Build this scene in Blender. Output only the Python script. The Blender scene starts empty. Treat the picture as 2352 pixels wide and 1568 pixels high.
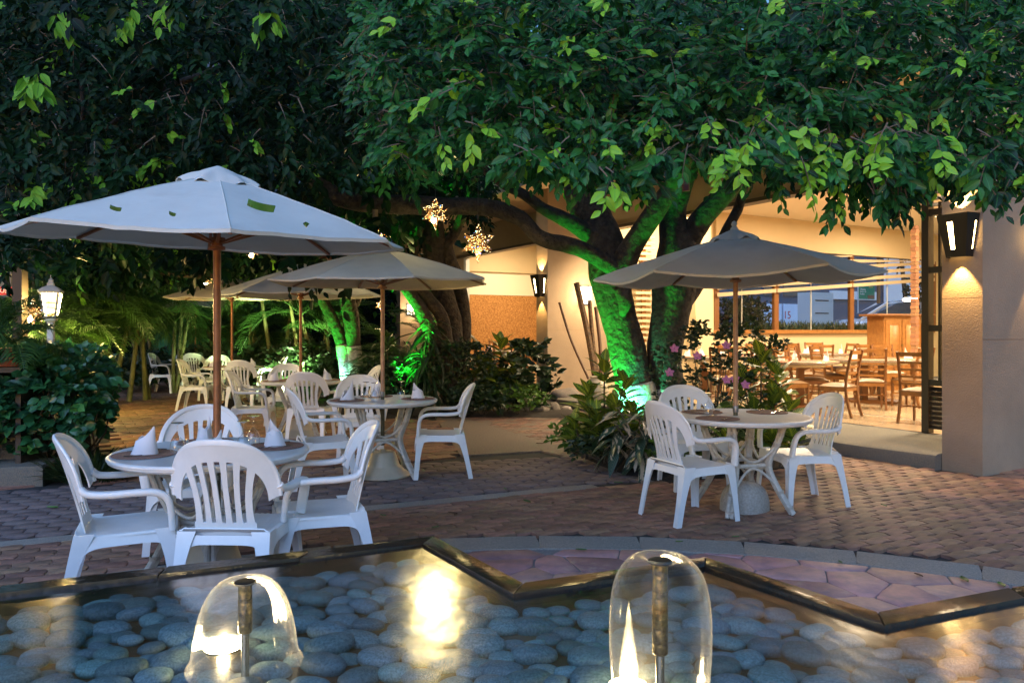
import bpy, bmesh, math, random
import numpy as np
from mathutils import Vector, Matrix, noise as mnoise

# ------------------------------------------------------------------ scene, camera, world, exposure
SC = bpy.context.scene
COL = SC.collection
H, F, CX, HZ = 1.44, 1750.0, 1176.0, 755.0      # eye height, focal length and horizon measured on the photograph
rad = math.radians

cam_data = bpy.data.cameras.new("camera")
cam = bpy.data.objects.new("camera", cam_data)
COL.objects.link(cam)
cam.location = (0, 0, H)
cam.rotation_euler = (rad(90), 0, 0)
cam_data.sensor_width = 36
cam_data.lens = 36 * F / 2352
cam_data.shift_y = -(784 - HZ) / 2352
cam_data.clip_start = 0.05
cam_data.clip_end = 400
SC.camera = cam

world = bpy.data.worlds.new("World")
SC.world = world
world.use_nodes = True
wn = world.node_tree
bg = wn.nodes["Background"]
sky = wn.nodes.new("ShaderNodeTexSky")
sky.sky_type = 'NISHITA'
sky.sun_disc = False
SUN_EL, SUN_AZ = 3.0, 200.0
sky.sun_elevation = rad(SUN_EL)
sky.sun_rotation = rad(SUN_AZ)
sky.altitude = 300
sky.ozone_density = 3.0
wn.links.new(sky.outputs[0], bg.inputs[0])
bg.inputs[1].default_value = 0.11

sun_d = bpy.data.lights.new("evening_glow", 'SUN')
sun_d.energy = 0.66
sun_d.angle = rad(70)
sun_d.color = (0.34, 0.53, 1.0)
sun = bpy.data.objects.new("evening_glow", sun_d)
COL.objects.link(sun)
# light comes from the open sky behind and left of the camera
sd = Vector((0.30, 0.80, -0.75)).normalized()
sun.rotation_euler = sd.to_track_quat('-Z', 'Y').to_euler()

SC.view_settings.view_transform = 'Standard'
SC.view_settings.look = 'None'
SC.view_settings.exposure = 2.2
SC.view_settings.gamma = 1.0
try:
    SC.view_settings.use_curve_mapping = False
except Exception:
    pass
SC.render.engine = 'CYCLES'
SC.cycles.use_denoising = True
try:
    SC.cycles.denoiser = 'OPENIMAGEDENOISE'
    SC.cycles.denoising_input_passes = 'RGB_ALBEDO_NORMAL'
    SC.cycles.denoising_prefilter = 'ACCURATE'
except Exception:
    pass
SC.cycles.max_bounces = 6
SC.cycles.diffuse_bounces = 3
SC.cycles.glossy_bounces = 3
SC.cycles.transmission_bounces = 4
SC.cycles.transparent_max_bounces = 24
SC.cycles.caustics_reflective = False
SC.cycles.caustics_refractive = False
SC.cycles.sample_clamp_indirect = 4.0
SC.cycles.use_light_tree = True
SC.cycles.adaptive_threshold = 0.02

# ------------------------------------------------------------------ measured coordinates
def P(x, y, z=0.0):
    """point on the horizontal plane z seen at photograph position x, y"""
    d = F * (H - z) / (y - HZ)
    return Vector(((x - CX) / F * d, d, z))

def W(x, y, d):
    """point at distance d seen at photograph position x, y"""
    return Vector(((x - CX) / F * d, d, H + (HZ - y) / F * d))

def proj(p):
    return CX + F * p[0] / p[1], HZ - F * (p[2] - H) / p[1]

C0 = P(2257, 1090)
AZ = rad(29)
FD = Vector((-math.sin(AZ), math.cos(AZ), 0))     # along the facade, away from the camera
ND = Vector((math.cos(AZ), math.sin(AZ), 0))      # into the building

def B(u, v, z):
    return Vector((C0.x, C0.y, 0)) + FD * u + ND * v + Vector((0, 0, z))

def u_at(x, v):
    """u on the plane v=const seen at column x"""
    k = (x - CX) / F
    ax, ay = C0.x + ND.x * v, C0.y + ND.y * v
    return (k * ay - ax) / (FD.x - k * FD.y)

def v_at(x, u):
    k = (x - CX) / F
    ax, ay = C0.x + FD.x * u, C0.y + FD.y * u
    return (k * ay - ax) / (ND.x - k * ND.y)

# ------------------------------------------------------------------ object helpers
KIDS = {}
def link(o, parent=None):
    COL.objects.link(o)
    if parent is not None:
        o.parent = parent
        KIDS.setdefault(parent.name, []).append(o)
    return o

def tag(o, label=None, cat=None, group=None, kind=None):
    if label: o['label'] = label
    if cat: o['category'] = cat
    if group: o['group'] = group
    if kind: o['kind'] = kind
    return o

def thing(name, label, cat, loc=(0, 0, 0), rz=0.0, group=None, kind=None):
    o = bpy.data.objects.new(name, None)
    o.empty_display_size = 0.05
    link(o)
    o.location = loc
    o.rotation_euler = (0, 0, rz)
    return tag(o, label, cat, group, kind)

def dup(root, loc=None, rz=None, label=None, group=None, parent=None, rot=None):
    r = root.copy()
    link(r, parent)
    if loc is not None: r.location = loc
    if rz is not None: r.rotation_euler = (0, 0, rz)
    if rot is not None: r.rotation_euler = rot
    if label: r['label'] = label
    if group: r['group'] = group
    for ch in KIDS.get(root.name, []):
        dup(ch, parent=r)
    return r

class MB:
    """collects polygons and links them as ONE mesh object"""
    def __init__(s):
        s.v, s.f, s.uv, s.fm = [], [], [], []
    def add(s, verts, faces, uvs=None, m=0, M=None):
        o = len(s.v)
        if M is not None:
            verts = [M @ Vector(p) for p in verts]
        s.v.extend([tuple(p) for p in verts])
        for f in faces:
            s.f.append(tuple(i + o for i in f))
            s.fm.append(m)
        if uvs is not None:
            s.uv.extend(uvs)
        return s
    def box(s, c, size, rz=0.0, M=None, m=0, bev=0.0):
        sx, sy, sz = size[0] / 2, size[1] / 2, size[2] / 2
        T = Matrix.Translation(Vector(c)) @ Matrix.Rotation(rz, 4, 'Z')
        if M is not None: T = M @ T
        if bev <= 0:
            vs = [(x, y, z) for z in (-sz, sz) for x, y in ((-sx, -sy), (sx, -sy), (sx, sy), (-sx, sy))]
            s.add(vs, [(0, 3, 2, 1), (4, 5, 6, 7), (0, 1, 5, 4), (1, 2, 6, 5), (2, 3, 7, 6), (3, 0, 4, 7)], m=m, M=T)
        else:
            b = min(bev, sx * .9, sy * .9, sz * .9)
            ring = lambda a, c_, z: [(-a, -c_ , z), (a, -c_, z), (a, c_, z), (-a, c_, z)]
            def oct_(x, y, z):
                return [(-x + b, -y, z), (x - b, -y, z), (x, -y + b, z), (x, y - b, z), (x - b, y, z), (-x + b, y, z), (-x, y - b, z), (-x, -y + b, z)]
            r0 = oct_(sx - b * .6, sy - b * .6, -sz); r1 = oct_(sx, sy, -sz + b); r2 = oct_(sx, sy, sz - b); r3 = oct_(sx - b * .6, sy - b * .6, sz)
            vs = r0 + r1 + r2 + r3
            fs = [tuple(range(7, -1, -1)), tuple(range(24, 32))]
            for k in range(3):
                for i in range(8):
                    j = (i + 1) % 8
                    fs.append((k * 8 + i, k * 8 + j, k * 8 + 8 + j, k * 8 + 8 + i))
            s.add(vs, fs, m=m, M=T)
        return s
    def ubox(s, u0, u1, v0, v1, z0, z1, m=0):
        """box in building coordinates"""
        vs = [B(u, v, z) for z in (z0, z1) for u, v in ((u0, v0), (u1, v0), (u1, v1), (u0, v1))]
        s.add(vs, [(0, 1, 2, 3), (7, 6, 5, 4), (4, 5, 1, 0), (5, 6, 2, 1), (6, 7, 3, 2), (7, 4, 0, 3)], m=m)
        return s
    def prism(s, poly, z0, z1, bev=0.0, drop=0.0, m=0):
        n = len(poly)
        if bev <= 0:
            vs = [(p[0], p[1], z0) for p in poly] + [(p[0], p[1], z1) for p in poly]
            fs = [tuple(range(n - 1, -1, -1)), tuple(range(n, 2 * n))]
            fs += [(i, (i + 1) % n, n + (i + 1) % n, n + i) for i in range(n)]
        else:
            c = Vector((sum(p[0] for p in poly) / n, sum(p[1] for p in poly) / n))
            inner = []
            for p in poly:
                d = Vector((p[0], p[1])) - c
                L = max(d.length, 1e-6)
                q = c + d * max(0.3, (L - bev) / L)
                inner.append(q)
            vs = [(p[0], p[1], z0) for p in poly] + [(p[0], p[1], z1 - drop) for p in poly] + [(q[0], q[1], z1) for q in inner]
            fs = [tuple(range(2 * n, 3 * n))]
            for k in range(2):
                fs += [(k * n + i, k * n + (i + 1) % n, k * n + n + (i + 1) % n, k * n + n + i) for i in range(n)]
        s.add(vs, fs, m=m)
        return s
    def lathe(s, prof, n=24, c=(0, 0, 0), M=None, m=0, cap=False):
        T = Matrix.Translation(Vector(c))
        if M is not None: T = M @ T
        vs, fs, idx = [], [], []
        for r, z in prof:
            if r < 1e-5:
                idx.append([len(vs)] * n); vs.append((0, 0, z))
            else:
                idx.append(list(range(len(vs), len(vs) + n)))
                vs += [(r * math.cos(2 * math.pi * i / n), r * math.sin(2 * math.pi * i / n), z) for i in range(n)]
        for k in range(len(prof) - 1):
            a, b = idx[k], idx[k + 1]
            for i in range(n):
                j = (i + 1) % n
                q = [a[i], a[j], b[j], b[i]]
                u = []
                for t in q:
                    if t not in u: u.append(t)
                if len(u) > 2: fs.append(tuple(u))
        s.add(vs, fs, m=m, M=T)
        return s
    def tube(s, pts, r, n=8, M=None, m=0, caps=True, sq=None, up=None, twist=0.0):
        """sweep a circle (or a rounded w x h section sq) along pts"""
        pts = [Vector(p) for p in pts]
        N = len(pts)
        rs = [r] * N if isinstance(r, (int, float)) else list(r)
        tang = []
        for i in range(N):
            t = pts[min(i + 1, N - 1)] - pts[max(i - 1, 0)]
            tang.append(t.normalized() if t.length > 1e-9 else Vector((0, 0, 1)))
        a = Vector(up) if up is not None else (Vector((0, 0, 1)) if abs(tang[0].z) < .9 else Vector((1, 0, 0)))
        vs, fs = [], []
        nx = (a - tang[0] * a.dot(tang[0])).normalized()
        for i in range(N):
            t = tang[i]
            if up is not None:
                a = Vector(up)
                q = a - t * a.dot(t)
                if q.length > 1e-4: nx = q.normalized()
            else:
                nx = (nx - t * nx.dot(t)).normalized()
            by = t.cross(nx)
            for k in range(n):
                an = 2 * math.pi * k / n + twist
                c_, s_ = math.cos(an), math.sin(an)
                if sq:
                    e = sq[2] if len(sq) > 2 else .5
                    px = math.copysign(abs(c_) ** e, c_) * sq[0] / 2 * rs[i]
                    py = math.copysign(abs(s_) ** e, s_) * sq[1] / 2 * rs[i]
                else:
                    px, py = c_ * rs[i], s_ * rs[i]
                vs.append(pts[i] + nx * px + by * py)
        for i in range(N - 1):
            for k in range(n):
                j = (k + 1) % n
                fs.append((i * n + k, i * n + j, (i + 1) * n + j, (i + 1) * n + k))
        if caps:
            fs.append(tuple(range(n - 1, -1, -1)))
            fs.append(tuple(range((N - 1) * n, N * n)))
        s.add(vs, fs, m=m, M=M)
        return s
    def grid(s, fn, nu, nv, th=0.0, M=None, m=0, uv=False):
        """surface fn(u,v); with th a closed shell"""
        pts = [[Vector(fn(i / nu, j / nv)) for j in range(nv + 1)] for i in range(nu + 1)]
        def idx(i, j): return i * (nv + 1) + j
        vs = [p for row in pts for p in row]
        fs = [(idx(i, j), idx(i + 1, j), idx(i + 1, j + 1), idx(i, j + 1)) for i in range(nu) for j in range(nv)]
        uvs = [(i / nu, j / nv) for i in range(nu + 1) for j in range(nv + 1)] if uv else None
        if th:
            back = []
            for i in range(nu + 1):
                for j in range(nv + 1):
                    du = pts[min(i + 1, nu)][j] - pts[max(i - 1, 0)][j]
                    dv = pts[i][min(j + 1, nv)] - pts[i][max(j - 1, 0)]
                    nn = du.cross(dv)
                    nn = nn.normalized() if nn.length > 1e-12 else Vector((0, 0, 1))
                    back.append(pts[i][j] - nn * th)
            o = len(vs)
            vs = vs + back
            fs += [(o + idx(i, j + 1), o + idx(i + 1, j + 1), o + idx(i + 1, j), o + idx(i, j)) for i in range(nu) for j in range(nv)]
            for i in range(nu):
                fs.append((idx(i + 1, 0), idx(i, 0), o + idx(i, 0), o + idx(i + 1, 0)))
                fs.append((idx(i, nv), idx(i + 1, nv), o + idx(i + 1, nv), o + idx(i, nv)))
            for j in range(nv):
                fs.append((idx(0, j), idx(0, j + 1), o + idx(0, j + 1), o + idx(0, j)))
                fs.append((idx(nu, j + 1), idx(nu, j), o + idx(nu, j), o + idx(nu, j + 1)))
            if uvs: uvs = uvs + uvs
        s.add(vs, fs, uvs, m=m, M=M)
        return s
    def mesh(s, name, mats, smooth=True, angle=38):
        me = bpy.data.meshes.new(name)
        me.from_pydata(s.v, [], s.f)
        mats = mats if isinstance(mats, (list, tuple)) else [mats]
        for mm in mats: me.materials.append(mm)
        if len(mats) > 1:
            me.polygons.foreach_set('material_index', s.fm)
        if s.uv and len(s.uv) == len(s.v):
            ul = me.uv_layers.new(name='UVMap')
            li = np.empty(len(me.loops), dtype=np.int32)
            me.loops.foreach_get('vertex_index', li)
            ul.data.foreach_set('uv', np.array(s.uv, dtype=np.float32)[li].ravel())
        if smooth:
            me.polygons.foreach_set('use_smooth', [True] * len(me.polygons))
            me.update()
            me.set_sharp_from_angle(angle=rad(angle))
        me.update()
        return me
    def build(s, name, mats, parent=None, smooth=True, kind=None, angle=38):
        o = bpy.data.objects.new(name, s.mesh(name, mats, smooth, angle))
        link(o, parent)
        if kind: o['kind'] = kind
        return o

def inst(name, me, parent, M):
    o = bpy.data.objects.new(name, me)
    link(o, parent)
    o.matrix_local = M
    return o

def spline(pts, n=6):
    """Catmull-Rom through tuples of any length"""
    A = [np.array(p, float) for p in pts]
    out = []
    for i in range(len(A) - 1):
        p0, p1, p2, p3 = A[max(i - 1, 0)], A[i], A[i + 1], A[min(i + 2, len(A) - 1)]
        for k in range(n):
            t = k / n
            out.append(0.5 * ((2 * p1) + (-p0 + p2) * t + (2 * p0 - 5 * p1 + 4 * p2 - p3) * t * t + (-p0 + 3 * p1 - 3 * p2 + p3) * t ** 3))
    out.append(A[-1])
    return out

# ------------------------------------------------------------------ materials
def mat(name, col, rough=.5, metal=0., spec=.5, bump=0., bscale=40., var=0., vscale=6., col2=None, coord='Object',
        trans=0., bdist=.01, emit=None, estr=0., rnd=0., bdetail=3., speck=None, sscale=5., slo=.62, shi=.72, coat=0.):
    m = bpy.data.materials.new(name)
    m.use_nodes = True
    nt = m.node_tree
    L = nt.links.new
    b = nt.nodes['Principled BSDF']
    b.inputs['Base Color'].default_value = (*col, 1)
    b.inputs['Roughness'].default_value = rough
    b.inputs['Metallic'].default_value = metal
    b.inputs['Specular IOR Level'].default_value = spec
    if coat: b.inputs['Coat Weight'].default_value = coat
    if emit:
        b.inputs['Emission Color'].default_value = (*emit, 1)
        b.inputs['Emission Strength'].default_value = estr
    tc = nt.nodes.new('ShaderNodeTexCoord')
    src = None
    if var > 0 or col2:
        n = nt.nodes.new('ShaderNodeTexNoise')
        n.inputs['Scale'].default_value = vscale
        n.inputs['Detail'].default_value = 6
        n.inputs['Roughness'].default_value = .65
        L(tc.outputs[coord], n.inputs['Vector'])
        r = nt.nodes.new('ShaderNodeValToRGB')
        r.color_ramp.elements[0].position = .35
        r.color_ramp.elements[1].position = .65
        c2 = col2 if col2 else tuple(c * (1 - var) for c in col)
        r.color_ramp.elements[0].color = (*c2, 1)
        r.color_ramp.elements[1].color = (*col, 1)
        L(n.outputs['Fac'], r.inputs['Fac'])
        src = r.outputs['Color']
    if rnd > 0:
        oi = nt.nodes.new('ShaderNodeObjectInfo')
        ge = nt.nodes.new('ShaderNodeNewGeometry')
        ad = nt.nodes.new('ShaderNodeMath'); ad.operation = 'ADD'
        fr = nt.nodes.new('ShaderNodeMath'); fr.operation = 'FRACT'
        L(oi.outputs['Random'], ad.inputs[0]); L(ge.outputs['Random Per Island'], ad.inputs[1]); L(ad.outputs[0], fr.inputs[0])
        mr = nt.nodes.new('ShaderNodeMapRange')
        mr.inputs['To Min'].default_value = 1 - rnd; mr.inputs['To Max'].default_value = 1 + rnd
        L(fr.outputs[0], mr.inputs['Value'])
        hs = nt.nodes.new('ShaderNodeHueSaturation')
        L(mr.outputs[0], hs.inputs['Value'])
        mr2 = nt.nodes.new('ShaderNodeMapRange')
        mr2.inputs['To Min'].default_value = .5 - rnd * .05; mr2.inputs['To Max'].default_value = .5 + rnd * .05
        ml = nt.nodes.new('ShaderNodeMath'); ml.operation = 'MULTIPLY'; ml.inputs[1].default_value = 7.31
        f2 = nt.nodes.new('ShaderNodeMath'); f2.operation = 'FRACT'
        L(fr.outputs[0], ml.inputs[0]); L(ml.outputs[0], f2.inputs[0]); L(f2.outputs[0], mr2.inputs['Value'])
        L(mr2.outputs[0], hs.inputs['Hue'])
        if src: L(src, hs.inputs['Color'])
        else: hs.inputs['Color'].default_value = (*col, 1)
        src = hs.outputs['Color']
    if speck:
        n3 = nt.nodes.new('ShaderNodeTexNoise'); n3.inputs['Scale'].default_value = sscale; n3.inputs['Detail'].default_value = 9; n3.inputs['Roughness'].default_value = .7
        L(nt.nodes.new('ShaderNodeNewGeometry').outputs['Position'], n3.inputs['Vector'])
        r3 = nt.nodes.new('ShaderNodeMapRange'); r3.inputs['From Min'].default_value = slo; r3.inputs['From Max'].default_value = shi; r3.inputs['To Max'].default_value = .75
        L(n3.outputs['Fac'], r3.inputs['Value'])
        m3 = nt.nodes.new('ShaderNodeMixRGB'); m3.inputs[2].default_value = (*speck, 1)
        L(r3.outputs[0], m3.inputs[0])
        if src: L(src, m3.inputs[1])
        else: m3.inputs[1].default_value = (*col, 1)
        src = m3.outputs[0]
    if src: L(src, b.inputs['Base Color'])
    if bump > 0:
        n2 = nt.nodes.new('ShaderNodeTexNoise')
        n2.inputs['Scale'].default_value = bscale
        n2.inputs['Detail'].default_value = bdetail
        L(tc.outputs[coord], n2.inputs['Vector'])
        bp = nt.nodes.new('ShaderNodeBump')
        bp.inputs['Strength'].default_value = bump
        bp.inputs['Distance'].default_value = bdist
        L(n2.outputs['Fac'], bp.inputs['Height'])
        L(bp.outputs[0], b.inputs['Normal'])
    if trans > 0:
        t = nt.nodes.new('ShaderNodeBsdfTranslucent')
        if src: L(src, t.inputs['Color'])
        else: t.inputs['Color'].default_value = (*col, 1)
        mx = nt.nodes.new('ShaderNodeMixShader')
        mx.inputs[0].default_value = trans
        out = nt.nodes['Material Output']
        L(b.outputs[0], mx.inputs[1]); L(t.outputs[0], mx.inputs[2]); L(mx.outputs[0], out.inputs['Surface'])
    return m

def clear_mat(name, tint=(1, 1, 1), rough=.02, ior=1.45, bump=0., bscale=20., boost=1.0, stretch=(1, 1, 1), gloss=(1, 1, 1), power=5.0):
    """thin pane or water surface: transparent, with a Fresnel share of mirror"""
    m = bpy.data.materials.new(name)
    m.use_nodes = True
    nt = m.node_tree; L = nt.links.new
    nt.nodes.remove(nt.nodes['Principled BSDF'])
    out = nt.nodes['Material Output']
    tr = nt.nodes.new('ShaderNodeBsdfTransparent'); tr.inputs['Color'].default_value = (*tint, 1)
    gl = nt.nodes.new('ShaderNodeBsdfGlossy'); gl.inputs['Roughness'].default_value = rough
    gl.inputs['Color'].default_value = (*gloss, 1)
    fr = nt.nodes.new('ShaderNodeLayerWeight'); fr.inputs['Blend'].default_value = .5
    pw = nt.nodes.new('ShaderNodeMath'); pw.operation = 'POWER'; pw.inputs[1].default_value = power
    L(fr.outputs['Facing'], pw.inputs[0])
    r0 = ((ior - 1) / (ior + 1)) ** 2
    ma = nt.nodes.new('ShaderNodeMath'); ma.operation = 'MULTIPLY_ADD'; ma.inputs[1].default_value = 1 - r0; ma.inputs[2].default_value = r0
    L(pw.outputs[0], ma.inputs[0])
    ml = nt.nodes.new('ShaderNodeMath'); ml.operation = 'MULTIPLY'; ml.inputs[1].default_value = boost; ml.use_clamp = True
    L(ma.outputs[0], ml.inputs[0])
    mx = nt.nodes.new('ShaderNodeMixShader')
    L(ml.outputs[0], mx.inputs[0]); L(tr.outputs[0], mx.inputs[1]); L(gl.outputs[0], mx.inputs[2]); L(mx.outputs[0], out.inputs['Surface'])
    if bump:
        tc = nt.nodes.new('ShaderNodeTexCoord')
        mp = nt.nodes.new('ShaderNodeMapping'); mp.inputs['Scale'].default_value = stretch
        n = nt.nodes.new('ShaderNodeTexNoise'); n.inputs['Scale'].default_value = bscale; n.inputs['Detail'].default_value = 2
        L(tc.outputs['Object'], mp.inputs[0]); L(mp.outputs[0], n.inputs['Vector'])
        bp = nt.nodes.new('ShaderNodeBump'); bp.inputs['Strength'].default_value = bump; bp.inputs['Distance'].default_value = .01
        L(n.outputs['Fac'], bp.inputs['Height']); L(bp.outputs[0], gl.inputs['Normal']); L(bp.outputs[0], fr.inputs['Normal'])
    return m

def emis(name, col, s):
    m = bpy.data.materials.new(name); m.use_nodes = True
    nt = m.node_tree
    nt.nodes.remove(nt.nodes['Principled BSDF'])
    e = nt.nodes.new('ShaderNodeEmission'); e.inputs[0].default_value = (*col, 1); e.inputs[1].default_value = s
    nt.links.new(e.outputs[0], nt.nodes['Material Output'].inputs['Surface'])
    return m

def leaf_mat(name, dark, mid, lime, p_lime=.93, rough=.35, trans=.22, spec=.5):
    """leaf colour from the per-leaf 'tint' stored on the mesh or, for single leaves, from the object"""
    m = bpy.data.materials.new(name); m.use_nodes = True
    nt = m.node_tree; L = nt.links.new
    b = nt.nodes['Principled BSDF']
    b.inputs['Roughness'].default_value = rough
    b.inputs['Specular IOR Level'].default_value = spec
    at = nt.nodes.new('ShaderNodeAttribute'); at.attribute_name = 'tint'; at.attribute_type = 'GEOMETRY'
    a2 = nt.nodes.new('ShaderNodeAttribute'); a2.attribute_name = 'tint'; a2.attribute_type = 'OBJECT'
    ad = nt.nodes.new('ShaderNodeMath'); ad.operation = 'ADD'
    L(at.outputs['Fac'], ad.inputs[0]); L(a2.outputs['Fac'], ad.inputs[1])
    r = nt.nodes.new('ShaderNodeValToRGB')
    e = r.color_ramp.elements
    e[0].position = 0; e[0].color = (*dark, 1)
    e[1].position = p_lime; e[1].color = (*mid, 1)
    k = e.new(min(p_lime + .02, .99)); k.color = (*lime, 1)
    L(ad.outputs[0], r.inputs['Fac'])
    uv = nt.nodes.new('ShaderNodeUVMap')
    sp = nt.nodes.new('ShaderNodeSeparateXYZ'); L(uv.outputs[0], sp.inputs[0])
    s1 = nt.nodes.new('ShaderNodeMath'); s1.operation = 'SUBTRACT'; s1.inputs[1].default_value = .5; L(sp.outputs[0], s1.inputs[0])
    s2 = nt.nodes.new('ShaderNodeMath'); s2.operation = 'ABSOLUTE'; L(s1.outputs[0], s2.inputs[0])
    s3 = nt.nodes.new('ShaderNodeMath'); s3.operation = 'LESS_THAN'; s3.inputs[1].default_value = .035; L(s2.outputs[0], s3.inputs[0])
    s4 = nt.nodes.new('ShaderNodeMath'); s4.operation = 'MULTIPLY'; s4.inputs[1].default_value = .5; L(s3.outputs[0], s4.inputs[0])
    mx = nt.nodes.new('ShaderNodeMixRGB'); mx.inputs[2].default_value = (*[min(1, c * 1.6 + .01) for c in mid], 1)
    L(s4.outputs[0], mx.inputs[0]); L(r.outputs[0], mx.inputs[1])
    L(mx.outputs[0], b.inputs['Base Color'])
    t = nt.nodes.new('ShaderNodeBsdfTranslucent'); L(mx.outputs[0], t.inputs['Color'])
    ms = nt.nodes.new('ShaderNodeMixShader'); ms.inputs[0].default_value = trans
    L(b.outputs[0], ms.inputs[1]); L(t.outputs[0], ms.inputs[2]); L(ms.outputs[0], nt.nodes['Material Output'].inputs['Surface'])
    return m

def vein_mat(name, base, vein, nveins=9, slope=1.6, width=.30, mid=.07, rough=.35, fade=.25, mode='croton'):
    m = bpy.data.materials.new(name); m.use_nodes = True
    nt = m.node_tree; L = nt.links.new
    b = nt.nodes['Principled BSDF']; b.inputs['Roughness'].default_value = rough
    def math_(op, a, c=None, clamp=False):
        n = nt.nodes.new('ShaderNodeMath'); n.operation = op; n.use_clamp = clamp
        if hasattr(a, 'links'): L(a, n.inputs[0])
        else: n.inputs[0].default_value = a
        if c is not None:
            if hasattr(c, 'links'): L(c, n.inputs[1])
            else: n.inputs[1].default_value = c
        return n.outputs[0]
    uv = nt.nodes.new('ShaderNodeUVMap')
    sp = nt.nodes.new('ShaderNodeSeparateXYZ'); L(uv.outputs[0], sp.inputs[0])
    ax = math_('ABSOLUTE', math_('SUBTRACT', sp.outputs[0], .5))
    g = math_('FRACT', math_('SUBTRACT', math_('MULTIPLY', sp.outputs[1], float(nveins)), math_('MULTIPLY', ax, slope * 2)))
    side = math_('LESS_THAN', g, width)
    midm = math_('LESS_THAN', ax, mid)
    both = math_('MAXIMUM', side, midm)
    oi = nt.nodes.new('ShaderNodeObjectInfo')
    if mode == 'croton':
        k = math_('MULTIPLY', both, math_('ADD', math_('MULTIPLY', oi.outputs['Random'], .55), .4), True)
    else:
        # cream half leaf with dark herringbone
        nz = nt.nodes.new('ShaderNodeTexNoise'); nz.inputs['Scale'].default_value = 3.0
        L(uv.outputs[0], nz.inputs['Vector'])
        cr = math_('GREATER_THAN', math_('ADD', nz.outputs['Fac'], math_('MULTIPLY', oi.outputs['Random'], .25)), .66)
        k = math_('MAXIMUM', math_('MULTIPLY', side, .22), cr)
    mx = nt.nodes.new('ShaderNodeMixRGB'); mx.inputs[1].default_value = (*base, 1); mx.inputs[2].default_value = (*vein, 1)
    L(k, mx.inputs[0]); L(mx.outputs[0], b.inputs['Base Color'])
    t = nt.nodes.new('ShaderNodeBsdfTranslucent'); L(mx.outputs[0], t.inputs['Color'])
    ms = nt.nodes.new('ShaderNodeMixShader'); ms.inputs[0].default_value = .15
    L(b.outputs[0], ms.inputs[1]); L(t.outputs[0], ms.inputs[2]); L(ms.outputs[0], nt.nodes['Material Output'].inputs['Surface'])
    return m

M = {}
M['plastic'] = mat('white_plastic', (.79, .80, .79), .32, spec=.5, var=.08, vscale=7, speck=(.50, .47, .40), sscale=9, slo=.66, shi=.85, bump=.03, bscale=160)
M['tabletop'] = mat('enamel_top', (.80, .80, .77), .34, var=.08, vscale=20, coat=.15)
M['rattan'] = mat('whitewashed_rattan', (.62, .58, .50), .45, var=.25, vscale=30, bump=.2, bscale=90)
M['binding'] = mat('rattan_binding', (.50, .44, .36), .6, bump=.5, bscale=200)
M['cloth'] = mat('canopy_cloth', (.66, .69, .65), .9, var=.10, vscale=3, speck=(.50, .48, .42), sscale=3, slo=.55, shi=.85, bump=.10, bscale=420, trans=.18)
M['cloth_cream'] = mat('canopy_cream_cloth', (.66, .61, .47), .9, var=.12, vscale=5, bump=.10, bscale=420, trans=.18)
M['wood'] = mat('varnished_wood', (.33, .12, .04), .35, col2=(.20, .07, .025), vscale=14, bump=.1, bscale=60)
M['pale_wood'] = mat('pale_pole_wood', (.42, .24, .13), .45, col2=(.30, .16, .09), vscale=14)
M['dark_metal'] = mat('dark_metal', (.03, .028, .025), .5, metal=.4)
M['grey_metal'] = mat('grey_metal', (.25, .24, .23), .4, metal=.8)
M['bronze_pole'] = mat('mottled_sleeve', (.10, .085, .04), .4, col2=(.03, .04, .02), vscale=35)
M['cream_plaster'] = mat('cream_base', (.60, .52, .38), .4, var=.15, vscale=8)
M['stone_base'] = mat('speckled_stone', (.46, .42, .36), .7, var=.3, vscale=60, bump=.3, bscale=80)
M['napkin'] = mat('white_linen', (.72, .71, .73), .85, bump=.15, bscale=300)
M['mat_weave'] = mat('woven_mat', (.36, .20, .14), .85, col2=(.22, .11, .08), vscale=120, bump=.6, bscale=180)
M['steel'] = mat('cutlery_steel', (.5, .5, .5), .2, metal=1)
M['glass'] = clear_mat('drinking_glass', (.95, .96, .96), .02, 1.5, boost=2.2)
M['pane'] = clear_mat('window_pane', (.93, .96, .97), .01, 1.5, boost=.4)
M['bark'] = mat('smooth_bark', (.055, .048, .038), .9, col2=(.016, .014, .011), vscale=13, bdist=.05, bump=1.0, bscale=16, bdetail=8)
M['bark_pale'] = mat('pale_bark', (.075, .056, .036), .9, col2=(.022, .017, .012), vscale=12, bdist=.05, bump=1.0, bscale=16, bdetail=8)
M['whitewash'] = mat('whitewashed_bark', (.62, .62, .58), .85, col2=(.36, .35, .31), vscale=16, bdist=.04, bump=.9, bscale=22, bdetail=8)
M['twig'] = mat('twig_bark', (.10, .075, .05), .8)
M['wall'] = mat('textured_plaster', (.37, .265, .175), .85, var=.20, vscale=1.3, speck=(.24, .19, .14), sscale=1.6, slo=.60, shi=.80, bump=.45, bscale=75)
M['wall_in'] = mat('painted_wall', (.62, .49, .30), .8, var=.04, vscale=2)
M['ceiling'] = mat('ceiling_paint', (.78, .70, .55), .8)
M['cork'] = mat('cork_board', (.58, .29, .09), .9, col2=(.26, .11, .03), vscale=24, bump=.2, bscale=80)
M['fascia'] = mat('fascia_paint', (.34, .28, .19), .8, var=.08)
M['frame_metal'] = mat('bronze_frame', (.09, .075, .055), .45, metal=.3)
M['oak'] = mat('honey_oak', (.38, .17, .045), .38, col2=(.26, .11, .028), vscale=12, bump=.06, bscale=50)
M['oak_dark'] = mat('brown_oak', (.20, .085, .027), .4, col2=(.18, .07, .02), vscale=12)
M['seat_pad'] = mat('tan_vinyl', (.20, .11, .05), .45)
M['granite'] = mat('granite_top', (.42, .33, .25), .2, col2=(.10, .08, .06), vscale=90)
M['orange_mat'] = mat('orange_mat', (.60, .17, .08), .8)
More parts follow.
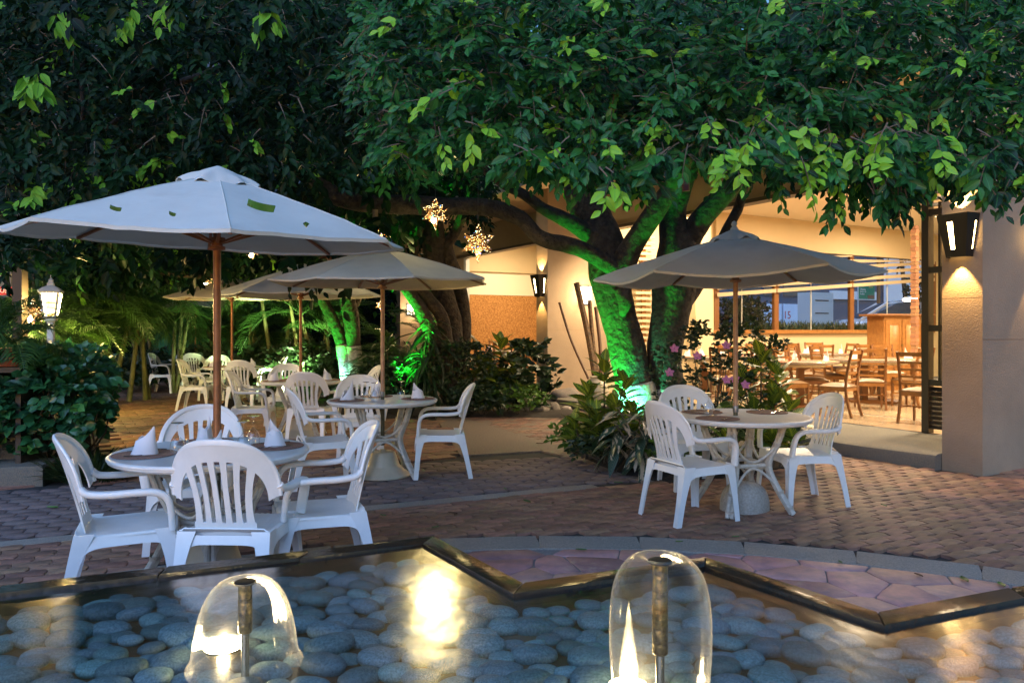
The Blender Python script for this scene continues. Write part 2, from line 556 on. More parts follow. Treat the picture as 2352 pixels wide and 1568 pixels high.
M['floor_tile'] = mat('beige_floor_tile', (.42, .32, .21), .18, var=.12, vscale=3, rnd=.05)
M['pebble_inlay'] = mat('pebble_inlay', (.40, .33, .22), .5, col2=(.12, .09, .06), vscale=28, bump=1, bscale=30)
M['kerb'] = mat('washed_concrete', (.19, .16, .115), .85, col2=(.10, .10, .09), vscale=90, bump=.8, bscale=120)
M['concrete_band'] = mat('pale_aggregate', (.35, .31, .255), .85, col2=(.17, .155, .14), vscale=130, bump=.6, bscale=160)
M['path'] = mat('brown_concrete', (.24, .18, .125), .8, col2=(.15, .11, .08), vscale=40, bump=.35, bscale=120)
M['soil'] = mat('bed_soil', (.035, .026, .018), .95, var=.5, vscale=25, bump=.8, bscale=40)
M['grout'] = mat('dark_joint_sand', (.035, .03, .027), .95, var=.3, vscale=60)
M['brick'] = mat('red_brown_paver', (.31, .165, .10), .72, col2=(.15, .085, .06), vscale=8, speck=(.40, .36, .33), sscale=3.2, slo=.64, shi=.70, rnd=.30, bump=.7, bscale=90)
M['hex'] = mat('grey_brown_paver', (.19, .135, .118), .75, col2=(.12, .09, .085), vscale=14, rnd=.18, bump=.6, bscale=90)
M['flag'] = mat('pink_flagstone', (.52, .26, .21), .6, col2=(.26, .15, .15), vscale=5, rnd=.30, speck=(.42, .33, .22), sscale=2.5, slo=.56, shi=.66, bump=.9, bscale=9, bdetail=9)
M['mortar'] = mat('pale_mortar', (.22, .20, .19), .9, var=.3, vscale=60, bump=.5, bscale=90)
M['rim'] = mat('wet_dark_rim', (.016, .013, .010), .22, col2=(.040, .022, .010), vscale=9, bump=.35, bscale=30, bdetail=6)
M['basin'] = mat('brown_basin', (.15, .08, .032), .5, col2=(.08, .042, .018), vscale=5)
M['basin_side'] = mat('basin_side', (.045, .026, .012), .4, col2=(.02, .013, .008), vscale=5)
M['river_stone'] = mat('river_stone', (.23, .39, .45), .45, col2=(.075, .155, .19), vscale=9, rnd=.40, bump=.3, bscale=20)
M['rock'] = mat('bed_rock', (.28, .24, .20), .8, var=.4, vscale=10, rnd=.25, bump=.8, bscale=20)
M['gravel'] = mat('brown_gravel', (.24, .17, .12), .9, col2=(.09, .06, .045), vscale=38, bump=1.0, bscale=60)
M['brass'] = mat('weathered_brass', (.38, .27, .10), .35, metal=.9, col2=(.06, .05, .035), vscale=40, bump=.5, bscale=60)
M['chrome'] = mat('grey_pipe', (.35, .30, .22), .25, metal=1)
M['terracotta'] = mat('terracotta', (.30, .075, .035), .8, var=.2)
M['white_paint'] = mat('white_painted_iron', (.60, .60, .57), .5)
M['black_metal'] = mat('black_sconce_metal', (.022, .017, .012), .45, metal=.3)
M['green_tarp'] = mat('green_tarp', (.01, .16, .08), .7, var=.3, vscale=2)
M['backdrop_wall'] = mat('dark_backdrop_wall', (.02, .022, .015), .95, var=.5, vscale=2)
M['grey_wall'] = mat('grey_far_wall', (.16, .16, .15), .9)
M['red_sign'] = mat('red_sign', (.45, .03, .03), .6)
M['white_letter'] = mat('white_letter', (.8, .8, .78), .6)
M['palm_stem'] = mat('ringed_palm_stem', (.20, .19, .07), .6, col2=(.10, .11, .03), vscale=5)
M['bamboo'] = mat('mottled_stalk', (.25, .13, .04), .55, col2=(.06, .03, .012), vscale=26)
M['stripe_stalk'] = mat('striped_stalk', (.14, .06, .02), .5)
M['lamp_bulb'] = emis('lamp_glow', (1.0, .72, .30), 22)
M['lamp_pane'] = emis('lamp_pane_glow', (1.0, .80, .42), 7)
m_ = M['lamp_glass'] = emis('lantern_glass', (1.0, .62, .17), 3.2)
_t = m_.node_tree.nodes.new('ShaderNodeBsdfTransparent'); _t.inputs[0].default_value = (1, .93, .8, 1)
_m = m_.node_tree.nodes.new('ShaderNodeMixShader'); _m.inputs[0].default_value = .55
m_.node_tree.links.new(m_.node_tree.nodes['Emission'].outputs[0], _m.inputs[1]); m_.node_tree.links.new(_t.outputs[0], _m.inputs[2])
m_.node_tree.links.new(_m.outputs[0], m_.node_tree.nodes['Material Output'].inputs['Surface'])
M['sconce_slot'] = emis('sconce_slot_glow', (1.0, .70, .28), 7)
M['white_lamp'] = emis('wall_lamp_glow', (1.0, .85, .55), 4)
M['tube'] = emis('tube_lamp_glow', (1.0, .93, .75), 12)
M['strip'] = emis('ground_strip_glow', (.75, .9, 1.0), 8)
M['bell_lamp'] = emis('fountain_lamp_glow', (1.0, .80, .42), 26)
M['green_lens'] = emis('green_lens_glow', (.15, 1.0, .45), 10)
M['water'] = clear_mat('pool_water', (.88, .86, .80), .17, 1.33, bump=.30, bscale=7, stretch=(1.0, .55, 1), boost=2.0, power=4.2, gloss=(1, 1, 1))
M['bell'] = clear_mat('water_sheet', (.96, .95, .92), .12, 1.33, bump=.5, bscale=22, boost=.55, stretch=(1, 1, .05), power=2.2)
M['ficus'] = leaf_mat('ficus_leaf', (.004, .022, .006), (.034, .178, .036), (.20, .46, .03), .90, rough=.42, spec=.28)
M['ficus_shaded'] = leaf_mat('ficus_shaded_leaf', (.002, .009, .003), (.008, .038, .009), (.14, .36, .03), .965, rough=.5, spec=.15)  # ficus leaf darkened: the shade of the deep crowns put into its colour
M['hedge_leaf'] = leaf_mat('hedge_leaf', (.014, .065, .030), (.04, .17, .055), (.06, .20, .04), .93, rough=.30)
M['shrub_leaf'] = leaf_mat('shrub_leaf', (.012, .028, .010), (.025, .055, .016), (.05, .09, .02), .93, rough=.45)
M['lime_leaf'] = leaf_mat('lime_leaf', (.06, .13, .015), (.12, .24, .02), (.18, .30, .03), .9, rough=.45)
M['palm_leaf'] = leaf_mat('palm_leaflet', (.015, .045, .010), (.045, .11, .018), (.10, .17, .03), .95, rough=.40, trans=.3)
M['grass'] = leaf_mat('blade_grass', (.015, .035, .010), (.03, .06, .015), (.05, .08, .02), .95, rough=.5)
M['croton'] = vein_mat('croton_leaf', (.018, .085, .020), (.50, .56, .05), 9, 2.2, .36, .09)
M['stromanthe'] = vein_mat('striped_leaf', (.012, .055, .035), (.50, .42, .30), 12, 2.5, .3, .03, mode='cream')
M['petal'] = mat('pink_petal', (.60, .22, .42), .6, trans=.25)
M['fallen'] = mat('fallen_leaf', (.05, .13, .02), .5, rnd=.5)
M['dead_leaf'] = mat('dry_leaf', (.10, .045, .02), .7)

_b = M['bell']; _nt = _b.node_tree
_old = [n for n in _nt.nodes if n.type == 'MIX_SHADER'][0]
_tl = _nt.nodes.new('ShaderNodeBsdfTranslucent'); _tl.inputs[0].default_value = (1, .97, .92, 1)
_lw = _nt.nodes.new('ShaderNodeLayerWeight'); _lw.inputs[0].default_value = .5
_pw = _nt.nodes.new('ShaderNodeMath'); _pw.operation = 'POWER'; _pw.inputs[1].default_value = 3.0
_mu = _nt.nodes.new('ShaderNodeMath'); _mu.operation = 'MULTIPLY_ADD'; _mu.inputs[1].default_value = .26; _mu.inputs[2].default_value = .02
_mx = _nt.nodes.new('ShaderNodeMixShader')
_nt.links.new(_lw.outputs['Facing'], _pw.inputs[0]); _nt.links.new(_pw.outputs[0], _mu.inputs[0]); _nt.links.new(_mu.outputs[0], _mx.inputs[0])
_nt.links.new(_old.outputs[0], _mx.inputs[1]); _nt.links.new(_tl.outputs[0], _mx.inputs[2]); _nt.links.new(_mx.outputs[0], _nt.nodes['Material Output'].inputs['Surface'])
M['streak_cone'] = bpy.data.materials.new('light_streak'); M['streak_cone'].use_nodes = True  # see-through shell for the streak of light in the tall dome
_nt = M['streak_cone'].node_tree; _nt.nodes.remove(_nt.nodes['Principled BSDF'])
_t1 = _nt.nodes.new('ShaderNodeBsdfTransparent'); _t2 = _nt.nodes.new('ShaderNodeBsdfTranslucent'); _t2.inputs[0].default_value = (.95, .93, .88, 1)
_lw = _nt.nodes.new('ShaderNodeLayerWeight'); _lw.inputs[0].default_value = .5
_s = _nt.nodes.new('ShaderNodeMath'); _s.operation = 'SUBTRACT'; _s.inputs[0].default_value = 1.0
_pw = _nt.nodes.new('ShaderNodeMath'); _pw.operation = 'POWER'; _pw.inputs[1].default_value = 2.2
_mu = _nt.nodes.new('ShaderNodeMath'); _mu.operation = 'MULTIPLY'; _mu.inputs[1].default_value = .55
_mx = _nt.nodes.new('ShaderNodeMixShader')
_nt.links.new(_lw.outputs['Facing'], _s.inputs[1]); _nt.links.new(_s.outputs[0], _pw.inputs[0]); _nt.links.new(_pw.outputs[0], _mu.inputs[0]); _nt.links.new(_mu.outputs[0], _mx.inputs[0])
_nt.links.new(_t1.outputs[0], _mx.inputs[1]); _nt.links.new(_t2.outputs[0], _mx.inputs[2]); _nt.links.new(_mx.outputs[0], _nt.nodes['Material Output'].inputs['Surface'])
# ------------------------------------------------------------------ paving tools
EA = rad(24.5)
E1 = Vector((math.cos(EA), math.sin(EA))); E2 = Vector((-math.sin(EA), math.cos(EA)))
FC, R_OUT, R_IN = Vector((0.35, 0.30)), 5.0, 4.70

def inpoly(p, poly):
    c = False
    n = len(poly)
    for i in range(n):
        a, b = poly[i], poly[i - 1]
        if (a[1] > p[1]) != (b[1] > p[1]) and p[0] < (b[0] - a[0]) * (p[1] - a[1]) / (b[1] - a[1]) + a[0]:
            c = not c
    return c

def visible(p, z=0, m=60):
    if p[1] < .5: return False
    x, y = CX + F * p[0] / p[1], HZ + F * (H - z) / p[1]
    return -m < x < 2352 + m and y < 1568 + m

BED = [P(*q).to_2d() for q in ((1290, 1000), (1318, 1035), (1375, 1068), (1440, 1092), (1540, 1106), (1700, 1092), (1830, 1066), (1905, 1043), (1925, 1000), (1850, 965), (1500, 930), (1330, 950))]
PATH = [P(*q).to_2d() for q in ((1059, 1046), (1245, 1034), (1300, 1040), (1340, 960), (1000, 957))]

def bcoord(p):
    r = Vector((p[0] - C0.x, p[1] - C0.y))
    return r.x * FD.x + r.y * FD.y, r.x * ND.x + r.y * ND.y

def reg_common(p):
    u, v = bcoord(p)
    if v > -.12 and u > -.02: return False
    if v > 0 and u <= -.02 and u > -12: pass
    if inpoly(p, BED): return False
    return True

def reg_brick(p):
    if not reg_common(p): return False
    if (Vector(p) - FC).length < R_OUT + .06: return False
    e = Vector(p).dot(E2)
    return e < 5.94 or Vector(p).dot(E1) > 4.45

def reg_hex(p):
    e, f = Vector(p).dot(E2), Vector(p).dot(E1)
    if not reg_common(p): return False
    return 6.16 < e < 8.06 and f < 4.4 and p[1] < 11 and not inpoly(p, PATH) and not in_hedge_bed(p)

def in_hedge_bed(p):
    x, y = proj((p[0], p[1], 0))
    return x < 250 and p[1] > 7.05 and p[1] < 13

def reg_tile(p):
    e, f = Vector(p).dot(E2), Vector(p).dot(E1)
    if p[1] > 20.5 or not reg_common(p): return False
    x, y = proj((p[0], p[1], 0))
    if p[1] > 14.0 and x > 560: return False
    if p[1] > 12.2 and x > 700: return False
    return e > 8.14 and not inpoly(p, PATH) and not in_hedge_bed(p) and x < 1075 and not in_rear_bed(p)

def in_rear_bed(p):
    return inpoly(p, REAR_BED)
REAR_BED = [P(*q).to_2d() for q in ((690, 905), (800, 925), (925, 955), (1010, 957), (1340, 960), (1300, 925), (1000, 900), (700, 875))]

def piece_poly(kind, L, Wd, g):
    a, b = L / 2 - g, Wd / 2 - g
    if kind == 'rect':
        c = .008
        return [(-a + c, -b), (a - c, -b), (a, -b + c), (a, b - c), (a - c, b), (-a + c, b), (-a, b - c), (-a, -b + c)]
    if kind == 'wave':
        s = .012
        return [(-a, -b), (-a / 2, -b - s), (0, -b), (a / 2, -b + s), (a, -b), (a + s, 0), (a, b), (a / 2, b + s), (0, b), (-a / 2, b - s), (-a, b), (-a + s, 0)]
    c = .036
    return [(-a + c, -b), (a - c, -b), (a, -b + c), (a, b - c), (a - c, b), (-a + c, b), (-a, b - c), (-a, -b + c)]

LK = .62
def paving(root, piece, region, kind, L, Wd, g, bounds, mt, ang=EA, shift=.5, seed=1, nparts=300, zt=.0, bev=.010, drop=.0035, jitter=.012, fallback='paver_field'):
    R = random.Random(seed)
    e1 = Vector((math.cos(ang), math.sin(ang))); e2 = Vector((-math.sin(ang), math.cos(ang)))
    base = piece_poly(kind, L, Wd, g)
    cells = []
    u0, u1, v0, v1 = bounds
    for j in range(int(v0 / Wd), int(v1 / Wd) + 1):
        for i in range(int(u0 / L) - 1, int(u1 / L) + 1):
            c = e1 * ((i + (shift if j % 2 else 0)) * L) + e2 * (j * Wd)
            if visible(c) and region(c):
                cells.append(c)
    cells.sort(key=lambda c: c.length)
    pm = MB().prism(base, -.03, 0, bev=bev, drop=drop).mesh(piece, mt)
    rest = MB()
    def xf(c):
        return Matrix.Translation((c.x, c.y, zt + R.uniform(-.004, .003))) @ Matrix.Rotation(ang + R.uniform(-jitter, jitter), 4, 'Z') @ Matrix.Rotation(R.uniform(-.012, .012), 4, 'X') @ Matrix.Rotation(R.uniform(-.008, .008), 4, 'Y')
    for c in cells[:nparts]:
        inst(piece, pm, root, xf(c))
    for c in cells[nparts:]:
        T = xf(c)
        tmp = MB().prism(base, -.03, 0, bev=bev, drop=drop)
        rest.add(tmp.v, tmp.f, M=T)
    if rest.v:
        rest.build(fallback, mt, root, kind='stuff')
    return len(cells)

# ------------------------------------------------------------------ ground
g = MB()
g.add([(-150, -20, -.022), (150, -20, -.022), (150, 250, -.022), (-150, 250, -.022)], [(0, 1, 2, 3)])
ground = g.build('ground', M['grout'], kind='structure')

brick_paving = thing('brick_paving', None, None, kind='structure')
n1 = paving(brick_paving, 'brick', reg_brick, 'wave', .215, .112, .003, (-7, 14, 2.0, 12), M['brick'], seed=3)
interlocking_paving = thing('interlocking_paving', None, None, kind='structure')
n2 = paving(interlocking_paving, 'paver', reg_hex, 'oct', .225, .135, .003, (-12, 8, 5.9, 8.2), M['hex'], ang=EA - rad(9), seed=4, bev=.016, drop=.008)
# the lattice is turned a little against the strip, as in the photograph
rear_paving = thing('rear_paving', None, None, kind='structure')
n3 = paving(rear_paving, 'paver', reg_tile, 'rect', .30, .20, .004, (-22, 12, 7.5, 24), M['brick'], ang=rad(31), seed=5, nparts=120)

def strip(name, pts, w, z0, z1, mt, parent=None, seg=.9, kind='structure'):
    """a band of cast slabs following pts"""
    root = thing(name, None, None, kind='structure')
    P2 = [Vector(p) for p in pts]
    for i in range(len(P2) - 1):
        a, b = P2[i], P2[i + 1]
        d = (b - a).normalized(); nrm = Vector((-d.y, d.x)) * w / 2
        q = [a - nrm + d * .0006, b - nrm - d * .0006, b + nrm - d * .0006, a + nrm + d * .0006]
        MB().prism(q, z0, z1, bev=.006, drop=.003).build('slab', mt, root)
    return root

o = Vector((-.4147, .91)) * 6.05
strip('concrete_band', [E2 * 6.05 + E1 * (-4.2 + k * 1.3) for k in range(7)], .16, -.03, .002, M['concrete_band'])
strip('concrete_band', [P(1059, 1044).to_2d() + (P(1245, 1033).to_2d() - P(1059, 1044).to_2d()) * t for t in (0, .5, 1)] + [P(1320, 1048).to_2d(), P(1428, 1090).to_2d(), P(1500, 1107).to_2d()], .10, -.03, .001, M['path'])
arc = [FC + Vector((math.cos(a), math.sin(a))) * ((R_OUT + R_IN) / 2) for a in [rad(20 + 8 * k) for k in range(19)]]
strip('curved_band', arc, R_OUT - R_IN, -.03, .004, M['concrete_band'])

pth = MB().prism([(p.x, p.y) for p in PATH], -.03, -.002)
tag(pth.build('path', M['path']), kind='structure')
bedm = MB().prism([(p.x, p.y) for p in BED], -.03, .05, bev=.15, drop=.05)
tag(bedm.build('planting_soil', M['soil']), kind='structure')
bedm = MB().prism([(p.x, p.y) for p in REAR_BED], -.03, .05, bev=.15, drop=.05)
tag(bedm.build('rear_planting_soil', M['soil']), kind='structure')

# flagstones inside the curved band: irregular cells cut from jittered seeds
def clip_half(poly, p, n):
    out = []
    for i in range(len(poly)):
        a, b = poly[i], poly[(i + 1) % len(poly)]
        da, db = (a - p).dot(n), (b - p).dot(n)
        if da <= 0: out.append(a)
        if da * db < 0: out.append(a + (b - a) * (da / (da - db)))
    return out

flag = thing('flagstone_paving', None, None, kind='structure')
MB().prism([(FC.x + (R_IN + .01) * math.cos(rad(a)), FC.y + (R_IN + .01) * math.sin(rad(a))) for a in range(0, 181, 6)], -.03, -.008).build('mortar_bed', M['mortar'], flag)
R = random.Random(11)
seeds = []
for j in range(12):
    for i in range(20):
        seeds.append(Vector((-3.4 + i * .38 + R.uniform(-.17, .17) + (j % 2) * .18, 2.2 + j * .28 + R.uniform(-.13, .13))))
for s in seeds:
    if (s - FC).length > R_IN + .1 or not visible(s): continue
    poly = [s + Vector(q) for q in ((-.6, -.6), (.6, -.6), (.6, .6), (-.6, .6))]
    for t in seeds:
        if t is not s and (t - s).length < 1.3 and poly:
            d = (t - s)
            poly = clip_half(poly, s + d * .5 - d.normalized() * R.uniform(.004, .009), d.normalized())
    for a in range(0, 181, 10):                              # stay inside the band
        nn = Vector((math.cos(rad(a)), math.sin(rad(a))))
        if poly: poly = clip_half(poly, FC + nn * (R_IN - .02), nn)
    if len(poly) < 3: continue
    # roughen the outline
    rp = []
    for i in range(len(poly)):
        a, b = poly[i], poly[(i + 1) % len(poly)]
        if (b - a).length < .03: continue
        rp.append(a + (b - a) * .05)
        if (b - a).length > .12:
            e = (b - a); rp.append(a + e * .5 + Vector((-e.y, e.x)) * R.uniform(-.03, .0))
        rp.append(b - (b - a) * .05)
    if len(rp) < 3: continue
    MB().prism(rp, -.03, R.uniform(-.001, .004), bev=.006, drop=.003).build('flagstone', M['flag'], flag, angle=60)

# pale kerb block at the foot of the hedge, left edge
kb = MB()
a, b = P(-140, 1122).to_2d(), P(98, 1112).to_2d()
d = (b - a).normalized(); nn = Vector((-d.y, d.x))
kb.prism([a, b, b + nn * .5, a + nn * .5], -.02, .17, bev=.02, drop=.02)
tag(kb.build('hedge_kerb', M['kerb']), 'worn concrete kerb block under the hedge at the left edge', 'kerb')
kb = MB().prism([a + nn * .5 + d * -.3, b + nn * .5 - d * .25, b + nn * 1.3 - d * .25, a + nn * 1.3], -.02, .34, bev=.03, drop=.02)
tag(kb.build('planter_wall', M['kerb']), 'low rough concrete planter wall behind the kerb block, under the hedge', 'planter')

# ------------------------------------------------------------------ fountain
RZ, WZ, BZ = .507, .494, .425
outer = [P(0, 1345, RZ), P(995, 1230, RZ), P(1202, 1338, RZ), P(1621, 1279, RZ), P(2017, 1405, RZ), P(2352, 1343, RZ)]
outer = [v.to_2d() for v in outer]
outer = [outer[0] - (outer[1] - outer[0]).normalized() * 2.2] + outer[:5] + [outer[5] + (outer[5] - outer[4]).normalized() * 1.2]
def offset_line(pts, w):
    out = []
    for i, p in enumerate(pts):
        d0 = (pts[i] - pts[i - 1]).normalized() if i else (pts[1] - pts[0]).normalized()
        d1 = (pts[i + 1] - pts[i]).normalized() if i < len(pts) - 1 else d0
        n0, n1 = Vector((d0.y, -d0.x)), Vector((d1.y, -d1.x))
        m_ = (n0 + n1).normalized()
        out.append(p + m_ * (w / max(.3, m_.dot(n0))))
    return out
inner = offset_line(outer, .092)
fountain = thing('fountain', 'stepped pool fountain with a dark wet rim and stones under the water', 'fountain', (0, 0, 0))
R = random.Random(5)
for i in range(len(outer) - 1):
    L_ = (outer[i + 1] - outer[i]).length
    n = max(1, round(L_ / .62))
    for k in range(n):
        t0, t1 = k / n, (k + 1) / n
        g0, g1 = (.0025 / L_ if k else 0), (.0025 / L_ if k < n - 1 else 0)
        q = [outer[i].lerp(outer[i + 1], t0 + g0), outer[i].lerp(outer[i + 1], t1 - g1), inner[i].lerp(inner[i + 1], t1 - g1), inner[i].lerp(inner[i + 1], t0 + g0)]
        MB().prism(q, RZ - .05, RZ + R.uniform(-.0015, .0015), bev=.006, drop=.005).build('coping_stone', M['rim'], fountain, angle=60)
near = [Vector((outer[-1].x + .2, .55)), Vector((outer[0].x, .55))]
wl = MB()
for i in range(len(outer) - 1):
    a, b, c, d = outer[i], outer[i + 1], inner[i + 1], inner[i]
    e = .012
    di = ((a + b) / 2 - (c + d) / 2).normalized() * e
    wl.prism([a - di, b - di, c + di, d + di], -.02, RZ - .052)
a, b = outer[-1], near[0]
wl.prism([near[1] + Vector((-.2, 0)), near[0] + Vector((.2, 0)), near[0] + Vector((.2, -.12)), near[1] + Vector((-.2, -.12))], -.02, RZ)
wl.prism([outer[-1], outer[-1] + Vector((.12, 0)), near[0] + Vector((.12, 0)), near[0]], -.02, RZ)
wl.prism([outer[0] + Vector((-.12, 0)), outer[0], near[1], near[1] + Vector((-.12, 0))], -.02, RZ)
wl.build('basin_wall', M['basin_side'], fountain)
pool = [p for p in inner] + near
fl = MB().prism([(p.x, p.y) for p in pool[::-1]], BZ - .1, BZ)
fl.build('basin_floor', M['basin'], fountain)
ws = MB(); ws.add([(p.x, p.y, WZ) for p in pool[::-1]], [tuple(range(len(pool)))])
tag(ws.build('water', M['water']), kind='structure')

pm = []
for k in range(7):
    R = random.Random(50 + k)
    mb = MB(); n = 16
    sx, sy, sz = R.uniform(.9, 1.15), R.uniform(.62, .85), R.uniform(.36, .5)
    vs, fs = [], []
    rings = 8
    for j in range(rings + 1):
        th = math.pi * j / rings
        for i in range(n):
            ph = 2 * math.pi * i / n
            v = Vector((math.sin(th) * math.cos(ph), math.sin(th) * math.sin(ph), math.cos(th)))
            e = Vector((math.copysign(abs(v.x) ** .9, v.x) * sx, math.copysign(abs(v.y) ** .9, v.y) * sy, math.copysign(abs(v.z) ** .8, v.z) * sz))
            w = 1 + .10 * mnoise.noise(v * 1.1 + Vector((k * 7, 0, 0)))
            vs.append(e * w)
    for j in range(rings):
        for i in range(n):
            a_, b_ = j * n + i, j * n + (i + 1) % n
            fs.append((a_, a_ + n, b_ + n, b_))
    mb.add(vs, fs)
    pm.append(mb.mesh('river_stone', M['river_stone'], angle=180))
R = random.Random(77)
inner_px = [(p.x, p.y) for p in pool]
placed = []
tries = 0
while len(placed) < 298 and tries < 40000:
    tries += 1
    d = R.uniform(2.1, 3.3); x = R.uniform(-60, 2410)
    p = Vector(((x - CX) / F * d, d))
    if not inpoly(p, inner_px): continue
    # keep clear of the rim
    if min((p - (a_ + (b_ - a_) * max(0, min(1, (p - a_).dot(b_ - a_) / (b_ - a_).length_squared)))).length for a_, b_ in zip(inner, inner[1:])) < .035: continue
    s = R.choice((R.uniform(.038, .055), R.uniform(.050, .072), R.uniform(.060, .080)))
    if any((p - q).length < (s + t) * .74 for q, t in placed): continue
    placed.append((p, s))
for p, s in placed:
    ob = bpy.data.objects.new('river_stone', pm[R.randrange(7)])
    link(ob)
    ob.location = (p.x, p.y, BZ + s * .26 + R.uniform(-.012, .006))
    ob.scale = (s, s, s)
    ob.rotation_euler = (R.uniform(-.12, .12), R.uniform(-.12, .12), R.uniform(-.5, .5) + (math.pi if R.random() < .5 else 0))
    tag(ob, 'smooth oval blue grey river stone lying under the fountain water', 'stone', 'river stones on the bed of the fountain')

def nozzle(px, py_base, h, headl, disc, bell_r, bell_prof, label, lamp_off, blabel, seed):
    b = P(px, py_base, WZ)
    t = thing('fountain_nozzle', label, 'fountain nozzle', (b.x, b.y, BZ), 0, 'nozzles standing in the fountain')
    z0 = WZ - BZ
    MB().lathe([(0, 0), (.011, 0), (.011, z0 + h - headl + .003), (0, z0 + h - headl + .003)], 16).build('pipe', M['chrome'], t)
    hd = MB().lathe([(0, z0 + h - headl), (.018, z0 + h - headl), (.0195, z0 + h - headl + .004), (.0195, z0 + h - headl * .62), (.018, z0 + h - headl * .615), (.018, z0 + h - headl * .60), (.0195, z0 + h - headl * .595), (.0195, z0 + h - headl * .32), (.0178, z0 + h - headl * .315), (.0178, z0 + h - headl * .30), (.019, z0 + h - headl * .295), (.019, z0 + h - .006), (0, z0 + h - .006)], 24)
    hd.build('head', M['brass'], t)
    MB().lathe([(0, z0 + h - .006), (disc, z0 + h - .002), (disc, z0 + h + .003), (disc * .86, z0 + h + .005), (0, z0 + h + .002)], 28).build('cap', M['black_metal'], t)
    prof = [(disc * .95, z0 + h)] + [(r, z0 + h + dz) for r, dz in bell_prof]
    sp_ = spline(prof, 6)
    R_ = random.Random(seed)
    MB().lathe([(p[0], p[1]) for p in sp_], 56).build('water_bell', M['bell'], t)
    # underwater lamp beside the nozzle
    l = thing('fountain_lamp', blabel, 'lamp', (b.x + lamp_off[0], b.y + lamp_off[1], BZ), 0, 'lamps standing in the fountain')
    lz = WZ - BZ + .004
    MB().lathe([(0, 0), (.035, 0), (.035, .015), (.012, .02), (.012, lz - .05), (.04, lz - .03), (.056, lz - .004), (.054, lz - .001)], 20).build('housing', M['black_metal'], l)
    MB().lathe([(.053, lz - .003), (.04, lz + .003), (0, lz + .006)], 20).build('lens', M['bell_lamp'], l)
    pl_ = point_at(l, lz + .03, .9)
    if seed == 4:
        MB().lathe([(.022, lz), (.026, lz + .04), (.020, lz + .10), (.009, lz + .17), (.0, lz + .225)], 16).build('light_plume', M['streak_cone'], l)  # cone added to stand for the upward streak of light
    return t

def point_at(parent, z, e):
    d = bpy.data.lights.new('fountain_lamp_light', 'POINT'); d.energy = e; d.color = (1, .76, .38); d.shadow_soft_size = .015
    o_ = bpy.data.objects.new('fountain_lamp_light', d); link(o_, parent); o_.location = (0, 0, z)
    return o_

nozzle(563, 1522, .228, .140, .030, .165,
       [(.050, .008), (.078, -.004), (.106, -.040), (.126, -.092), (.138, -.150), (.146, -.205), (.160, -.229)],
       'shorter brass nozzle under the low wide water dome, near the umbrella table', tuple((P(513, 1486, WZ) - P(563, 1522, WZ)).to_2d()), 'round warm lamp glowing inside the low wide water dome', 3)
nozzle(1516, 1640, .375, .225, .030, .135,
       [(.052, .014), (.080, .000), (.108, -.040), (.122, -.110), (.124, -.200), (.118, -.300), (.112, -.380)],
       'taller brass nozzle on a thin pipe under the tall narrow water dome', tuple((P(1444, 1575, WZ) - P(1516, 1640, WZ)).to_2d()), 'bright lamp burning inside the tall narrow water dome', 4)

# ------------------------------------------------------------------ restaurant building
bld = thing('restaurant_building', 'beige restaurant building with plaster piers, wide glazed openings and a lit dining room', 'building', (0, 0, 0))
def pier(u0, u1, v0, v1, z1, name='pier', seams=((1.33, 2.75), (1.75, 3.3))):
    p = MB()
    p.ubox(u0 + .006, u1 - .006, v0 + .006, v1, -.02, z1)
    o = p.build(name, M['wall'], bld)
    # render panels with shadow joints: faces stand 6 mm proud
    zs = [-.02] + list(seams[0]) + [z1]
    for a, b in zip(zs, zs[1:]):
        MB().ubox(u0, u0 + .004, v0 + .0, v1, a + (.004 if a > 0 else 0), b - .004).build('wall_panel', M['wall'], o)
    zs = [-.02] + list(seams[1]) + [z1]
    for a, b in zip(zs, zs[1:]):
        MB().ubox(u0 + .005, u1, v0, v0 + .004, a + (.003 if a > 0 else 0), b - .003).build('wall_panel', M['wall'], o)
    return o
pier(0, .41, 0, 9, 7.5)
pier(8.17, 8.59, 0, 1.40, 6.5, seams=((1.42, 2.9), (1.42, 2.9)))
pier(15.6, 16.0, -.2, 1.40, 6.5, seams=((1.42, 2.9), (1.42, 2.9)))
# step in front of the dining room, washed concrete, with a rounded nose
st = MB()
nose = [(-.12, -.02), (-.12, .10), (-.10, .135), (-.06, .150), (1.30, .150), (1.30, -.02)]
us = [.42 + k * .25 for k in range(30)]
vs_, fs_ = [], []
for i, u in enumerate(us):
    off = -.10 * math.sin(min(1, (u - .42) / 2.0) * math.pi) if u < 2.42 else 0
    off += .012 * math.sin(u * 3.1)
    for v, z in nose:
        vs_.append(B(u, v + (off if v < 1 else 0), z))
n = len(nose)
for i in range(len(us) - 1):
    for k in range(n - 1):
        fs_.append((i * n + k, (i + 1) * n + k, (i + 1) * n + k + 1, i * n + k + 1))
fs_.append(tuple(range(n))); fs_.append(tuple(range((len(us) - 1) * n + n - 1, (len(us) - 1) * n - 1, -1)))
st.add(vs_, fs_)
st.build('step', M['kerb'], bld)
MB().ubox(.42, 8.1, 1.302, 1.40, -.02, .146).build('threshold', M['dark_metal'], bld)
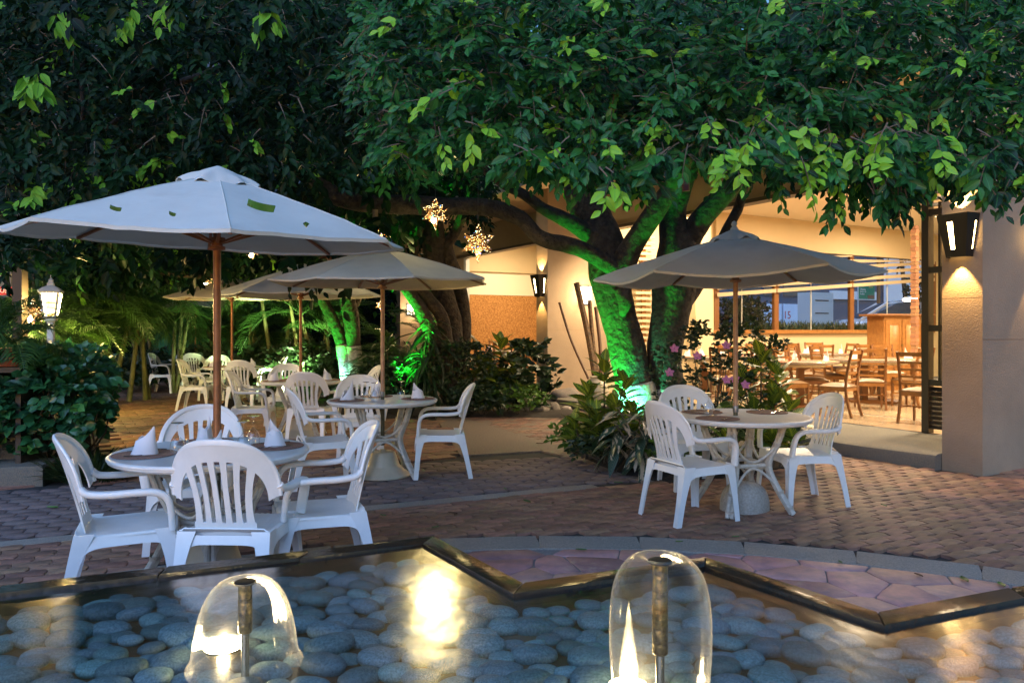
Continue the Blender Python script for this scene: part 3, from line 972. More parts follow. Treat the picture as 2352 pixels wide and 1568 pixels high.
# floor with tiles
fl = MB().ubox(.2, 8.3, 1.402, 13.2, -.02, .138).build('floor', M['mortar'], bld)
MB().ubox(8.6, 15.6, 1.402, 4.24, -.02, .15).build('floor', M['floor_tile'], bld)
T_ = .60
tm = None
for i in range(13):
    for j in range(20):
        u0, v0 = .42 + i * T_, 1.402 + j * T_
        if v0 > 9.5: continue
        if v0 <= 2.5 < v0 + T_:
            MB().ubox(u0 + .002, u0 + T_ - .002, v0 + .002, 2.48, .139, .150).build('tile', M['floor_tile'], fl, smooth=False)
            MB().ubox(u0 + .002, u0 + T_ - .002, 2.60, max(v0 + T_, 2.62) - .002, .139, .150).build('tile', M['floor_tile'], fl, smooth=False)
        elif v0 > 2.5 or v0 + T_ < 2.5:
            vv = max(v0, 2.60) if v0 > 2.4 else v0
            MB().ubox(u0 + .002, u0 + T_ - .002, vv + .002, v0 + T_ - .002, .139, .150).build('tile', M['floor_tile'], fl, smooth=False)
# pebble inlay: one low strip of small stones set on edge
R = random.Random(8)
inl = MB()
for k in range(240):
    for r_ in range(2):
        c = B(.45 + k * .032, 2.515 + r_ * .05 + R.uniform(-.006, .006), .146)
        inl.lathe([(.0, .007), (.009, .005), (.014, 0)], 6, M=Matrix.Translation(c) @ Matrix.Rotation(AZ + R.uniform(-.5, .5) + (.7 if r_ else -.7), 4, 'Z') @ Matrix.Diagonal((1.5, .8, 1, 1)))
inl.build('pebble_inlay', M['pebble_inlay'], fl, kind='stuff')
# header beams, soffit, ceilings
for ua, ub in ((.41, 8.165), (8.595, 15.595)):
    MB().ubox(ua, ub, 1.30, 1.56, 3.46, 4.14).build('header_beam', M['fascia'], bld)
    MB().ubox(ua, ub, 1.27, 1.50, 3.40, 3.458).build('header_trim', M['frame_metal'], bld)
MB().ubox(.42, 16.6, -.55, 1.60, 4.145, 4.40).build('soffit', M['wall'], bld)
MB().ubox(.42, 16.6, -.40, 1.20, 4.405, 5.2).build('parapet', M['fascia'], bld)
MB().ubox(.42, 16.6, 1.25, 1.60, 4.405, 5.6).build('upper_wall', M['grey_wall'], bld)
MB().ubox(.41, 8.165, 1.565, 13.2, 4.00, 4.10).build('ceiling', M['ceiling'], bld)
MB().ubox(8.60, 15.595, 1.565, 4.24, 4.00, 4.10).build('ceiling', M['ceiling'], bld)
# far wall of the dining room with its window
VW0, VW1 = v_at(1640, 8.17), 12.2
SILL = 1.33
wf = MB()
wf.ubox(8.17, 8.32, 1.405, VW0 - .003, .15, 3.998)
wf.ubox(8.17, 8.32, VW0, VW1, .15, SILL)
wf.ubox(8.10, 8.32, VW0, VW1, 3.27, 3.998)
wf.ubox(8.17, 8.32, VW1 + .003, 13.2, .15, 3.998)
wf.build('wall', M['wall_in'], bld)
MB().ubox(.3, 8.3, 13.0, 13.15, .15, 3.998).build('wall', M['wall_in'], bld)
MB().ubox(.42, .56, 3.2, 12.99, .15, 3.998).build('wall', M['wall_in'], bld)
win = MB().ubox(8.09, 8.168, VW0 - .25, VW1, SILL + .002, SILL + .085).build('window', M['oak'], bld)
joints = [VW0, v_at(1706, 8.17), v_at(1778, 8.17), v_at(1865, 8.17), v_at(1952, 8.17), v_at(2040, 8.17), VW1]
for k, v in enumerate(joints):
    if k % 2 == 0:
        MB().ubox(8.155, 8.235, v, v + .14, SILL + .087, 3.26).build('mullion', M['oak_dark'], win)
    else:
        MB().ubox(8.19, 8.215, v - .006, v + .006, SILL + .087, 3.26).build('glass_joint', M['white_paint'], win)
for k in range(6):
    a = joints[k] + (.142 if k % 2 == 0 else .008); b = joints[k + 1] - (.002 if k % 2 else .008)
    MB().ubox(8.196, 8.204, a, b, SILL + .087, 3.26).build('pane', M['pane'], win, smooth=False)
# roller blind of broad cream bands, hanging lower towards the left
blind = thing('window_blind', 'cream banded blind pulled halfway down the dining room window', 'blind', (0, 0, 0))
M['blind'] = mat('blind_fabric', (.66, .54, .36), .8, trans=.3)
bz = lambda v: 2.14 + (2.66 - 2.14) * (v - joints[0]) / (v_at(2095, 8.17) - joints[0])
for pn in range(3):
    va, vb = joints[pn * 2] + .02, joints[pn * 2 + 2] - .02
    for k in range(9):
        z = k * .150
        hgt = .085
        if bz(va) + z + hgt > 3.24: continue
        q = []
        for u_ in (8.085, 8.090):
            for v, zz in ((va, bz(va) + z), (vb, bz(vb) + z), (vb, bz(vb) + z + hgt), (va, bz(va) + z + hgt)):
                q.append(B(u_, v, min(zz, 3.26)))
        MB().add(q, [(0, 1, 2, 3), (7, 6, 5, 4), (0, 4, 5, 1), (1, 5, 6, 2), (2, 6, 7, 3), (3, 7, 4, 0)]).build('slat', M['blind'], blind, smooth=False)
# slanted plaster column, and the slatted screen seen between the trunks
uq, vq = 7.2, v_at(1606, 7.2)
cl = MB()
q0 = [B(uq, vq, .15), B(uq, vq + .42, .15), B(uq + .3, vq + .42, .15), B(uq + .3, vq, .15)]
q1 = [B(uq, vq - .22, 3.99), B(uq, vq + .30, 3.99), B(uq + .3, vq + .30, 3.99), B(uq + .3, vq - .22, 3.99)]
cl.add(q0 + q1, [(3, 2, 1, 0), (4, 5, 6, 7), (0, 1, 5, 4), (1, 2, 6, 5), (2, 3, 7, 6), (3, 0, 4, 7)])
cl.build('column', M['wall_in'], bld)
va = v_at(1462, 8.0); vb = v_at(1506, 8.0)
scr = thing('slatted_screen', 'screen of horizontal pale slats on the dining room wall, seen between the tree trunks', 'screen', (0, 0, 0))
for k in range(22):
    MB().ubox(8.02, 8.06, va, vb, 1.0 + k * .115, 1.055 + k * .115).build('slat', M['blind'], scr, smooth=False)
MB().ubox(8.07, 8.11, (va + vb) / 2 - .05, (va + vb) / 2 + .05, .15, 3.7).build('post', M['oak'], scr)
# glazed side frame beside the near pier
ga, gb = u_at(2163, 1.42) - .15, u_at(2123, 1.42)
fr = thing('glazed_side_frame', 'bronze framed side light with a louvred foot beside the tall plaster pier', 'window frame', (0, 0, 0))
MB().ubox(gb - .09, gb, 1.36, 1.47, .15, 3.40).build('post', M['frame_metal'], fr)
MB().ubox(ga - .06, ga, 1.36, 1.47, .15, 3.40).build('post', M['frame_metal'], fr)
gm = gb - .19
MB().ubox(gm - .03, gm, 1.40, 1.45, .80, 3.0).build('post', M['frame_metal'], fr)
for z in (.74, 1.41, 2.13, 2.84):
    MB().ubox(ga + .001, gb - .091, 1.37, 1.46, z, z + .075).build('rail', M['frame_metal'], fr)
for z0, z1 in ((.816, 1.409), (1.486, 2.129), (2.206, 2.839)):
    MB().ubox(ga + .001, gb - .091, 1.412, 1.418, z0, z1).build('pane', M['pane'], fr, smooth=False)
def louvre(z0, z1, n):
    for k in range(n):
        z = z0 + (z1 - z0) * (k + .5) / n
        q = []
        for zz, dv in ((z - .022, 0), (z + .022, .05)):
            for u_ in (ga + .001, gb - .091):
                q.append(B(u_, 1.38 + dv, zz)); q.append(B(u_, 1.38 + dv, zz + .008))
        MB().add(q, [(0, 2, 3, 1), (4, 5, 7, 6), (0, 4, 6, 2), (1, 3, 7, 5), (0, 1, 5, 4), (2, 6, 7, 3)]).build('slat', M['frame_metal'], fr, smooth=False)
louvre(.20, .72, 9)
louvre(2.93, 3.38, 6)
# brick column behind the frame
vc = v_at(2100, 4.2)
bc = thing('brick_column', 'slim column of staggered pale bricks behind the glazed frame', 'column', (0, 0, 0))
R = random.Random(4)
M['pale_brick'] = mat('pale_brick', (.33, .17, .09), .85, rnd=.2, bump=.4, bscale=60)
for k in range(48):
    z = .152 + k * .066
    off = .03 if k % 2 else 0
    MB().ubox(4.2, 4.30, vc + .05 - off * .6, vc + .15 - off * .6, z, z + .060).build('brick', M['pale_brick'], bc, smooth=False)
# second opening: door frame, cork wall, upper wall
MB().ubox(14.66, 14.80, 1.36, 1.47, .15, 3.40).build('post', M['white_paint'], bld)
MB().ubox(15.55, 15.60, 1.405, 4.24, .15, 2.43).build('cork_panel', M['cork'], bld)
MB().ubox(15.54, 15.60, 1.405, 4.24, 2.433, 3.10).build('wall', M['ceiling'], bld)
MB().ubox(15.45, 15.60, 1.405, 4.24, 3.103, 3.998).build('wall', M['wall_in'], bld)
MB().ubox(8.6, 15.62, 4.245, 4.28, .15, 4.1).build('wall', M['wall_in'], bld)
MB().ubox(14.81, 15.59, 1.38, 1.40, .15, 3.40).build('wall', M['wall'], bld)
# second fin face beyond, and the garden wall that carries on behind the trees
# smoke detector
c = W(1820, 471, 12.3)
det = MB().lathe([(.0, -.05), (.06, -.05), (.085, -.03), (.09, 0)], 20, c=(c.x, c.y, 3.999))
tag(det.build('smoke_detector', M['white_paint']), 'round white smoke detector on the dining room ceiling', 'smoke detector')

# interior lamps (warm)
def area(name, loc, size, e, col, rot=(0, 0, 0), sy=None):
    d = bpy.data.lights.new(name, 'AREA'); d.energy = e * LK; d.color = col; d.size = size
    if sy: d.shape = 'RECTANGLE'; d.size_y = sy
    o = bpy.data.objects.new(name, d); link(o); o.location = loc; o.rotation_euler = rot
    return o
def point(name, loc, e, col, r=.05, parent=None):
    d = bpy.data.lights.new(name, 'POINT'); d.energy = e * LK; d.color = col; d.shadow_soft_size = r
    o = bpy.data.objects.new(name, d); link(o, parent); o.location = loc
    return o
def spot(name, loc, target, e, col, ang=60, blend=.6, r=.05):
    d = bpy.data.lights.new(name, 'SPOT'); d.energy = e * LK; d.color = col; d.spot_size = rad(ang); d.spot_blend = blend; d.shadow_soft_size = r
    o = bpy.data.objects.new(name, d); link(o); o.location = loc
    o.rotation_euler = (Vector(target) - Vector(loc)).to_track_quat('-Z', 'Y').to_euler()
    return o
WARM = (1.0, .79, .51)
for k, (u, v) in enumerate(((1.6, 2.3), (4.2, 2.3), (6.8, 2.3), (2.2, 5.5), (5.5, 5.5), (2.5, 9), (6.0, 9))):
    pc = B(u, v, 3.97)
    dl = thing('ceiling_downlight', 'round recessed downlight in the dining room ceiling', 'ceiling light', pc, 0, 'downlights in the dining room ceiling')
    MB().lathe([(.10, .03), (.105, 0), (.09, -.006), (.085, .02)], 20).build('ring', M['white_paint'], dl)
    MB().lathe([(.084, .012), (0, .012)], 20).build('lens', M['lamp_pane'], dl)
    area('downlight_glow', B(u, v, 3.93), .5, 84, WARM)
area('downlight_glow', B(11.0, 3.0, 3.93), .8, 75, WARM)
area('downlight_glow', B(13.8, 2.6, 3.93), .6, 45, WARM)

# ------------------------------------------------------------------ wall lamps
def sconce(base, nrm, label, loc, e=14):
    """trapezoid metal lamp; nrm points off the wall"""
    ang = math.atan2(nrm.y, nrm.x) + math.pi / 2      # local -y looks off the wall
    t = thing('wall_sconce', label, 'wall lamp', loc, ang, 'tapered metal wall lamps')
    s = MB()
    def sec(w, d, z): return [(-w / 2, 0, z), (-w * .43, -d, z), (w * .43, -d, z), (w / 2, 0, z)]
    top, bot = sec(.37, .17, .43), sec(.23, .10, 0)
    zt = [top, bot]
    # three faces as panels with slots between them
    vs = [Vector(p) for p in bot] + [Vector(p) for p in top]
    def panel(i, j, cut):
        a, b, c, d = vs[i], vs[j], vs[j + 4], vs[i + 4]
        g = lambda s_, t_: a.lerp(b, s_).lerp(d.lerp(c, s_), t_)
        nrm_ = (b - a).cross(d - a).normalized() * .004
        def quad(s0, s1, t0, t1, m=0):
            q = [g(s0, t0), g(s1, t0), g(s1, t1), g(s0, t1)]
            s.add(q + [p - nrm_ for p in q], [(0, 1, 2, 3), (7, 6, 5, 4), (0, 4, 5, 1), (1, 5, 6, 2), (2, 6, 7, 3), (3, 7, 4, 0)])
        if cut:
            c0, c1 = cut
            quad(0, c0, 0, 1); quad(c1, 1, 0, 1); quad(c0, c1, 0, .18); quad(c0, c1, .82, 1)
            q = [g(c0, .18), g(c1, .18), g(c1, .82), g(c0, .82)]
            q = [p - nrm_ * 2 for p in q]
            MB().add(q, [(0, 1, 2, 3)]).build('slot_glass', M['sconce_slot'], t, smooth=False)
        else: quad(0, 1, 0, 1)
    panel(0, 1, (.40, .62)); panel(1, 2, (.30, .50)); panel(2, 3, (.70, .86))
    s.build('shade', M['black_metal'], t, smooth=False)
    MB().box((0, .006, .21), (.12, .012, .25)).build('back_plate', M['black_metal'], t)
    n = Vector(nrm)
    c = Vector(loc) + n * .075
    spot('sconce_down', c + Vector((0, 0, -.02)), c + Vector((0, 0, -2)) - n * .12, e, (1, .62, .20), 72, .25, .02)
    spot('sconce_up', c + Vector((0, 0, .44)), c + Vector((0, 0, 2)) - n * .12, e * 1.3, (1, .66, .26), 84, .25, .02)
    return t
sconce(None, -ND, 'large tapered wall lamp on the tall near pier at the right', B((u_at(2163, 0) + 0) / 2 - .0, -.002, 2.16), 34)
sconce(None, -ND, 'tapered wall lamp on the narrow pier beside the cork walled room', B(8.39, -.002, 2.06), 18)
sconce(None, -FD, 'tapered wall lamp around the corner of the near pier, cut by the right edge', B(-.002, v_at(2378, 0) + .0, 2.16), 16)

def box_lamp(px, y0, y1, u, label, w, e):
    v = v_at(px, u); c = B(u, v, 0); d = c.y
    z0, z1 = H + (HZ - y1) * d / F, H + (HZ - y0) * d / F
    t = thing('box_wall_lamp', label, 'wall lamp', (0, 0, 0), 0, 'white box wall lamps')
    MB().ubox(u - .12, u - .01, v - w / 2, v + w / 2, z0, z1).build('shade', M['white_lamp'], t, smooth=False)
    MB().ubox(u - .012, u - .002, v - w / 2 - .03, v + w / 2 + .03, z0 - .03, z1 + .03).build('back_plate', M['dark_metal'], t, smooth=False)
    point('box_lamp_glow', B(u - .3, v, (z0 + z1) / 2), e, (1, .74, .38), .08, None)
box_lamp(1341, 659, 697, 8.17, 'white box wall lamp on the plaster wall left of the big trunk', .20, 14)
box_lamp(945, 700, 722, 15.6, 'small white box wall lamp glimpsed behind the middle tree', .25, 9)
# ------------------------------------------------------------------ moulded plastic armchair
def chair_parts():
    out = {}
    def bk(x, z):
        t = (z - .40) / .47
        return -.195 - .115 * t - .025 * t * t + (.55 + .75 * max(0, t)) * x * x
    # seat: dished, ribbed
    s = MB()
    def seat(u, v):
        x = (u - .5) * .45 * (1 + .06 * v)
        y = -.215 + v * .455
        z = .412 + .010 * v - .016 * math.sin(v * math.pi) * (1 - (2 * u - 1) ** 2)
        if v < .12: z += .030 * ((.12 - v) / .12) ** 2
        if v > .90: z -= .030 * ((v - .90) / .10) ** 2
        e = abs(2 * u - 1)
        if e > .93: z -= .010
        k = int(round(u * 44))
        if .10 < v < .93 and e < .9 and k % 3 == 0: z -= .0035
        return (x, y, z)
    s.grid(seat, 44, 26, th=.006)
    # skirts with arched lower edges
    for sx in (-1, 1):
        def side(u, v, sx=sx):
            y = -.21 + u * .44
            e = abs(2 * u - 1)
            drop = .055 + .075 * e ** 6
            return (sx * (.222 + .012 * v), y, .408 + .008 * u - v * drop)
        s.grid(side, 16, 3, th=.005 * sx)
    for sy, y0 in ((1, .238), (-1, -.212)):
        def fr(u, v, sy=sy, y0=y0):
            x = (u - .5) * .44
            e = abs(2 * u - 1)
            drop = .045 + .085 * e ** 7
            return (x, y0 + sy * .010 * v, .404 - v * drop)
        s.grid(fr, 18, 3, th=-.005 * sy)
    out['seat'] = s.mesh('seat', M['plastic'], angle=50)
    # backrest built flat, bent by bk, then thickened
    bm = bmesh.new()
    def outer(th):
        c, s_ = math.cos(th), math.sin(th)
        return (math.copysign(abs(c) ** .80, c) * .268, .600 + .285 * abs(s_) ** .80)
    def inner_(th):
        c, s_ = math.cos(th), math.sin(th)
        return (math.copysign(abs(c) ** .85, c) * .222, .575 + .213 * abs(s_) ** .85)
    N = 40
    def V(x, z): return bm.verts.new((x, bk(x, z), z))
    rows = []
    for i in range(N + 1):
        th = math.pi * i / N
        (ox, oz), (ix, iz) = outer(th), inner_(th)
        rows.append([V(ox + (ix - ox) * k / 4, oz + (iz - oz) * k / 4) for k in range(5)])
    for i in range(N):
        for k in range(4):
            bm.faces.new((rows[i][k], rows[i][k + 1], rows[i + 1][k + 1], rows[i + 1][k]))
    def iz_at(x):
        a = min(1, abs(x) / .222)
        c = a ** (1 / .85)
        return .575 + .213 * (1 - c * c) ** .425
    for k in range(6):
        f = (k - 2.5) / 2.5
        xb, xt = f * .132, f * .160
        w = .0135 if abs(k - 2.5) < 2 else .0165
        top = iz_at(xt) + .012
        prev = None
        for j in range(13):
            t = j / 12
            x = xb + (xt - xb) * t - math.copysign(.020, f) * math.sin(t * math.pi) * abs(f) * .7
            ww = w * (1.0 + .30 * abs(2 * t - 1) ** 3)
            z = .445 + (top - .445) * t
            cur = [V(x - ww, z), V(x, z), V(x + ww, z)]
            if prev:
                for q in (0, 1):
                    bm.faces.new((prev[q], prev[q + 1], cur[q + 1], cur[q]))
            prev = cur
    prev = None
    for j in range(5):
        z = .398 + j * .017
        hw = .165 - .10 * 0
        cur = [V(-.158 + .316 * q / 14, z) for q in range(15)]
        if prev:
            for q in range(14):
                bm.faces.new((prev[q], prev[q + 1], cur[q + 1], cur[q]))
        prev = cur
    bmesh.ops.recalc_face_normals(bm, faces=bm.faces)
    for f in bm.faces:
        if f.normal.y > 0: f.normal_flip()
    bmesh.ops.solidify(bm, geom=bm.faces[:], thickness=.008)
    # rolled rim round the arch
    me = bpy.data.meshes.new('backrest'); bm.to_mesh(me); bm.free()
    mb = MB()
    mb.add([v.co[:] for v in me.vertices], [tuple(p.vertices) for p in me.polygons])
    pts = []
    for i in range(N + 1):
        ox, oz = outer(math.pi * i / N)
        pts.append((ox, bk(ox, oz) + .010, oz))
    mb.tube(pts, 1, 8, sq=(.020, .034, .8), up=(0, 1, 0))
    out['backrest'] = mb.mesh('backrest', M['plastic'], angle=50)
    # arms: from the arch forward, bending down into the front leg
    for sx in (-1, 1):
        a = MB()
        y0 = bk(.262, .62)
        path = [(.262, y0 + .006, .655), (.272, y0 + .040, .630), (.283, -.06, .622), (.288, .04, .624), (.286, .13, .620), (.280, .180, .600), (.274, .205, .560), (.262, .215, .50), (.247, .220, .42)]
        sp_ = spline([(sx * p[0], p[1], p[2]) for p in path], 5)
        a.tube(sp_, 1, 12, sq=(.056, .034, .6), up=(sx * .9, 0.05, 0))
        out['armrest%d' % sx] = a.mesh('armrest', M['plastic'], angle=60)
    # legs: angle section, flared at the top
    for sx in (-1, 1):
        for sy in (-1, 1):
            top = Vector((sx * .236, sy * .222 + (.01 if sy > 0 else 0), .425))
            bot = Vector((sx * (.262 if sy > 0 else .245), (.262 if sy > 0 else -.305), 0))
            l = MB()
            n = 7
            pr = []
            for k in range(n):
                t = k / (n - 1)
                c = top.lerp(bot, t)
                w = .050 * (1 - t) ** 3 + .046
                w2 = .050 * (1 - t) ** 3 + .044
                h = .006
                pr.append([c + Vector((0, 0, 0)), c + Vector((-sx * w, 0, 0)), c + Vector((-sx * w, -sy * h, 0)), c + Vector((-sx * h, -sy * h, 0)), c + Vector((-sx * h, -sy * w2, 0)), c + Vector((0, -sy * w2, 0))])
            vs = [p for r_ in pr for p in r_]
            fs = []
            for k in range(n - 1):
                for q in range(6):
                    j = (q + 1) % 6
                    f = (k * 6 + q, k * 6 + j, (k + 1) * 6 + j, (k + 1) * 6 + q)
                    fs.append(f if sx * sy < 0 else f[::-1])
            fs.append(tuple(range(6))); fs.append(tuple(range((n - 1) * 6, n * 6)))
            l.add(vs, fs)
            out['leg%d%d' % (sx, sy)] = l.mesh('leg', M['plastic'], angle=30)
    return out
CP = chair_parts()
CHG = 'white plastic armchairs around the garden tables'
def plastic_chair(x, y, fx, fy, label):
    t = thing('plastic_armchair', label, 'chair', (x, y, .004), math.atan2(fy, fx) - math.pi / 2, CHG)
    for k, me in CP.items():
        nm = k.rstrip('-1')
        o_ = bpy.data.objects.new(me.name.split('.')[0], me); link(o_, t)
    return t

# ------------------------------------------------------------------ rattan table
def table_mesh():
    P_ = {}
    R_, HT = .535, .745
    P_['tabletop'] = MB().lathe([(0, HT - .018), (.47, HT - .018), (.49, HT - .040), (.505, HT - .042), (.520, HT - .034), (.528, HT - .028), (.530, HT - .020), (.536, HT - .014), (.536, HT - .006), (.528, HT), (.515, HT + .001), (.508, HT - .002), (0, HT - .002)], 56).mesh('tabletop', M['tabletop'])
    l = MB()
    for dx in (-.019, .019):
        l.tube(spline([(.335, dx, HT - .04), (.285, dx, .55), (.215, dx * .8, .375), (.265, dx * .9, .22), (.395, dx, 0)], 6), .0165, 8)
    l.tube(spline([(.315, 0, HT - .04), (.265, 0, .55), (.195, 0, .375), (.245, 0, .22), (.375, 0, 0)], 6), .0165, 8)
    P_['leg'] = l.mesh('leg', M['rattan'])
    b = MB()
    for z, r, rr in ((.64, .305, .037), (.53, .270, .037), (.375, .205, .036), (.165, .295, .037), (.045, .365, .037)):
        for q in range(3):
            b.lathe([(rr, -.004), (rr + .003, 0), (rr, .004)], 12, M=Matrix.Translation((r, 0, z + (q - 1) * .008)) @ Matrix.Diagonal((.75, 1.05, 1, 1)))
    P_['binding'] = b.mesh('binding', M['binding'])
    s = MB(); a = .205 * math.sqrt(.5)
    s.tube([(.205, 0, .365), (0, .205, .365)], .017, 8)
    P_['stretcher'] = s.mesh('stretcher', M['rattan'])
    c45 = math.cos(rad(45))
    def arc_pts(r_, z0, z1, up):
        pts = []
        for k in range(15):
            t = k / 14
            ang = t * math.pi / 2
            w = math.sin(t * math.pi) ** .6
            z = z0 + (z1 - z0) * w
            rad_ = r_(t)
            p = Vector((1, 0)).lerp(Vector((0, 1)), t)
            pts.append((p.x * rad_, p.y * rad_, z))
        return pts
    u = MB().tube(arc_pts(lambda t: .285 - .055 * math.sin(t * math.pi), .585, .395, 0), .0105, 8)
    P_['upper_brace'] = u.mesh('upper_brace', M['rattan'])
    u = MB().tube(arc_pts(lambda t: .300 - .075 * math.sin(t * math.pi), .13, .345, 0), .0105, 8)
    P_['lower_brace'] = u.mesh('lower_brace', M['rattan'])
    return P_
TP = table_mesh()
TG = 'round white rattan legged garden tables'
def rattan_table(x, y, rz, label):
    t = thing('garden_table', label, 'table', (x, y, .004), rz, TG)
    inst('tabletop', TP['tabletop'], t, Matrix())
    for k in range(4):
        T = Matrix.Rotation(k * math.pi / 2, 4, 'Z')
        lg = inst('leg', TP['leg'], t, T)
        inst('binding', TP['binding'], lg, Matrix())
        for n in ('stretcher', 'upper_brace', 'lower_brace'):
            inst(n, TP[n], t, T)
    return t

# ------------------------------------------------------------------ umbrella
def umbrella(x, y, n, R_, z_rim, z_top, rz, cloth, wood, label, tilt=(0, 0), vent=.22, sag=.05, seed=0, z_foot=.30, collar=True, dark_foot=True, pr=.021, ph=rad(24)):
    t = thing('umbrella', label, 'umbrella', (x, y, 0), 0, 'market umbrellas over the garden tables')
    TT = Matrix.Translation((0, 0, z_rim)) @ Matrix.Rotation(rad(tilt[0]), 4, 'X') @ Matrix.Rotation(rad(tilt[1]), 4, 'Y') @ Matrix.Translation((0, 0, -z_rim))
    hh = z_top - z_rim
    RS = random.Random(seed)
    corner = [(R_ * (1 + RS.uniform(-.02, .02)), RS.uniform(-.018, .018)) for _ in range(n)]
    off = mnoise.noise
    def surf(k, a, r):
        """panel k, a in 0..1 across, r in 0..1 from peak to rim"""
        (ra, za), (rb, zb) = corner[k], corner[(k + 1) % n]
        pa = Vector((math.cos(ph + 2 * math.pi * k / n), math.sin(ph + 2 * math.pi * k / n))) * ra
        pb = Vector((math.cos(ph + 2 * math.pi * (k + 1) / n), math.sin(ph + 2 * math.pi * (k + 1) / n))) * rb
        q = pa.lerp(pb, a)
        sg = math.sin(a * math.pi)
        q = q * (1 - .02 * sg * r)                    # taut edge pulled in
        z = z_rim + hh * (1 - r) ** 1.0 + .012 * math.sin(r * math.pi) + (za + (zb - za) * a) * r
        z -= sag * sg * r ** 1.6
        z += .010 * off(Vector((q.x * r * 3, q.y * r * 3, seed * 3.3))) * r + .004 * off(Vector((q.x * r * 11, q.y * r * 11, seed)))
        return Vector((q.x * r, q.y * r, z))
    for k in range(n):
        mb = MB()
        mb.grid(lambda u_, v_: surf(k, u_, .06 + .94 * v_), 12, 16, th=.003, M=TT)
        # turned hem
        def hem(u_, v_):
            p = surf(k, u_, 1.0); 
            return p + Vector((p.x, p.y, 0)).normalized() * (.004 + .002) + Vector((0, 0, .001 - .016 * v_))
        mb.grid(hem, 12, 2, th=.003, M=TT)
        mb.build('canopy_panel', cloth, t, angle=60)
        # seam welt along the rib
        MB().tube([TT @ (surf(k, 0, r) + Vector((0, 0, .003))) for r in [.06 + .94 * q / 12 for q in range(13)]], .004, 5).build('seam', cloth, t)
    # wind vent cap with a wavy flounce
    cap = MB()
    NN = 72
    def capf(u_, v_):
        a = u_ * 2 * math.pi
        r = vent * (.04 + .96 * v_)
        pa = math.cos(math.pi / n) / math.cos((a % (2 * math.pi / n)) - math.pi / n)
        w = math.sin(a * n + seed) * .55 + math.sin(a * (n + 3) + 1) * .45
        z = z_top + .045 - (hh / R_) * r * 1.0 - .075 * v_ ** 3 * .6 + (.026 * w + .006) * max(0, v_ - .45) / .55
        z += .012 * max(0, .5 - v_)
        return (math.cos(a) * r * (pa * .4 + .6), math.sin(a) * r * (pa * .4 + .6), z)
    cap.grid(capf, NN, 9, th=-.003, M=TT)
    cap.build('vent_cap', cloth, t, angle=70)
    fin = MB().lathe([(0, .105), (.016, .095), (.024, .075), (.016, .058), (.03, .045), (.034, .02), (.034, -.03), (0, -.03)], 16, M=TT @ Matrix.Translation((0, 0, z_top + .01)))
    if seed in (4, 5, 7): fin.build('finial', cloth if seed == 4 else wood, t)
    for k in range(n):
        rb = MB()
        rb.tube([TT @ (surf(k, 0, r) * 1.0 - Vector((0, 0, .020))) for r in [.05 + .93 * q / 8 for q in range(9)]], 1, 4, sq=(.020, .024, .9), up=(0, 0, 1), twist=math.pi / 4)
        ro = rb.build('rib', wood, t, smooth=False)
        a = ph + 2 * math.pi * k / n
        mid = TT @ (surf(k, 0, .52) - Vector((0, 0, .035)))
        hub = Vector((math.cos(a) * .035, math.sin(a) * .035, z_rim - .02))
        MB().tube([hub, mid], 1, 4, sq=(.016, .022, .9), up=(0, 0, 1), twist=math.pi / 4).build('strut', wood, ro, smooth=False)
    MB().lathe([(.024, -.045), (.045, -.04), (.045, -.022), (.030, -.018), (.030, .012), (.045, .016), (.045, .028), (.024, .03)], 20, c=(0, 0, z_rim - .02)).build('hub', wood, t)
    MB().tube([(0, 0, .80), (0, 0, z_top - .02)], pr, 16).build('pole', wood, t)
    if collar:
        MB().lathe([(pr + .002, .775), (pr + .0035, .778), (pr + .0035, .822), (pr + .002, .825)], 20).build('collar', M['grey_metal'], t)
    MB().tube([(0, 0, z_foot), (0, 0, .80)], pr * .97, 16).build('lower_pole', M['bronze_pole'] if dark_foot else wood, t)
    return t

def bell_base(x, y, label, m=None, r=.27, h=.235):
    t = MB().lathe([(0, 0), (r, 0), (r * 1.0, .012), (r * .97, .022), (r * .90, .035), (r * .76, .060), (r * .70, .085), (r * .66, .090), (r * .60, .11), (r * .50, h * .85), (r * .45, h * .97), (r * .42, h), (.032, h), (.028, h + .02), (.0, h + .02)], 40)
    o_ = t.build('umbrella_stand', m or M['cream_plaster'])
    o_.location = (x, y, .004)
    return tag(o_, label, 'umbrella stand')

# ------------------------------------------------------------------ things on the tables
def napkin_mesh(seed):
    R_ = random.Random(seed)
    mb = MB()
    def f(u_, v_):
        a = rad(-140 + 280 * u_)
        pk = math.exp(-((u_ - .36) / .17) ** 2)
        top = .045 + .02 * math.sin(u_ * 9 + seed) + .105 * pk
        r = .052 * (1 - .25 * v_) * (1 - .55 * pk * v_ ** 2)
        return (math.cos(a) * r * 1.15 + .030 * pk * v_ ** 2, math.sin(a) * r * .75 + .005 * math.sin(9 * u_ + seed) * v_, top * v_)
    mb.grid(f, 26, 12, th=.003)
    def g2(u_, v_):
        a = rad(60 + 150 * u_)
        r = .052 * (1 - v_ * .35)
        return (math.cos(a) * r * 1.1 + .012 * v_, math.sin(a) * r * .9 - .004, .085 * v_ * (1 - .5 * abs(u_ - .5)))
    mb.grid(g2, 14, 6, th=.003)
    return mb.mesh('napkin', M['napkin'], angle=70)
NK = [napkin_mesh(s) for s in (1, 2, 5)]
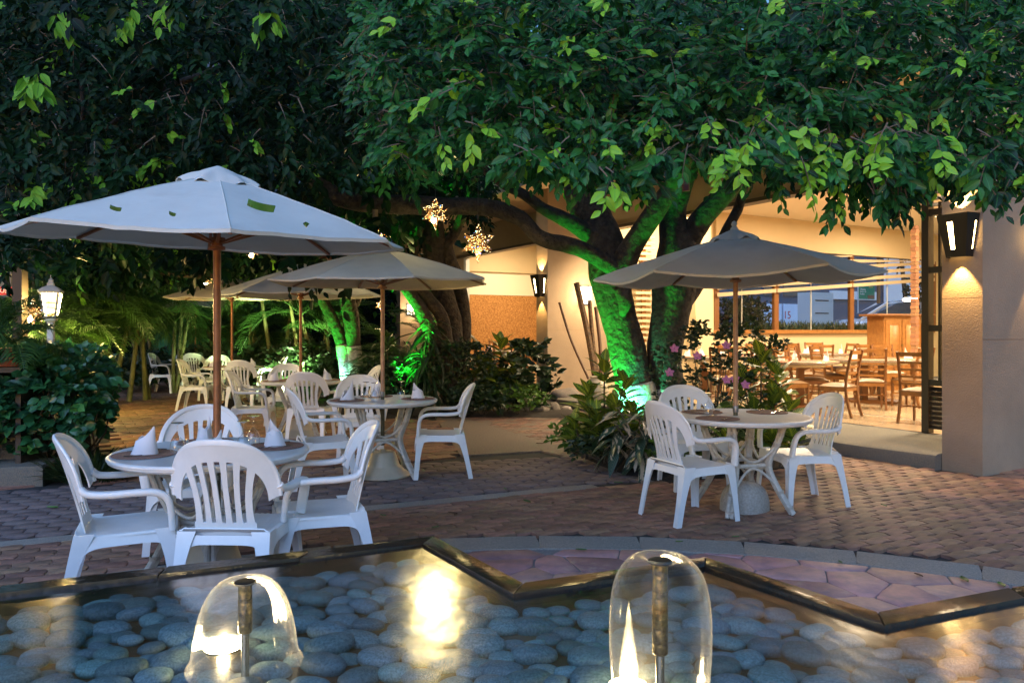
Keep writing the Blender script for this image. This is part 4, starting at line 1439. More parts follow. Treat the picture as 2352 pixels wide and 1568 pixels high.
GL = {'bowl': MB().lathe([(.034, 0), (.0355, .012), (.0385, .035), (.036, .062), (.025, .086), (.010, .100), (.0045, .108), (.0, .110)], 28).mesh('bowl', M['glass']),
      'stem': MB().lathe([(.0045, .108), (.0036, .125), (.0034, .150), (.0050, .168), (0, .169)], 14).mesh('stem', M['glass']),
      'foot': MB().lathe([(.0050, .166), (.020, .171), (.033, .1745), (.033, .176), (.0, .177)], 28).mesh('foot', M['glass'])}
mt_ = MB()
def mfn(u_, v_):
    a = u_ * 2 * math.pi; r = .165 * v_ + .0005
    return (math.cos(a) * r, math.sin(a) * r, .004 + .0012 * math.sin(v_ * 75))
mt_.grid(mfn, 40, 24)
mt_.lathe([(.1655, .004), (.1675, .002), (.1655, 0), (.01, 0)], 40)
MATM = mt_.mesh('placemat', M['mat_weave'])
def fork_():
    b = MB().tube([(0, -.09, .004), (0, -.02, .005), (0, .03, .009), (0, .05, .006)], 1, 6, sq=(.009, .003, .8), up=(1, 0, 0))
    b.grid(lambda u_, v_: ((u_ - .5) * .022 * (.5 + .5 * min(1, v_ * 3)), .045 + v_ * .03, .006 + .002 * v_), 3, 3, th=.0015)
    h = b.mesh('handle', M['steel'])
    tn = MB()
    for k in range(4):
        tn.tube([((k - 1.5) * .0062, .073, .0075), ((k - 1.5) * .0062, .112, .005)], .0013, 4)
    return {'handle': h, 'tines': tn.mesh('tines', M['steel'])}
def knife_():
    h = MB().tube([(0, -.10, .005), (0, -.01, .005)], 1, 6, sq=(.012, .005, .8), up=(1, 0, 0)).mesh('handle', M['steel'])
    b = MB().grid(lambda u_, v_: ((u_ - .5) * .018 * (1 - .6 * v_ ** 4), -.01 + v_ * .12, .004 + .001 * u_), 3, 6, th=.0012).mesh('blade', M['steel'])
    return {'handle': h, 'blade': b}
FK, KN = fork_(), knife_()
TZ = .745 + .004
def setting(tx, ty, ang, where, napkin=True, glass=None, cut=True, rmat=.345):
    """one place setting at angle ang (degrees) on the table; glass = angle offset and radius"""
    a = rad(ang); c = Vector((tx + math.cos(a) * rmat, ty + math.sin(a) * rmat, TZ))
    o_ = bpy.data.objects.new('placemat', MATM); link(o_); o_.location = c; o_.rotation_euler = (0, 0, a)
    tag(o_, 'round woven placemat ' + where, 'placemat', 'placemats on the garden tables')
    R_ = random.Random(int(ang * 7 + tx * 100))
    if napkin:
        o_ = bpy.data.objects.new('napkin', NK[R_.randrange(3)]); link(o_)
        o_.location = c + Vector((0, 0, .005)); o_.rotation_euler = (0, 0, (0 if napkin is True else rad(napkin))); o_.scale = (1.22, 1.22, 1.15)
        tag(o_, 'pointed white napkin ' + where, 'napkin', 'folded napkins on the garden tables')
    if cut:
        side = Vector((-math.sin(a), math.cos(a), 0))
        for nm, parts, s_, extra in (('fork', FK, -1, 0), ('knife', KN, 1, .2)):
            t = thing(nm, 'steel ' + nm + ' on the placemat ' + where, nm, c + side * s_ * R_.uniform(.08, .10) + Vector((0, 0, .006)), a + math.pi / 2 + R_.uniform(-.3, .3) + extra, 'cutlery on the garden tables')
            for q, me in parts.items(): inst(me.name.split('.')[0], me, t, Matrix())
    if glass:
        for i, (da, rg) in enumerate(glass):
            b = rad(ang + da)
            t = thing('wine_glass', 'upturned stem glass ' + where + (', nearer the pole' if i else ''), 'glass', (tx + math.cos(b) * rg, ty + math.sin(b) * rg, TZ), 0, 'upturned glasses on the garden tables')
            for q, me in GL.items(): inst(q, me, t, Matrix())

# ------------------------------------------------------------------ table groups
T1, T2, T3, T4, T5, T6 = (-1.71, 4.34), (-1.27, 7.48), (1.84, 6.10), (-2.83, 10.2), (-5.09, 13.9), (-7.3, 17.5)
rattan_table(*T1, rad(20), 'round white garden table nearest the fountain, under the big blue white umbrella')
rattan_table(*T2, rad(62), 'round white garden table in the middle, with a cream bell base between its legs')
rattan_table(*T3, rad(60), 'round white garden table at the right, with a rounded stone between its legs')
rattan_table(*T4, rad(50), 'round white garden table standing second in the row behind the middle table')
rattan_table(*T5, rad(40), 'round white garden table over a black umbrella base, last but one in the row')
rattan_table(*T6, rad(30), 'round white garden table farthest back, near the green tarp')

umbrella(T1[0] + .03, T1[1], 8, 1.105, 1.950, 2.315, 0, M['cloth'], M['wood'], 'large frayed white umbrella with fallen leaves on it, nearest the fountain', tilt=(2.4, 2.0), vent=.235, seed=1, sag=.012)
umbrella(T2[0] + .0, T2[1], 8, 1.07, 1.895, 2.235, 0, M['cloth_cream'], M['pale_wood'], 'cream umbrella in the middle, yellow lit on its right half', vent=.16, seed=2, sag=.012, pr=.020)
umbrella(T3[0] - .05, T3[1], 6, 1.12, 1.875, 2.19, 0, M['cloth'], M['pale_wood'], 'grey blue umbrella at the right in front of the lit dining room', vent=.20, seed=4, sag=.055, pr=.019, ph=rad(-15), tilt=(0, -1.6))
umbrella(T4[0], T4[1] + .0, 8, 1.10, 1.90, 2.28, rad(-75), M['cloth'], M['wood'], 'grey white umbrella half hidden behind the cream one', vent=.25, seed=3, sag=.02, pr=.019)
umbrella(T5[0] - .02, T5[1], 8, 1.12, 2.00, 2.36, rad(-60), M['cloth_cream'], M['wood'], 'beige umbrella with a knob finial, last but one in the row', vent=.24, seed=5, sag=.02, pr=.021)
umbrella(T6[0] + .03, T6[1], 8, 1.18, 1.93, 2.36, rad(-70), M['cloth_cream'], M['wood'], 'beige umbrella farthest back in the row', vent=.24, seed=7, sag=.02, pr=.021)
bell_base(*T1, 'cream bell shaped umbrella base under the table nearest the fountain')
bell_base(*T2, 'cream bell shaped umbrella base under the middle table')
bell_base(*T4, 'cream bell shaped umbrella base under the second table of the row')
bell_base(*T5, 'black umbrella base under the last but one table of the row', m=M['black_metal'], r=.27, h=.16)
bell_base(*T6, 'dark umbrella base under the farthest table', m=M['black_metal'], r=.25, h=.16)
sb = MB()
def stf(u_, v_):
    a = u_ * 2 * math.pi; th = v_ * math.pi / 2
    r = .185 * math.sin(th) ** .8 * (1 + .10 * math.sin(a * 2 + .8) + .05 * math.sin(3 * a))
    return (math.cos(a) * r, math.sin(a) * r, .225 * math.cos(th) ** .75)
sb.grid(stf, 40, 14)
o_ = sb.build('umbrella_stand', M['stone_base']); o_.location = (T3[0] + .02, T3[1] - .02, .0)
tag(o_, 'rounded speckled stone umbrella base under the right hand table', 'umbrella stand')

CH = [
 (-1.43, 4.02, .04, 1, 'white plastic chair seen from behind, nearest the fountain'),
 (-2.03, 4.02, .92, .40, 'white plastic chair in profile at the left of the nearest table'),
 (-1.10, 4.36, -.93, -.37, 'white plastic chair at the right of the nearest table, arms towards it'),
 (-2.12, 5.10, .18, -1, 'white plastic chair facing us across the nearest table'),
 (-1.74, 7.05, 1, .38, 'white plastic chair at the near left of the middle table'),
 (-.70, 7.52, -1, -.10, 'white plastic chair at the right of the middle table, by the white ground lamp'),
 (-1.72, 8.62, .22, -1, 'white plastic chair facing us behind the middle table'),
 (1.36, 5.83, .91, .42, 'white plastic chair at the near left of the right hand table'),
 (1.66, 6.98, .12, -1, 'white plastic chair behind the right hand table, backed by azaleas'),
 (2.39, 6.33, -.98, -.19, 'white plastic chair at the right of the right hand table, by the step'),
 (-2.60, 9.85, .02, 1, 'cream lit plastic chair seen from behind at the second table of the row'),
 (-3.38, 9.95, 1, .12, 'plastic chair in profile at the left of the second table of the row'),
 (-2.25, 11.15, -.9, -.42, 'plastic chair at the far right of the second table, by the lit trunk'),
 (-3.45, 11.55, .15, -1, 'plastic chair facing us behind the second table of the row'),
 (-4.72, 13.45, .0, 1, 'cream plastic chair seen from behind at the table with the black base'),
 (-5.62, 13.6, 1, .10, 'cream plastic chair in profile at the left of the table with the black base'),
 (-6.05, 15.5, .1, -1, 'cream plastic chair facing us behind the table with the black base'),
 (-4.85, 15.3, -.9, -.4, 'cream plastic chair at the far right of the table with the black base'),
 (-7.12, 17.25, .0, 1, 'cream plastic chair seen from behind at the farthest table'),
 (-7.85, 17.2, 1, .05, 'cream plastic chair in profile at the left end of the farthest table'),
 (-7.95, 18.7, .1, -1, 'cream plastic chair facing us behind the farthest table'),
 (-6.55, 18.3, -.9, -.4, 'cream plastic chair at the far right of the farthest table'),
]
for c_ in CH: plastic_chair(*c_)

setting(*T1, 205, 'at the left side of the nearest table', napkin=8, glass=((25, .20),))
setting(*T1, 118, 'at the far side of the nearest table', napkin=100, glass=())
setting(*T1, -70, 'behind the chair back on the nearest table', napkin=40, glass=((50, .22),))
setting(*T1, 25, 'at the right side of the nearest table', napkin=150, glass=((20, .25),))
setting(*T2, 200, 'at the left side of the middle table', napkin=10, glass=((10, .17), (55, .19)))
setting(*T2, 110, 'at the far side of the middle table', napkin=90)
setting(*T2, 10, 'at the right side of the middle table', napkin=160, glass=((0, .18),))
setting(*T3, 222, 'at the near left of the right hand table', napkin=False)
setting(*T3, 140, 'at the far left of the right hand table', napkin=False, glass=((30, .26),))
setting(*T3, 38, 'at the far right of the right hand table', napkin=False)
for T_, w_ in ((T4, 'second table of the row'), (T5, 'last but one table of the row'), (T6, 'farthest table')):
    for a_, s_, nk in ((195, 'at the left of the ', 10), (120, 'at the far side of the ', 90), (15, 'at the right of the ', 160)):
        setting(*T_, a_, s_ + w_, napkin=nk, cut=False)

# leaves and twigs lying on the umbrellas and on the paving
def fallen(loc, s, rz, label, tiltx=0, m=None, group='leaves fallen on the paving', curl=.15):
    mb = MB()
    mb.grid(lambda u_, v_: ((u_ - .5) * .42 * math.sin(math.pi * min(1, .04 + v_ * .96)) ** .8, v_ - .5, curl * abs(u_ - .5) + .5 * curl * (v_ - .5) ** 2), 4, 8, th=.01)
    o_ = mb.build('fallen_leaf', m or M['fallen']); o_.location = loc; o_.scale = (s, s, s); o_.rotation_euler = (tiltx, 0, rz)
    return tag(o_, label, 'leaf', group)
def roof_z(T_, R_, zr, zt, x, y):
    r = math.hypot(x - T_[0], y - T_[1]) / R_
    return zr + (zt - zr) * (1 - r) + .02
for px, py, s, rz, lb in ((597, 483, .115, 1.65, 'large green leaf lying on the right slope of the big white umbrella'), (395, 496, .05, .9, 'small dark leaf near the front edge of the big white umbrella'), (264, 484, .06, 1.2, 'curled leaf on the left slope of the big white umbrella'), (703, 522, .06, .3, 'green twig leaf near the right edge of the big white umbrella')):
    # intersect the view ray with the canopy cone
    best = None
    for k in range(200):
        d = 3.0 + k * .012
        p = W(px, py, d)
        z = 1.965 - .045 * (p.x - T1[0]) * 1.0 + .345 * (1 - math.hypot(p.x - T1[0], p.y - T1[1]) / 1.15)
        if p.z < z + .04:
            best = Vector((p.x, p.y, p.z)); break
    if best: fallen(best, s, rz, lb, tiltx=.25, curl=.5, group='leaves lying on the big umbrella')
R = random.Random(21)
spots = [(1040, 1178, .09), (880, 1183, .06), (1210, 1151, .10), (1270, 1155, .06), (1335, 1262, .07), (1560, 1243, .05), (1805, 1241, .10), (2215, 1330, .09), (2300, 1342, .08), (1240, 1018, .09), (1930, 1290, .05), (1000, 1210, .06), (2110, 1320, .06), (1160, 1122, .06), (1690, 1232, .05), (300, 1120, .07), (120, 1165, .10), (2030, 1160, .07), (560, 1040, .06), (1420, 1108, .08)]
FLB = ['long green leaf on the bricks nearest the middle table', 'small leaf on the pale strip right of the nearest table', 'bright green leaf on the pale strip below the paver lattice', 'small leaf just right of the bright green one on the strip',
  'leaf lying on the pink flagstones left of the tall dome', 'tiny leaf on the curved band left of centre', 'brown leaf crossing the edge of the curved band', 'large leaf at the right on the curved band near the rim corner', 'leaf on the curved band by the right edge of the photo',
  'yellow leaf at the top corner of the paver lattice', 'small leaf on the curved band in front of the stone umbrella foot', 'small leaf right of the long green one', 'curled leaf on the flagstones at the right', 'green speck of a leaf on the lattice pavers', 'small leaf on the curved band below the right hand table',
  'leaf on the grey pavers behind the left chair', 'green leaf on the grey pavers at the far left', 'leaf on the bricks in front of the tall pier', 'leaf on the dark bricks behind the nearest table', 'leaf on the strip beside the striped plant']
for k, (px, py, s) in enumerate(spots):
    p = P(px, py, .012)
    fallen(p, s, R.uniform(0, 6), FLB[k], m=M['fallen'] if k % 3 else M['dead_leaf'])
# ------------------------------------------------------------------ leaves
def proto_leaf(w=.42, fold=.10, droop=.22):
    V_ = [(0, 0, 0)]
    rows = ((.18, .62), (.45, 1.0), (.74, .66))
    for sx in (-1, 0, 1):
        for y, k in rows:
            V_.append((sx * w / 2 * k, y, (fold * k if sx else 0) - droop * y * y))
    V_.append((0, 1, -droop))
    uv = [(.5, 0)] + [(.5 + .5 * sx, y) for sx in (-1, 0, 1) for y, k in rows] + [(.5, 1)]
    Fq = [(1, 4, 5, 2), (4, 7, 8, 5), (2, 5, 6, 3), (5, 8, 9, 6)]
    Ft = [(0, 4, 1), (0, 7, 4), (3, 6, 10), (6, 9, 10)]
    F_ = Ft + [q for a, b, c, d in Fq for q in ((a, b, c), (a, c, d))]
    return np.array(V_, float), np.array(F_, int), np.array(uv, float)
def proto_small(w=.42, fold=.10, droop=.2):
    V_ = [(0, 0, 0), (-w / 2, .45, fold - droop * .2), (0, .5, -droop * .25), (w / 2, .45, fold - droop * .2), (0, 1, -droop)]
    uv = [(.5, 0), (0, .45), (.5, .5), (1, .45), (.5, 1)]
    return np.array(V_, float), np.array([(0, 2, 1), (0, 3, 2), (1, 2, 4), (2, 3, 4)], int), np.array(uv, float)
LEAF, SLEAF = proto_leaf(w=.50, droop=.16), proto_small(w=.5)
BLADE = proto_leaf(w=.10, fold=.02, droop=.45)
HEART = proto_leaf(w=.72, fold=.10, droop=.15)

def norm(a): return a / np.maximum(np.linalg.norm(a, axis=-1, keepdims=True), 1e-9)

class Leaves:
    def __init__(s): s.p, s.d, s.n, s.s, s.t = [], [], [], [], []
    def add(s, p, d, n, sc, t):
        s.p.append(p); s.d.append(d); s.n.append(n); s.s.append(sc); s.t.append(t)
    def cat(s):
        return [np.concatenate(x) for x in (s.p, s.d, s.n, s.s, s.t)]

def frames(d, n):
    y = norm(d); x = norm(np.cross(y, n)); z = np.cross(x, y)
    return x, y, z

def leaf_mesh(name, parent, data, proto, mt, kind='stuff'):
    p, d, n, sc, t = data
    V_, F_, U_ = proto
    x, y, z = frames(d, n)
    R_ = np.stack([x, y, z], axis=1)                      # rows: axes
    vs = (V_[None] * sc[:, None, None]) @ R_ + p[:, None, :]
    N, K = len(p), len(V_)
    fs = (F_[None] + (np.arange(N) * K)[:, None, None]).reshape(-1, 3)
    me = bpy.data.meshes.new(name)
    me.vertices.add(N * K); me.vertices.foreach_set('co', vs.astype(np.float32).ravel())
    nf = len(fs)
    me.loops.add(nf * 3); me.loops.foreach_set('vertex_index', fs.astype(np.int32).ravel())
    me.polygons.add(nf); me.polygons.foreach_set('loop_start', (np.arange(nf) * 3).astype(np.int32)); me.polygons.foreach_set('loop_total', np.full(nf, 3, np.int32))
    me.polygons.foreach_set('use_smooth', np.ones(nf, bool))
    ul = me.uv_layers.new(name='UVMap')
    ul.data.foreach_set('uv', U_[F_].reshape(1, -1, 2).repeat(N, 0).astype(np.float32).ravel())
    at = me.attributes.new('tint', 'FLOAT', 'POINT')
    at.data.foreach_set('value', np.repeat(t, K).astype(np.float32))
    me.materials.append(mt)
    me.update(); me.validate()
    o_ = bpy.data.objects.new(name, me); link(o_, parent)
    if kind: o_['kind'] = kind
    return o_

def single_mesh(name, proto, mt):
    me = bpy.data.meshes.new(name)
    me.from_pydata([tuple(v) for v in proto[0]], [], [tuple(f) for f in proto[1]])
    ul = me.uv_layers.new(name='UVMap')
    ul.data.foreach_set('uv', proto[2][proto[1]].astype(np.float32).ravel())
    me.polygons.foreach_set('use_smooth', [True] * len(me.polygons))
    me.materials.append(mt)
    return me

def foliage(parent, leaves, proto, mt, nparts, rest='crown', part='leaf', far=None):
    """nearest leaves in the frame become parts, the rest one mesh"""
    data = leaves.cat() if isinstance(leaves, Leaves) else leaves
    p, d, n, sc, t = data
    off = np.array(parent.location)
    px = CX + F * p[:, 0] / np.maximum(p[:, 1], .1); py = HZ - F * (p[:, 2] - H) / np.maximum(p[:, 1], .1)
    ok = (px > 5) & (px < 2347) & (py > 5) & (py < 1560) & (p[:, 1] > .5)
    key = np.where(ok, p[:, 1] / sc, 1e9)
    idx = np.argsort(key)
    pick = idx[:nparts]; pick = pick[key[pick] < 1e8]
    mask = np.ones(len(p), bool); mask[pick] = False
    if len(pick):
        me = single_mesh(part, proto, mt)
        x, y, z = frames(d, n)
        for i in pick:
            s_ = sc[i]
            Mx = Matrix(((x[i][0] * s_, y[i][0] * s_, z[i][0] * s_, p[i][0] - off[0]), (x[i][1] * s_, y[i][1] * s_, z[i][1] * s_, p[i][1] - off[1]), (x[i][2] * s_, y[i][2] * s_, z[i][2] * s_, p[i][2] - off[2]), (0, 0, 0, 1)))
            o_ = inst(part, me, parent, Mx)
            o_['tint'] = float(t[i])
    if mask.any():
        leaf_mesh(rest, parent, [p[mask] - off, d[mask], n[mask], sc[mask], t[mask]], far or proto, mt)

RNG = np.random.default_rng(12)
# openings in the foliage round the lanterns: x, y, half width, half height, depth
OPEN = [(117, 700, 62, 90, 9.8), (581, 577, 32, 34, 12.5), (477, 644, 40, 36, 14.6), (579, 640, 24, 24, 15.5), (76, 716, 36, 50, 11.3), (883, 536, 30, 30, 10.5), (445, 690, 125, 45, 17.8), (533, 665, 110, 40, 14.2),
        (2095, 150, 34, 75, 7), (1960, 292, 55, 20, 7), (2015, 262, 45, 18, 7), (1735, 60, 26, 30, 7), (1250, 130, 16, 22, 9)]
def sprigs(L, base, outd, length, K, size, lime_p=.08, lime_tip=True, updir=(0, -.8, .55), droop=.35, spread=.9, sizevar=.25):
    """leafy twigs: base (S,3), outd (S,3)"""
    qx = CX + F * base[:, 0] / base[:, 1]; qy = HZ - F * (base[:, 2] - H) / base[:, 1]
    keep = np.ones(len(base), bool)
    for cx_, cy_, rx_, ry_, dd_ in OPEN:
        keep &= ~((np.abs(qx - cx_) < rx_) & (np.abs(qy - cy_) < ry_) & (base[:, 1] < dd_))
    base, outd = base[keep], outd[keep]
    S = len(base)
    outd = norm(outd)
    ln = length * RNG.uniform(.6, 1.3, (S, 1))
    side = norm(np.cross(outd, np.array([0, 0, 1.0]) + RNG.normal(0, .25, (S, 3))))
    lime = RNG.random(S) < lime_p
    tone = RNG.uniform(.0, .86, S)
    for k in range(K):
        t = (k + .6) / K
        sg = 1 if k % 2 else -1
        pos = base + outd * ln * t + np.array([0, 0, -1.0]) * ln * droop * t * t + RNG.normal(0, .008, (S, 3))
        dr = outd * (.55 + .5 * t) + side * sg * spread * (1 - .35 * t) + np.array([0, 0, -1.0]) * (droop * .8) + RNG.normal(0, .22, (S, 3))
        nm = np.array(updir) + RNG.normal(0, .38, (S, 3))
        sc = size * RNG.uniform(1 - sizevar, 1 + sizevar, S) * (.75 + .4 * math.sin(t * math.pi))
        tn = np.clip(tone + RNG.uniform(-.15, .15, S), 0, .88)
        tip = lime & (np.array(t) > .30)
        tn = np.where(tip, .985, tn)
        L.add(pos, norm(dr), norm(nm), sc, tn)
    return base, outd, ln

def twig_mesh(parent, base, outd, ln, droop, mt, r=.0022, name='twigs'):
    mb = MB()
    off = Vector(parent.location)
    for b, o_, l in zip(base, outd, ln):
        b, o_ = Vector(b) - off, Vector(o_)
        l = float(l[0])
        mb.tube([b - o_ * l * .35, b, b + o_ * l * .5 - Vector((0, 0, l * droop * .25)), b + o_ * l * .95 - Vector((0, 0, l * droop * .9))], [r * 2, r * 1.4, r, r * .5], 3, caps=False)
    return mb.build(name, mt, parent, kind='stuff')

def px_points(xs, ys, ds):
    return np.stack([(xs - CX) / F * ds, ds, H + (HZ - ys) / F * ds], axis=1)

def limb_pts(pts, n=6):
    """pts (x, y, depth, width in photo px)"""
    sp_ = spline(pts, n)
    P_ = [W(p[0], p[1], p[2]) for p in sp_]
    r_ = [p[3] / 2 * p[2] / F for p in sp_]
    return P_, r_

def limb(mb, pts, n=6, seg=14, rough=.08, seed=0, off=Vector((0, 0, 0)), clipz=None):
    P_, r_ = limb_pts(pts, n)
    P_ = [p - off for p in P_]
    st = len(mb.v)
    mb.tube(P_, r_, seg)
    # irregular girth
    for i in range(st, len(mb.v)):
        v = Vector(mb.v[i])
        ring = (i - st) // seg
        if ring < len(P_):
            c = P_[ring]
            d = v - c
            k = 1 + rough * mnoise.noise(v * 2.2 + Vector((seed, 0, 0))) * 2 + rough * .6 * mnoise.noise(v * 7)
            mb.v[i] = tuple(c + d * k)

def in_tri_poly(xs, ys, poly):
    c = np.zeros(len(xs), bool)
    for i in range(len(poly)):
        (ax, ay), (bx, by) = poly[i], poly[i - 1]
        hit = ((ay > ys) != (by > ys)) & (xs < (bx - ax) * (ys - ay) / (by - ay + 1e-12) + ax)
        c ^= hit
    return c

def sample_px(n, poly, d0, d1, power=1.0):
    poly = np.array(poly, float)
    x0, y0 = poly.min(0); x1, y1 = poly.max(0)
    xs, ys = [], []
    tot = 0
    while tot < n:
        a, b = RNG.uniform(x0, x1, n), RNG.uniform(y0, y1, n)
        m = in_tri_poly(a, b, poly)
        xs.append(a[m]); ys.append(b[m]); tot += m.sum()
    xs, ys = np.concatenate(xs)[:n], np.concatenate(ys)[:n]
    ds = d0 + (d1 - d0) * RNG.random(n) ** power
    return px_points(xs, ys, ds), xs, ys

# ------------------------------------------------------------------ tree by the dining room (forked trunk, whitewashed foot)
ZA = 9.5
ta = thing('ficus_tree', 'big forked tree by the dining room, green lit, its whitewashed foot glowing', 'tree', tuple(W(1500, 1010, ZA)[:2]) + (0,))
oa = Vector(ta.location)
tk = MB()
limb(tk, [(1472, 1010, ZA, 100), (1462, 925, ZA, 92), (1450, 850, ZA, 84), (1430, 760, ZA, 82), (1412, 690, ZA, 88), (1400, 640, ZA, 96), (1398, 590, ZA, 92), (1385, 540, ZA + .1, 84), (1352, 480, ZA + .3, 92), (1338, 420, ZA + .5, 80), (1330, 330, ZA + .6, 60)], seg=22, seed=1, off=oa)
limb(tk, [(1418, 655, ZA - .1, 60), (1428, 610, ZA - .15, 62), (1455, 560, ZA - .2, 54), (1485, 515, ZA - .3, 50), (1515, 470, ZA - .4, 46), (1545, 425, ZA - .5, 44), (1575, 360, ZA - .8, 36), (1590, 260, ZA - 1.2, 26)], seg=16, seed=2, off=oa)
limb(tk, [(1552, 1010, ZA + .1, 92), (1540, 930, ZA + .1, 82), (1527, 850, ZA + .1, 74), (1532, 760, ZA + .1, 86), (1545, 690, ZA + .1, 92), (1552, 620, ZA + .1, 96), (1556, 570, ZA + .1, 88), (1545, 500, ZA + .1, 60), (1560, 440, ZA, 52), (1600, 350, ZA - .2, 44)], seg=22, seed=3, off=oa)
limb(tk, [(1570, 620, ZA + .2, 60), (1580, 560, ZA + .1, 58), (1612, 505, ZA, 54), (1650, 460, ZA - .1, 48), (1680, 425, ZA - .2, 46), (1700, 380, ZA - .4, 42), (1720, 280, ZA - .8, 34)], seg=16, seed=4, off=oa)
limb(tk, [(1575, 690, ZA + .3, 40), (1600, 660, ZA + .35, 30), (1640, 590, ZA + .4, 22), (1668, 530, ZA + .3, 22), (1695, 480, ZA + .2, 24), (1708, 430, ZA, 22), (1714, 390, ZA, 20), (1720, 330, ZA - .2, 18)], seg=10, seed=5, off=oa)
# the long low limb running left over the tables
limb(tk, [(1430, 622, ZA - .15, 46), (1395, 606, ZA - .25, 40), (1345, 578, ZA - .35, 36), (1300, 562, ZA - .45, 38), (1262, 554, ZA - .5, 36), (1232, 540, ZA - .5, 34), (1200, 505, ZA - .5, 36), (1150, 483, ZA - .5, 40), (1090, 474, ZA - .5, 42), (1020, 474, ZA - .5, 40), (950, 470, ZA - .5, 42), (890, 470, ZA - .5, 44), (830, 466, ZA - .5, 42), (775, 452, ZA - .5, 42), (742, 425, ZA - .5, 38), (700, 395, ZA - .5, 34), (640, 385, ZA - .4, 28)], seg=14, seed=6, off=oa)
limb(tk, [(1375, 560, ZA + .1, 50), (1335, 525, ZA, 40), (1290, 500, ZA - .1, 32), (1245, 478, ZA - .1, 28), (1205, 448, ZA - .2, 26), (1160, 425, ZA - .2, 22), (1100, 380, ZA - .3, 18)], seg=12, seed=7, off=oa)
limb(tk, [(1430, 668, ZA - .20, 40), (1436, 690, ZA - .26, 34), (1432, 712, ZA - .24, 22), (1424, 735, ZA - .12, 8)], seg=10, seed=8, off=oa)
trunk_a = tk.build('trunk', M['bark'], ta, angle=180)
wh = MB()
limb(wh, [(1473, 1012, ZA, 103), (1463, 930, ZA, 95.5), (1455, 880, ZA, 90)], seg=22, seed=1, off=oa, rough=.07)
limb(wh, [(1553, 1012, ZA + .1, 95), (1541, 935, ZA + .1, 85.5), (1534, 888, ZA + .1, 80)], seg=22, seed=3, off=oa, rough=.07)
wh.build('whitewash', M['whitewash'], ta, angle=180)

LA = Leaves()
NEAR = [(845, -60), (842, 60), (826, 150), (855, 250), (885, 330), (930, 380), (985, 330), (1040, 350), (1085, 330), (1150, 370), (1210, 375), (1290, 405), (1390, 415), (1480, 400), (1540, 360), (1590, 335), (1700, 375), (1790, 395), (1830, 360), (1880, 415), (1940, 385), (2010, 430), (2075, 425), (2130, 405), (2190, 400), (2260, 425), (2420, 400), (2420, -60)]
tw = []
b_, xs, ys = sample_px(2700, NEAR, 3.5, 4.7, 1.0)
edge = np.clip((ys - 150) / 300, 0, 1)
od = np.stack([RNG.normal(-.10, .75, len(b_)), -np.abs(RNG.normal(.55, .3, len(b_))), RNG.normal(-.25, .35, len(b_)) - .5 * edge], axis=1)
r_ = sprigs(LA, b_, od, .13, 9, .056, lime_p=.10, updir=(-.05, -.9, .5)); tw.append(r_)
# brighter young growth along the lower fringe
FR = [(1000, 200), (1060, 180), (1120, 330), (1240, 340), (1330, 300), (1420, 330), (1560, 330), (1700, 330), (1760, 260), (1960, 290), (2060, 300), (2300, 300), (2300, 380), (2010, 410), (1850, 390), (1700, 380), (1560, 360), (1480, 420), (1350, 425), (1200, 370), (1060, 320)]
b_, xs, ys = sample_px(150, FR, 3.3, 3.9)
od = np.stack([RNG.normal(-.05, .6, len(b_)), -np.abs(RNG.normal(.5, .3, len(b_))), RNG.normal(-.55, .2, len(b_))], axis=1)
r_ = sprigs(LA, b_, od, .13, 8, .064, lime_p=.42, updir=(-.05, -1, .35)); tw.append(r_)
b_, xs, ys = sample_px(1500, [(p[0], p[1] - 8) for p in NEAR], 4.7, 6.6)
od = np.stack([RNG.normal(0, .8, len(b_)), -RNG.random(len(b_)), RNG.normal(-.3, .4, len(b_))], axis=1)
sprigs(LA, b_, od, .18, 9, .075, lime_p=.03)
# hanging sprays at the right, dark against the lit ceiling
for (cx, cy, dd, nn) in ((1918, 470, 3.6, 4), (1948, 440, 3.7, 3), (2012, 478, 3.5, 4), (2050, 455, 3.8, 6), (2075, 470, 3.6, 5), (2095, 440, 3.8, 6), (2275, 440, 3.5, 3), (2330, 450, 3.5, 3), (1780, 425, 3.8, 5), (1990, 440, 3.9, 6)):
    b_ = px_points(RNG.normal(cx, 10, nn), RNG.normal(cy - 35, 10, nn), np.full(nn, dd))
    od = np.stack([RNG.normal(0, .35, nn), RNG.normal(-.1, .3, nn), np.full(nn, -1.0)], axis=1)
    r_ = sprigs(LA, b_, od, .12, 7, .062, lime_p=.05); tw.append(r_)
# the crown's own depth, over and behind the limbs
BACKP = [(640, -80), (640, 200), (760, 330), (900, 400), (1060, 400), (1250, 400), (1330, 360), (1480, 380), (1600, 330), (1760, 360), (1900, 330), (2000, 250), (2100, 150), (2100, -80)]
b_, xs, ys = sample_px(1500, BACKP, 6.6, 11.0)
od = RNG.normal(0, .7, (len(b_), 3)) + np.array([0, -.3, -.3])
sprigs(LA, b_, od, .32, 9, .115, lime_p=.01)
foliage(ta, LA, LEAF, M['ficus'], 300, rest='crown')
tb_, to_, tl_ = [np.concatenate([q[i] for q in tw]) for i in range(3)]
twig_mesh(ta, tb_, to_, tl_, .35, M['twig'])

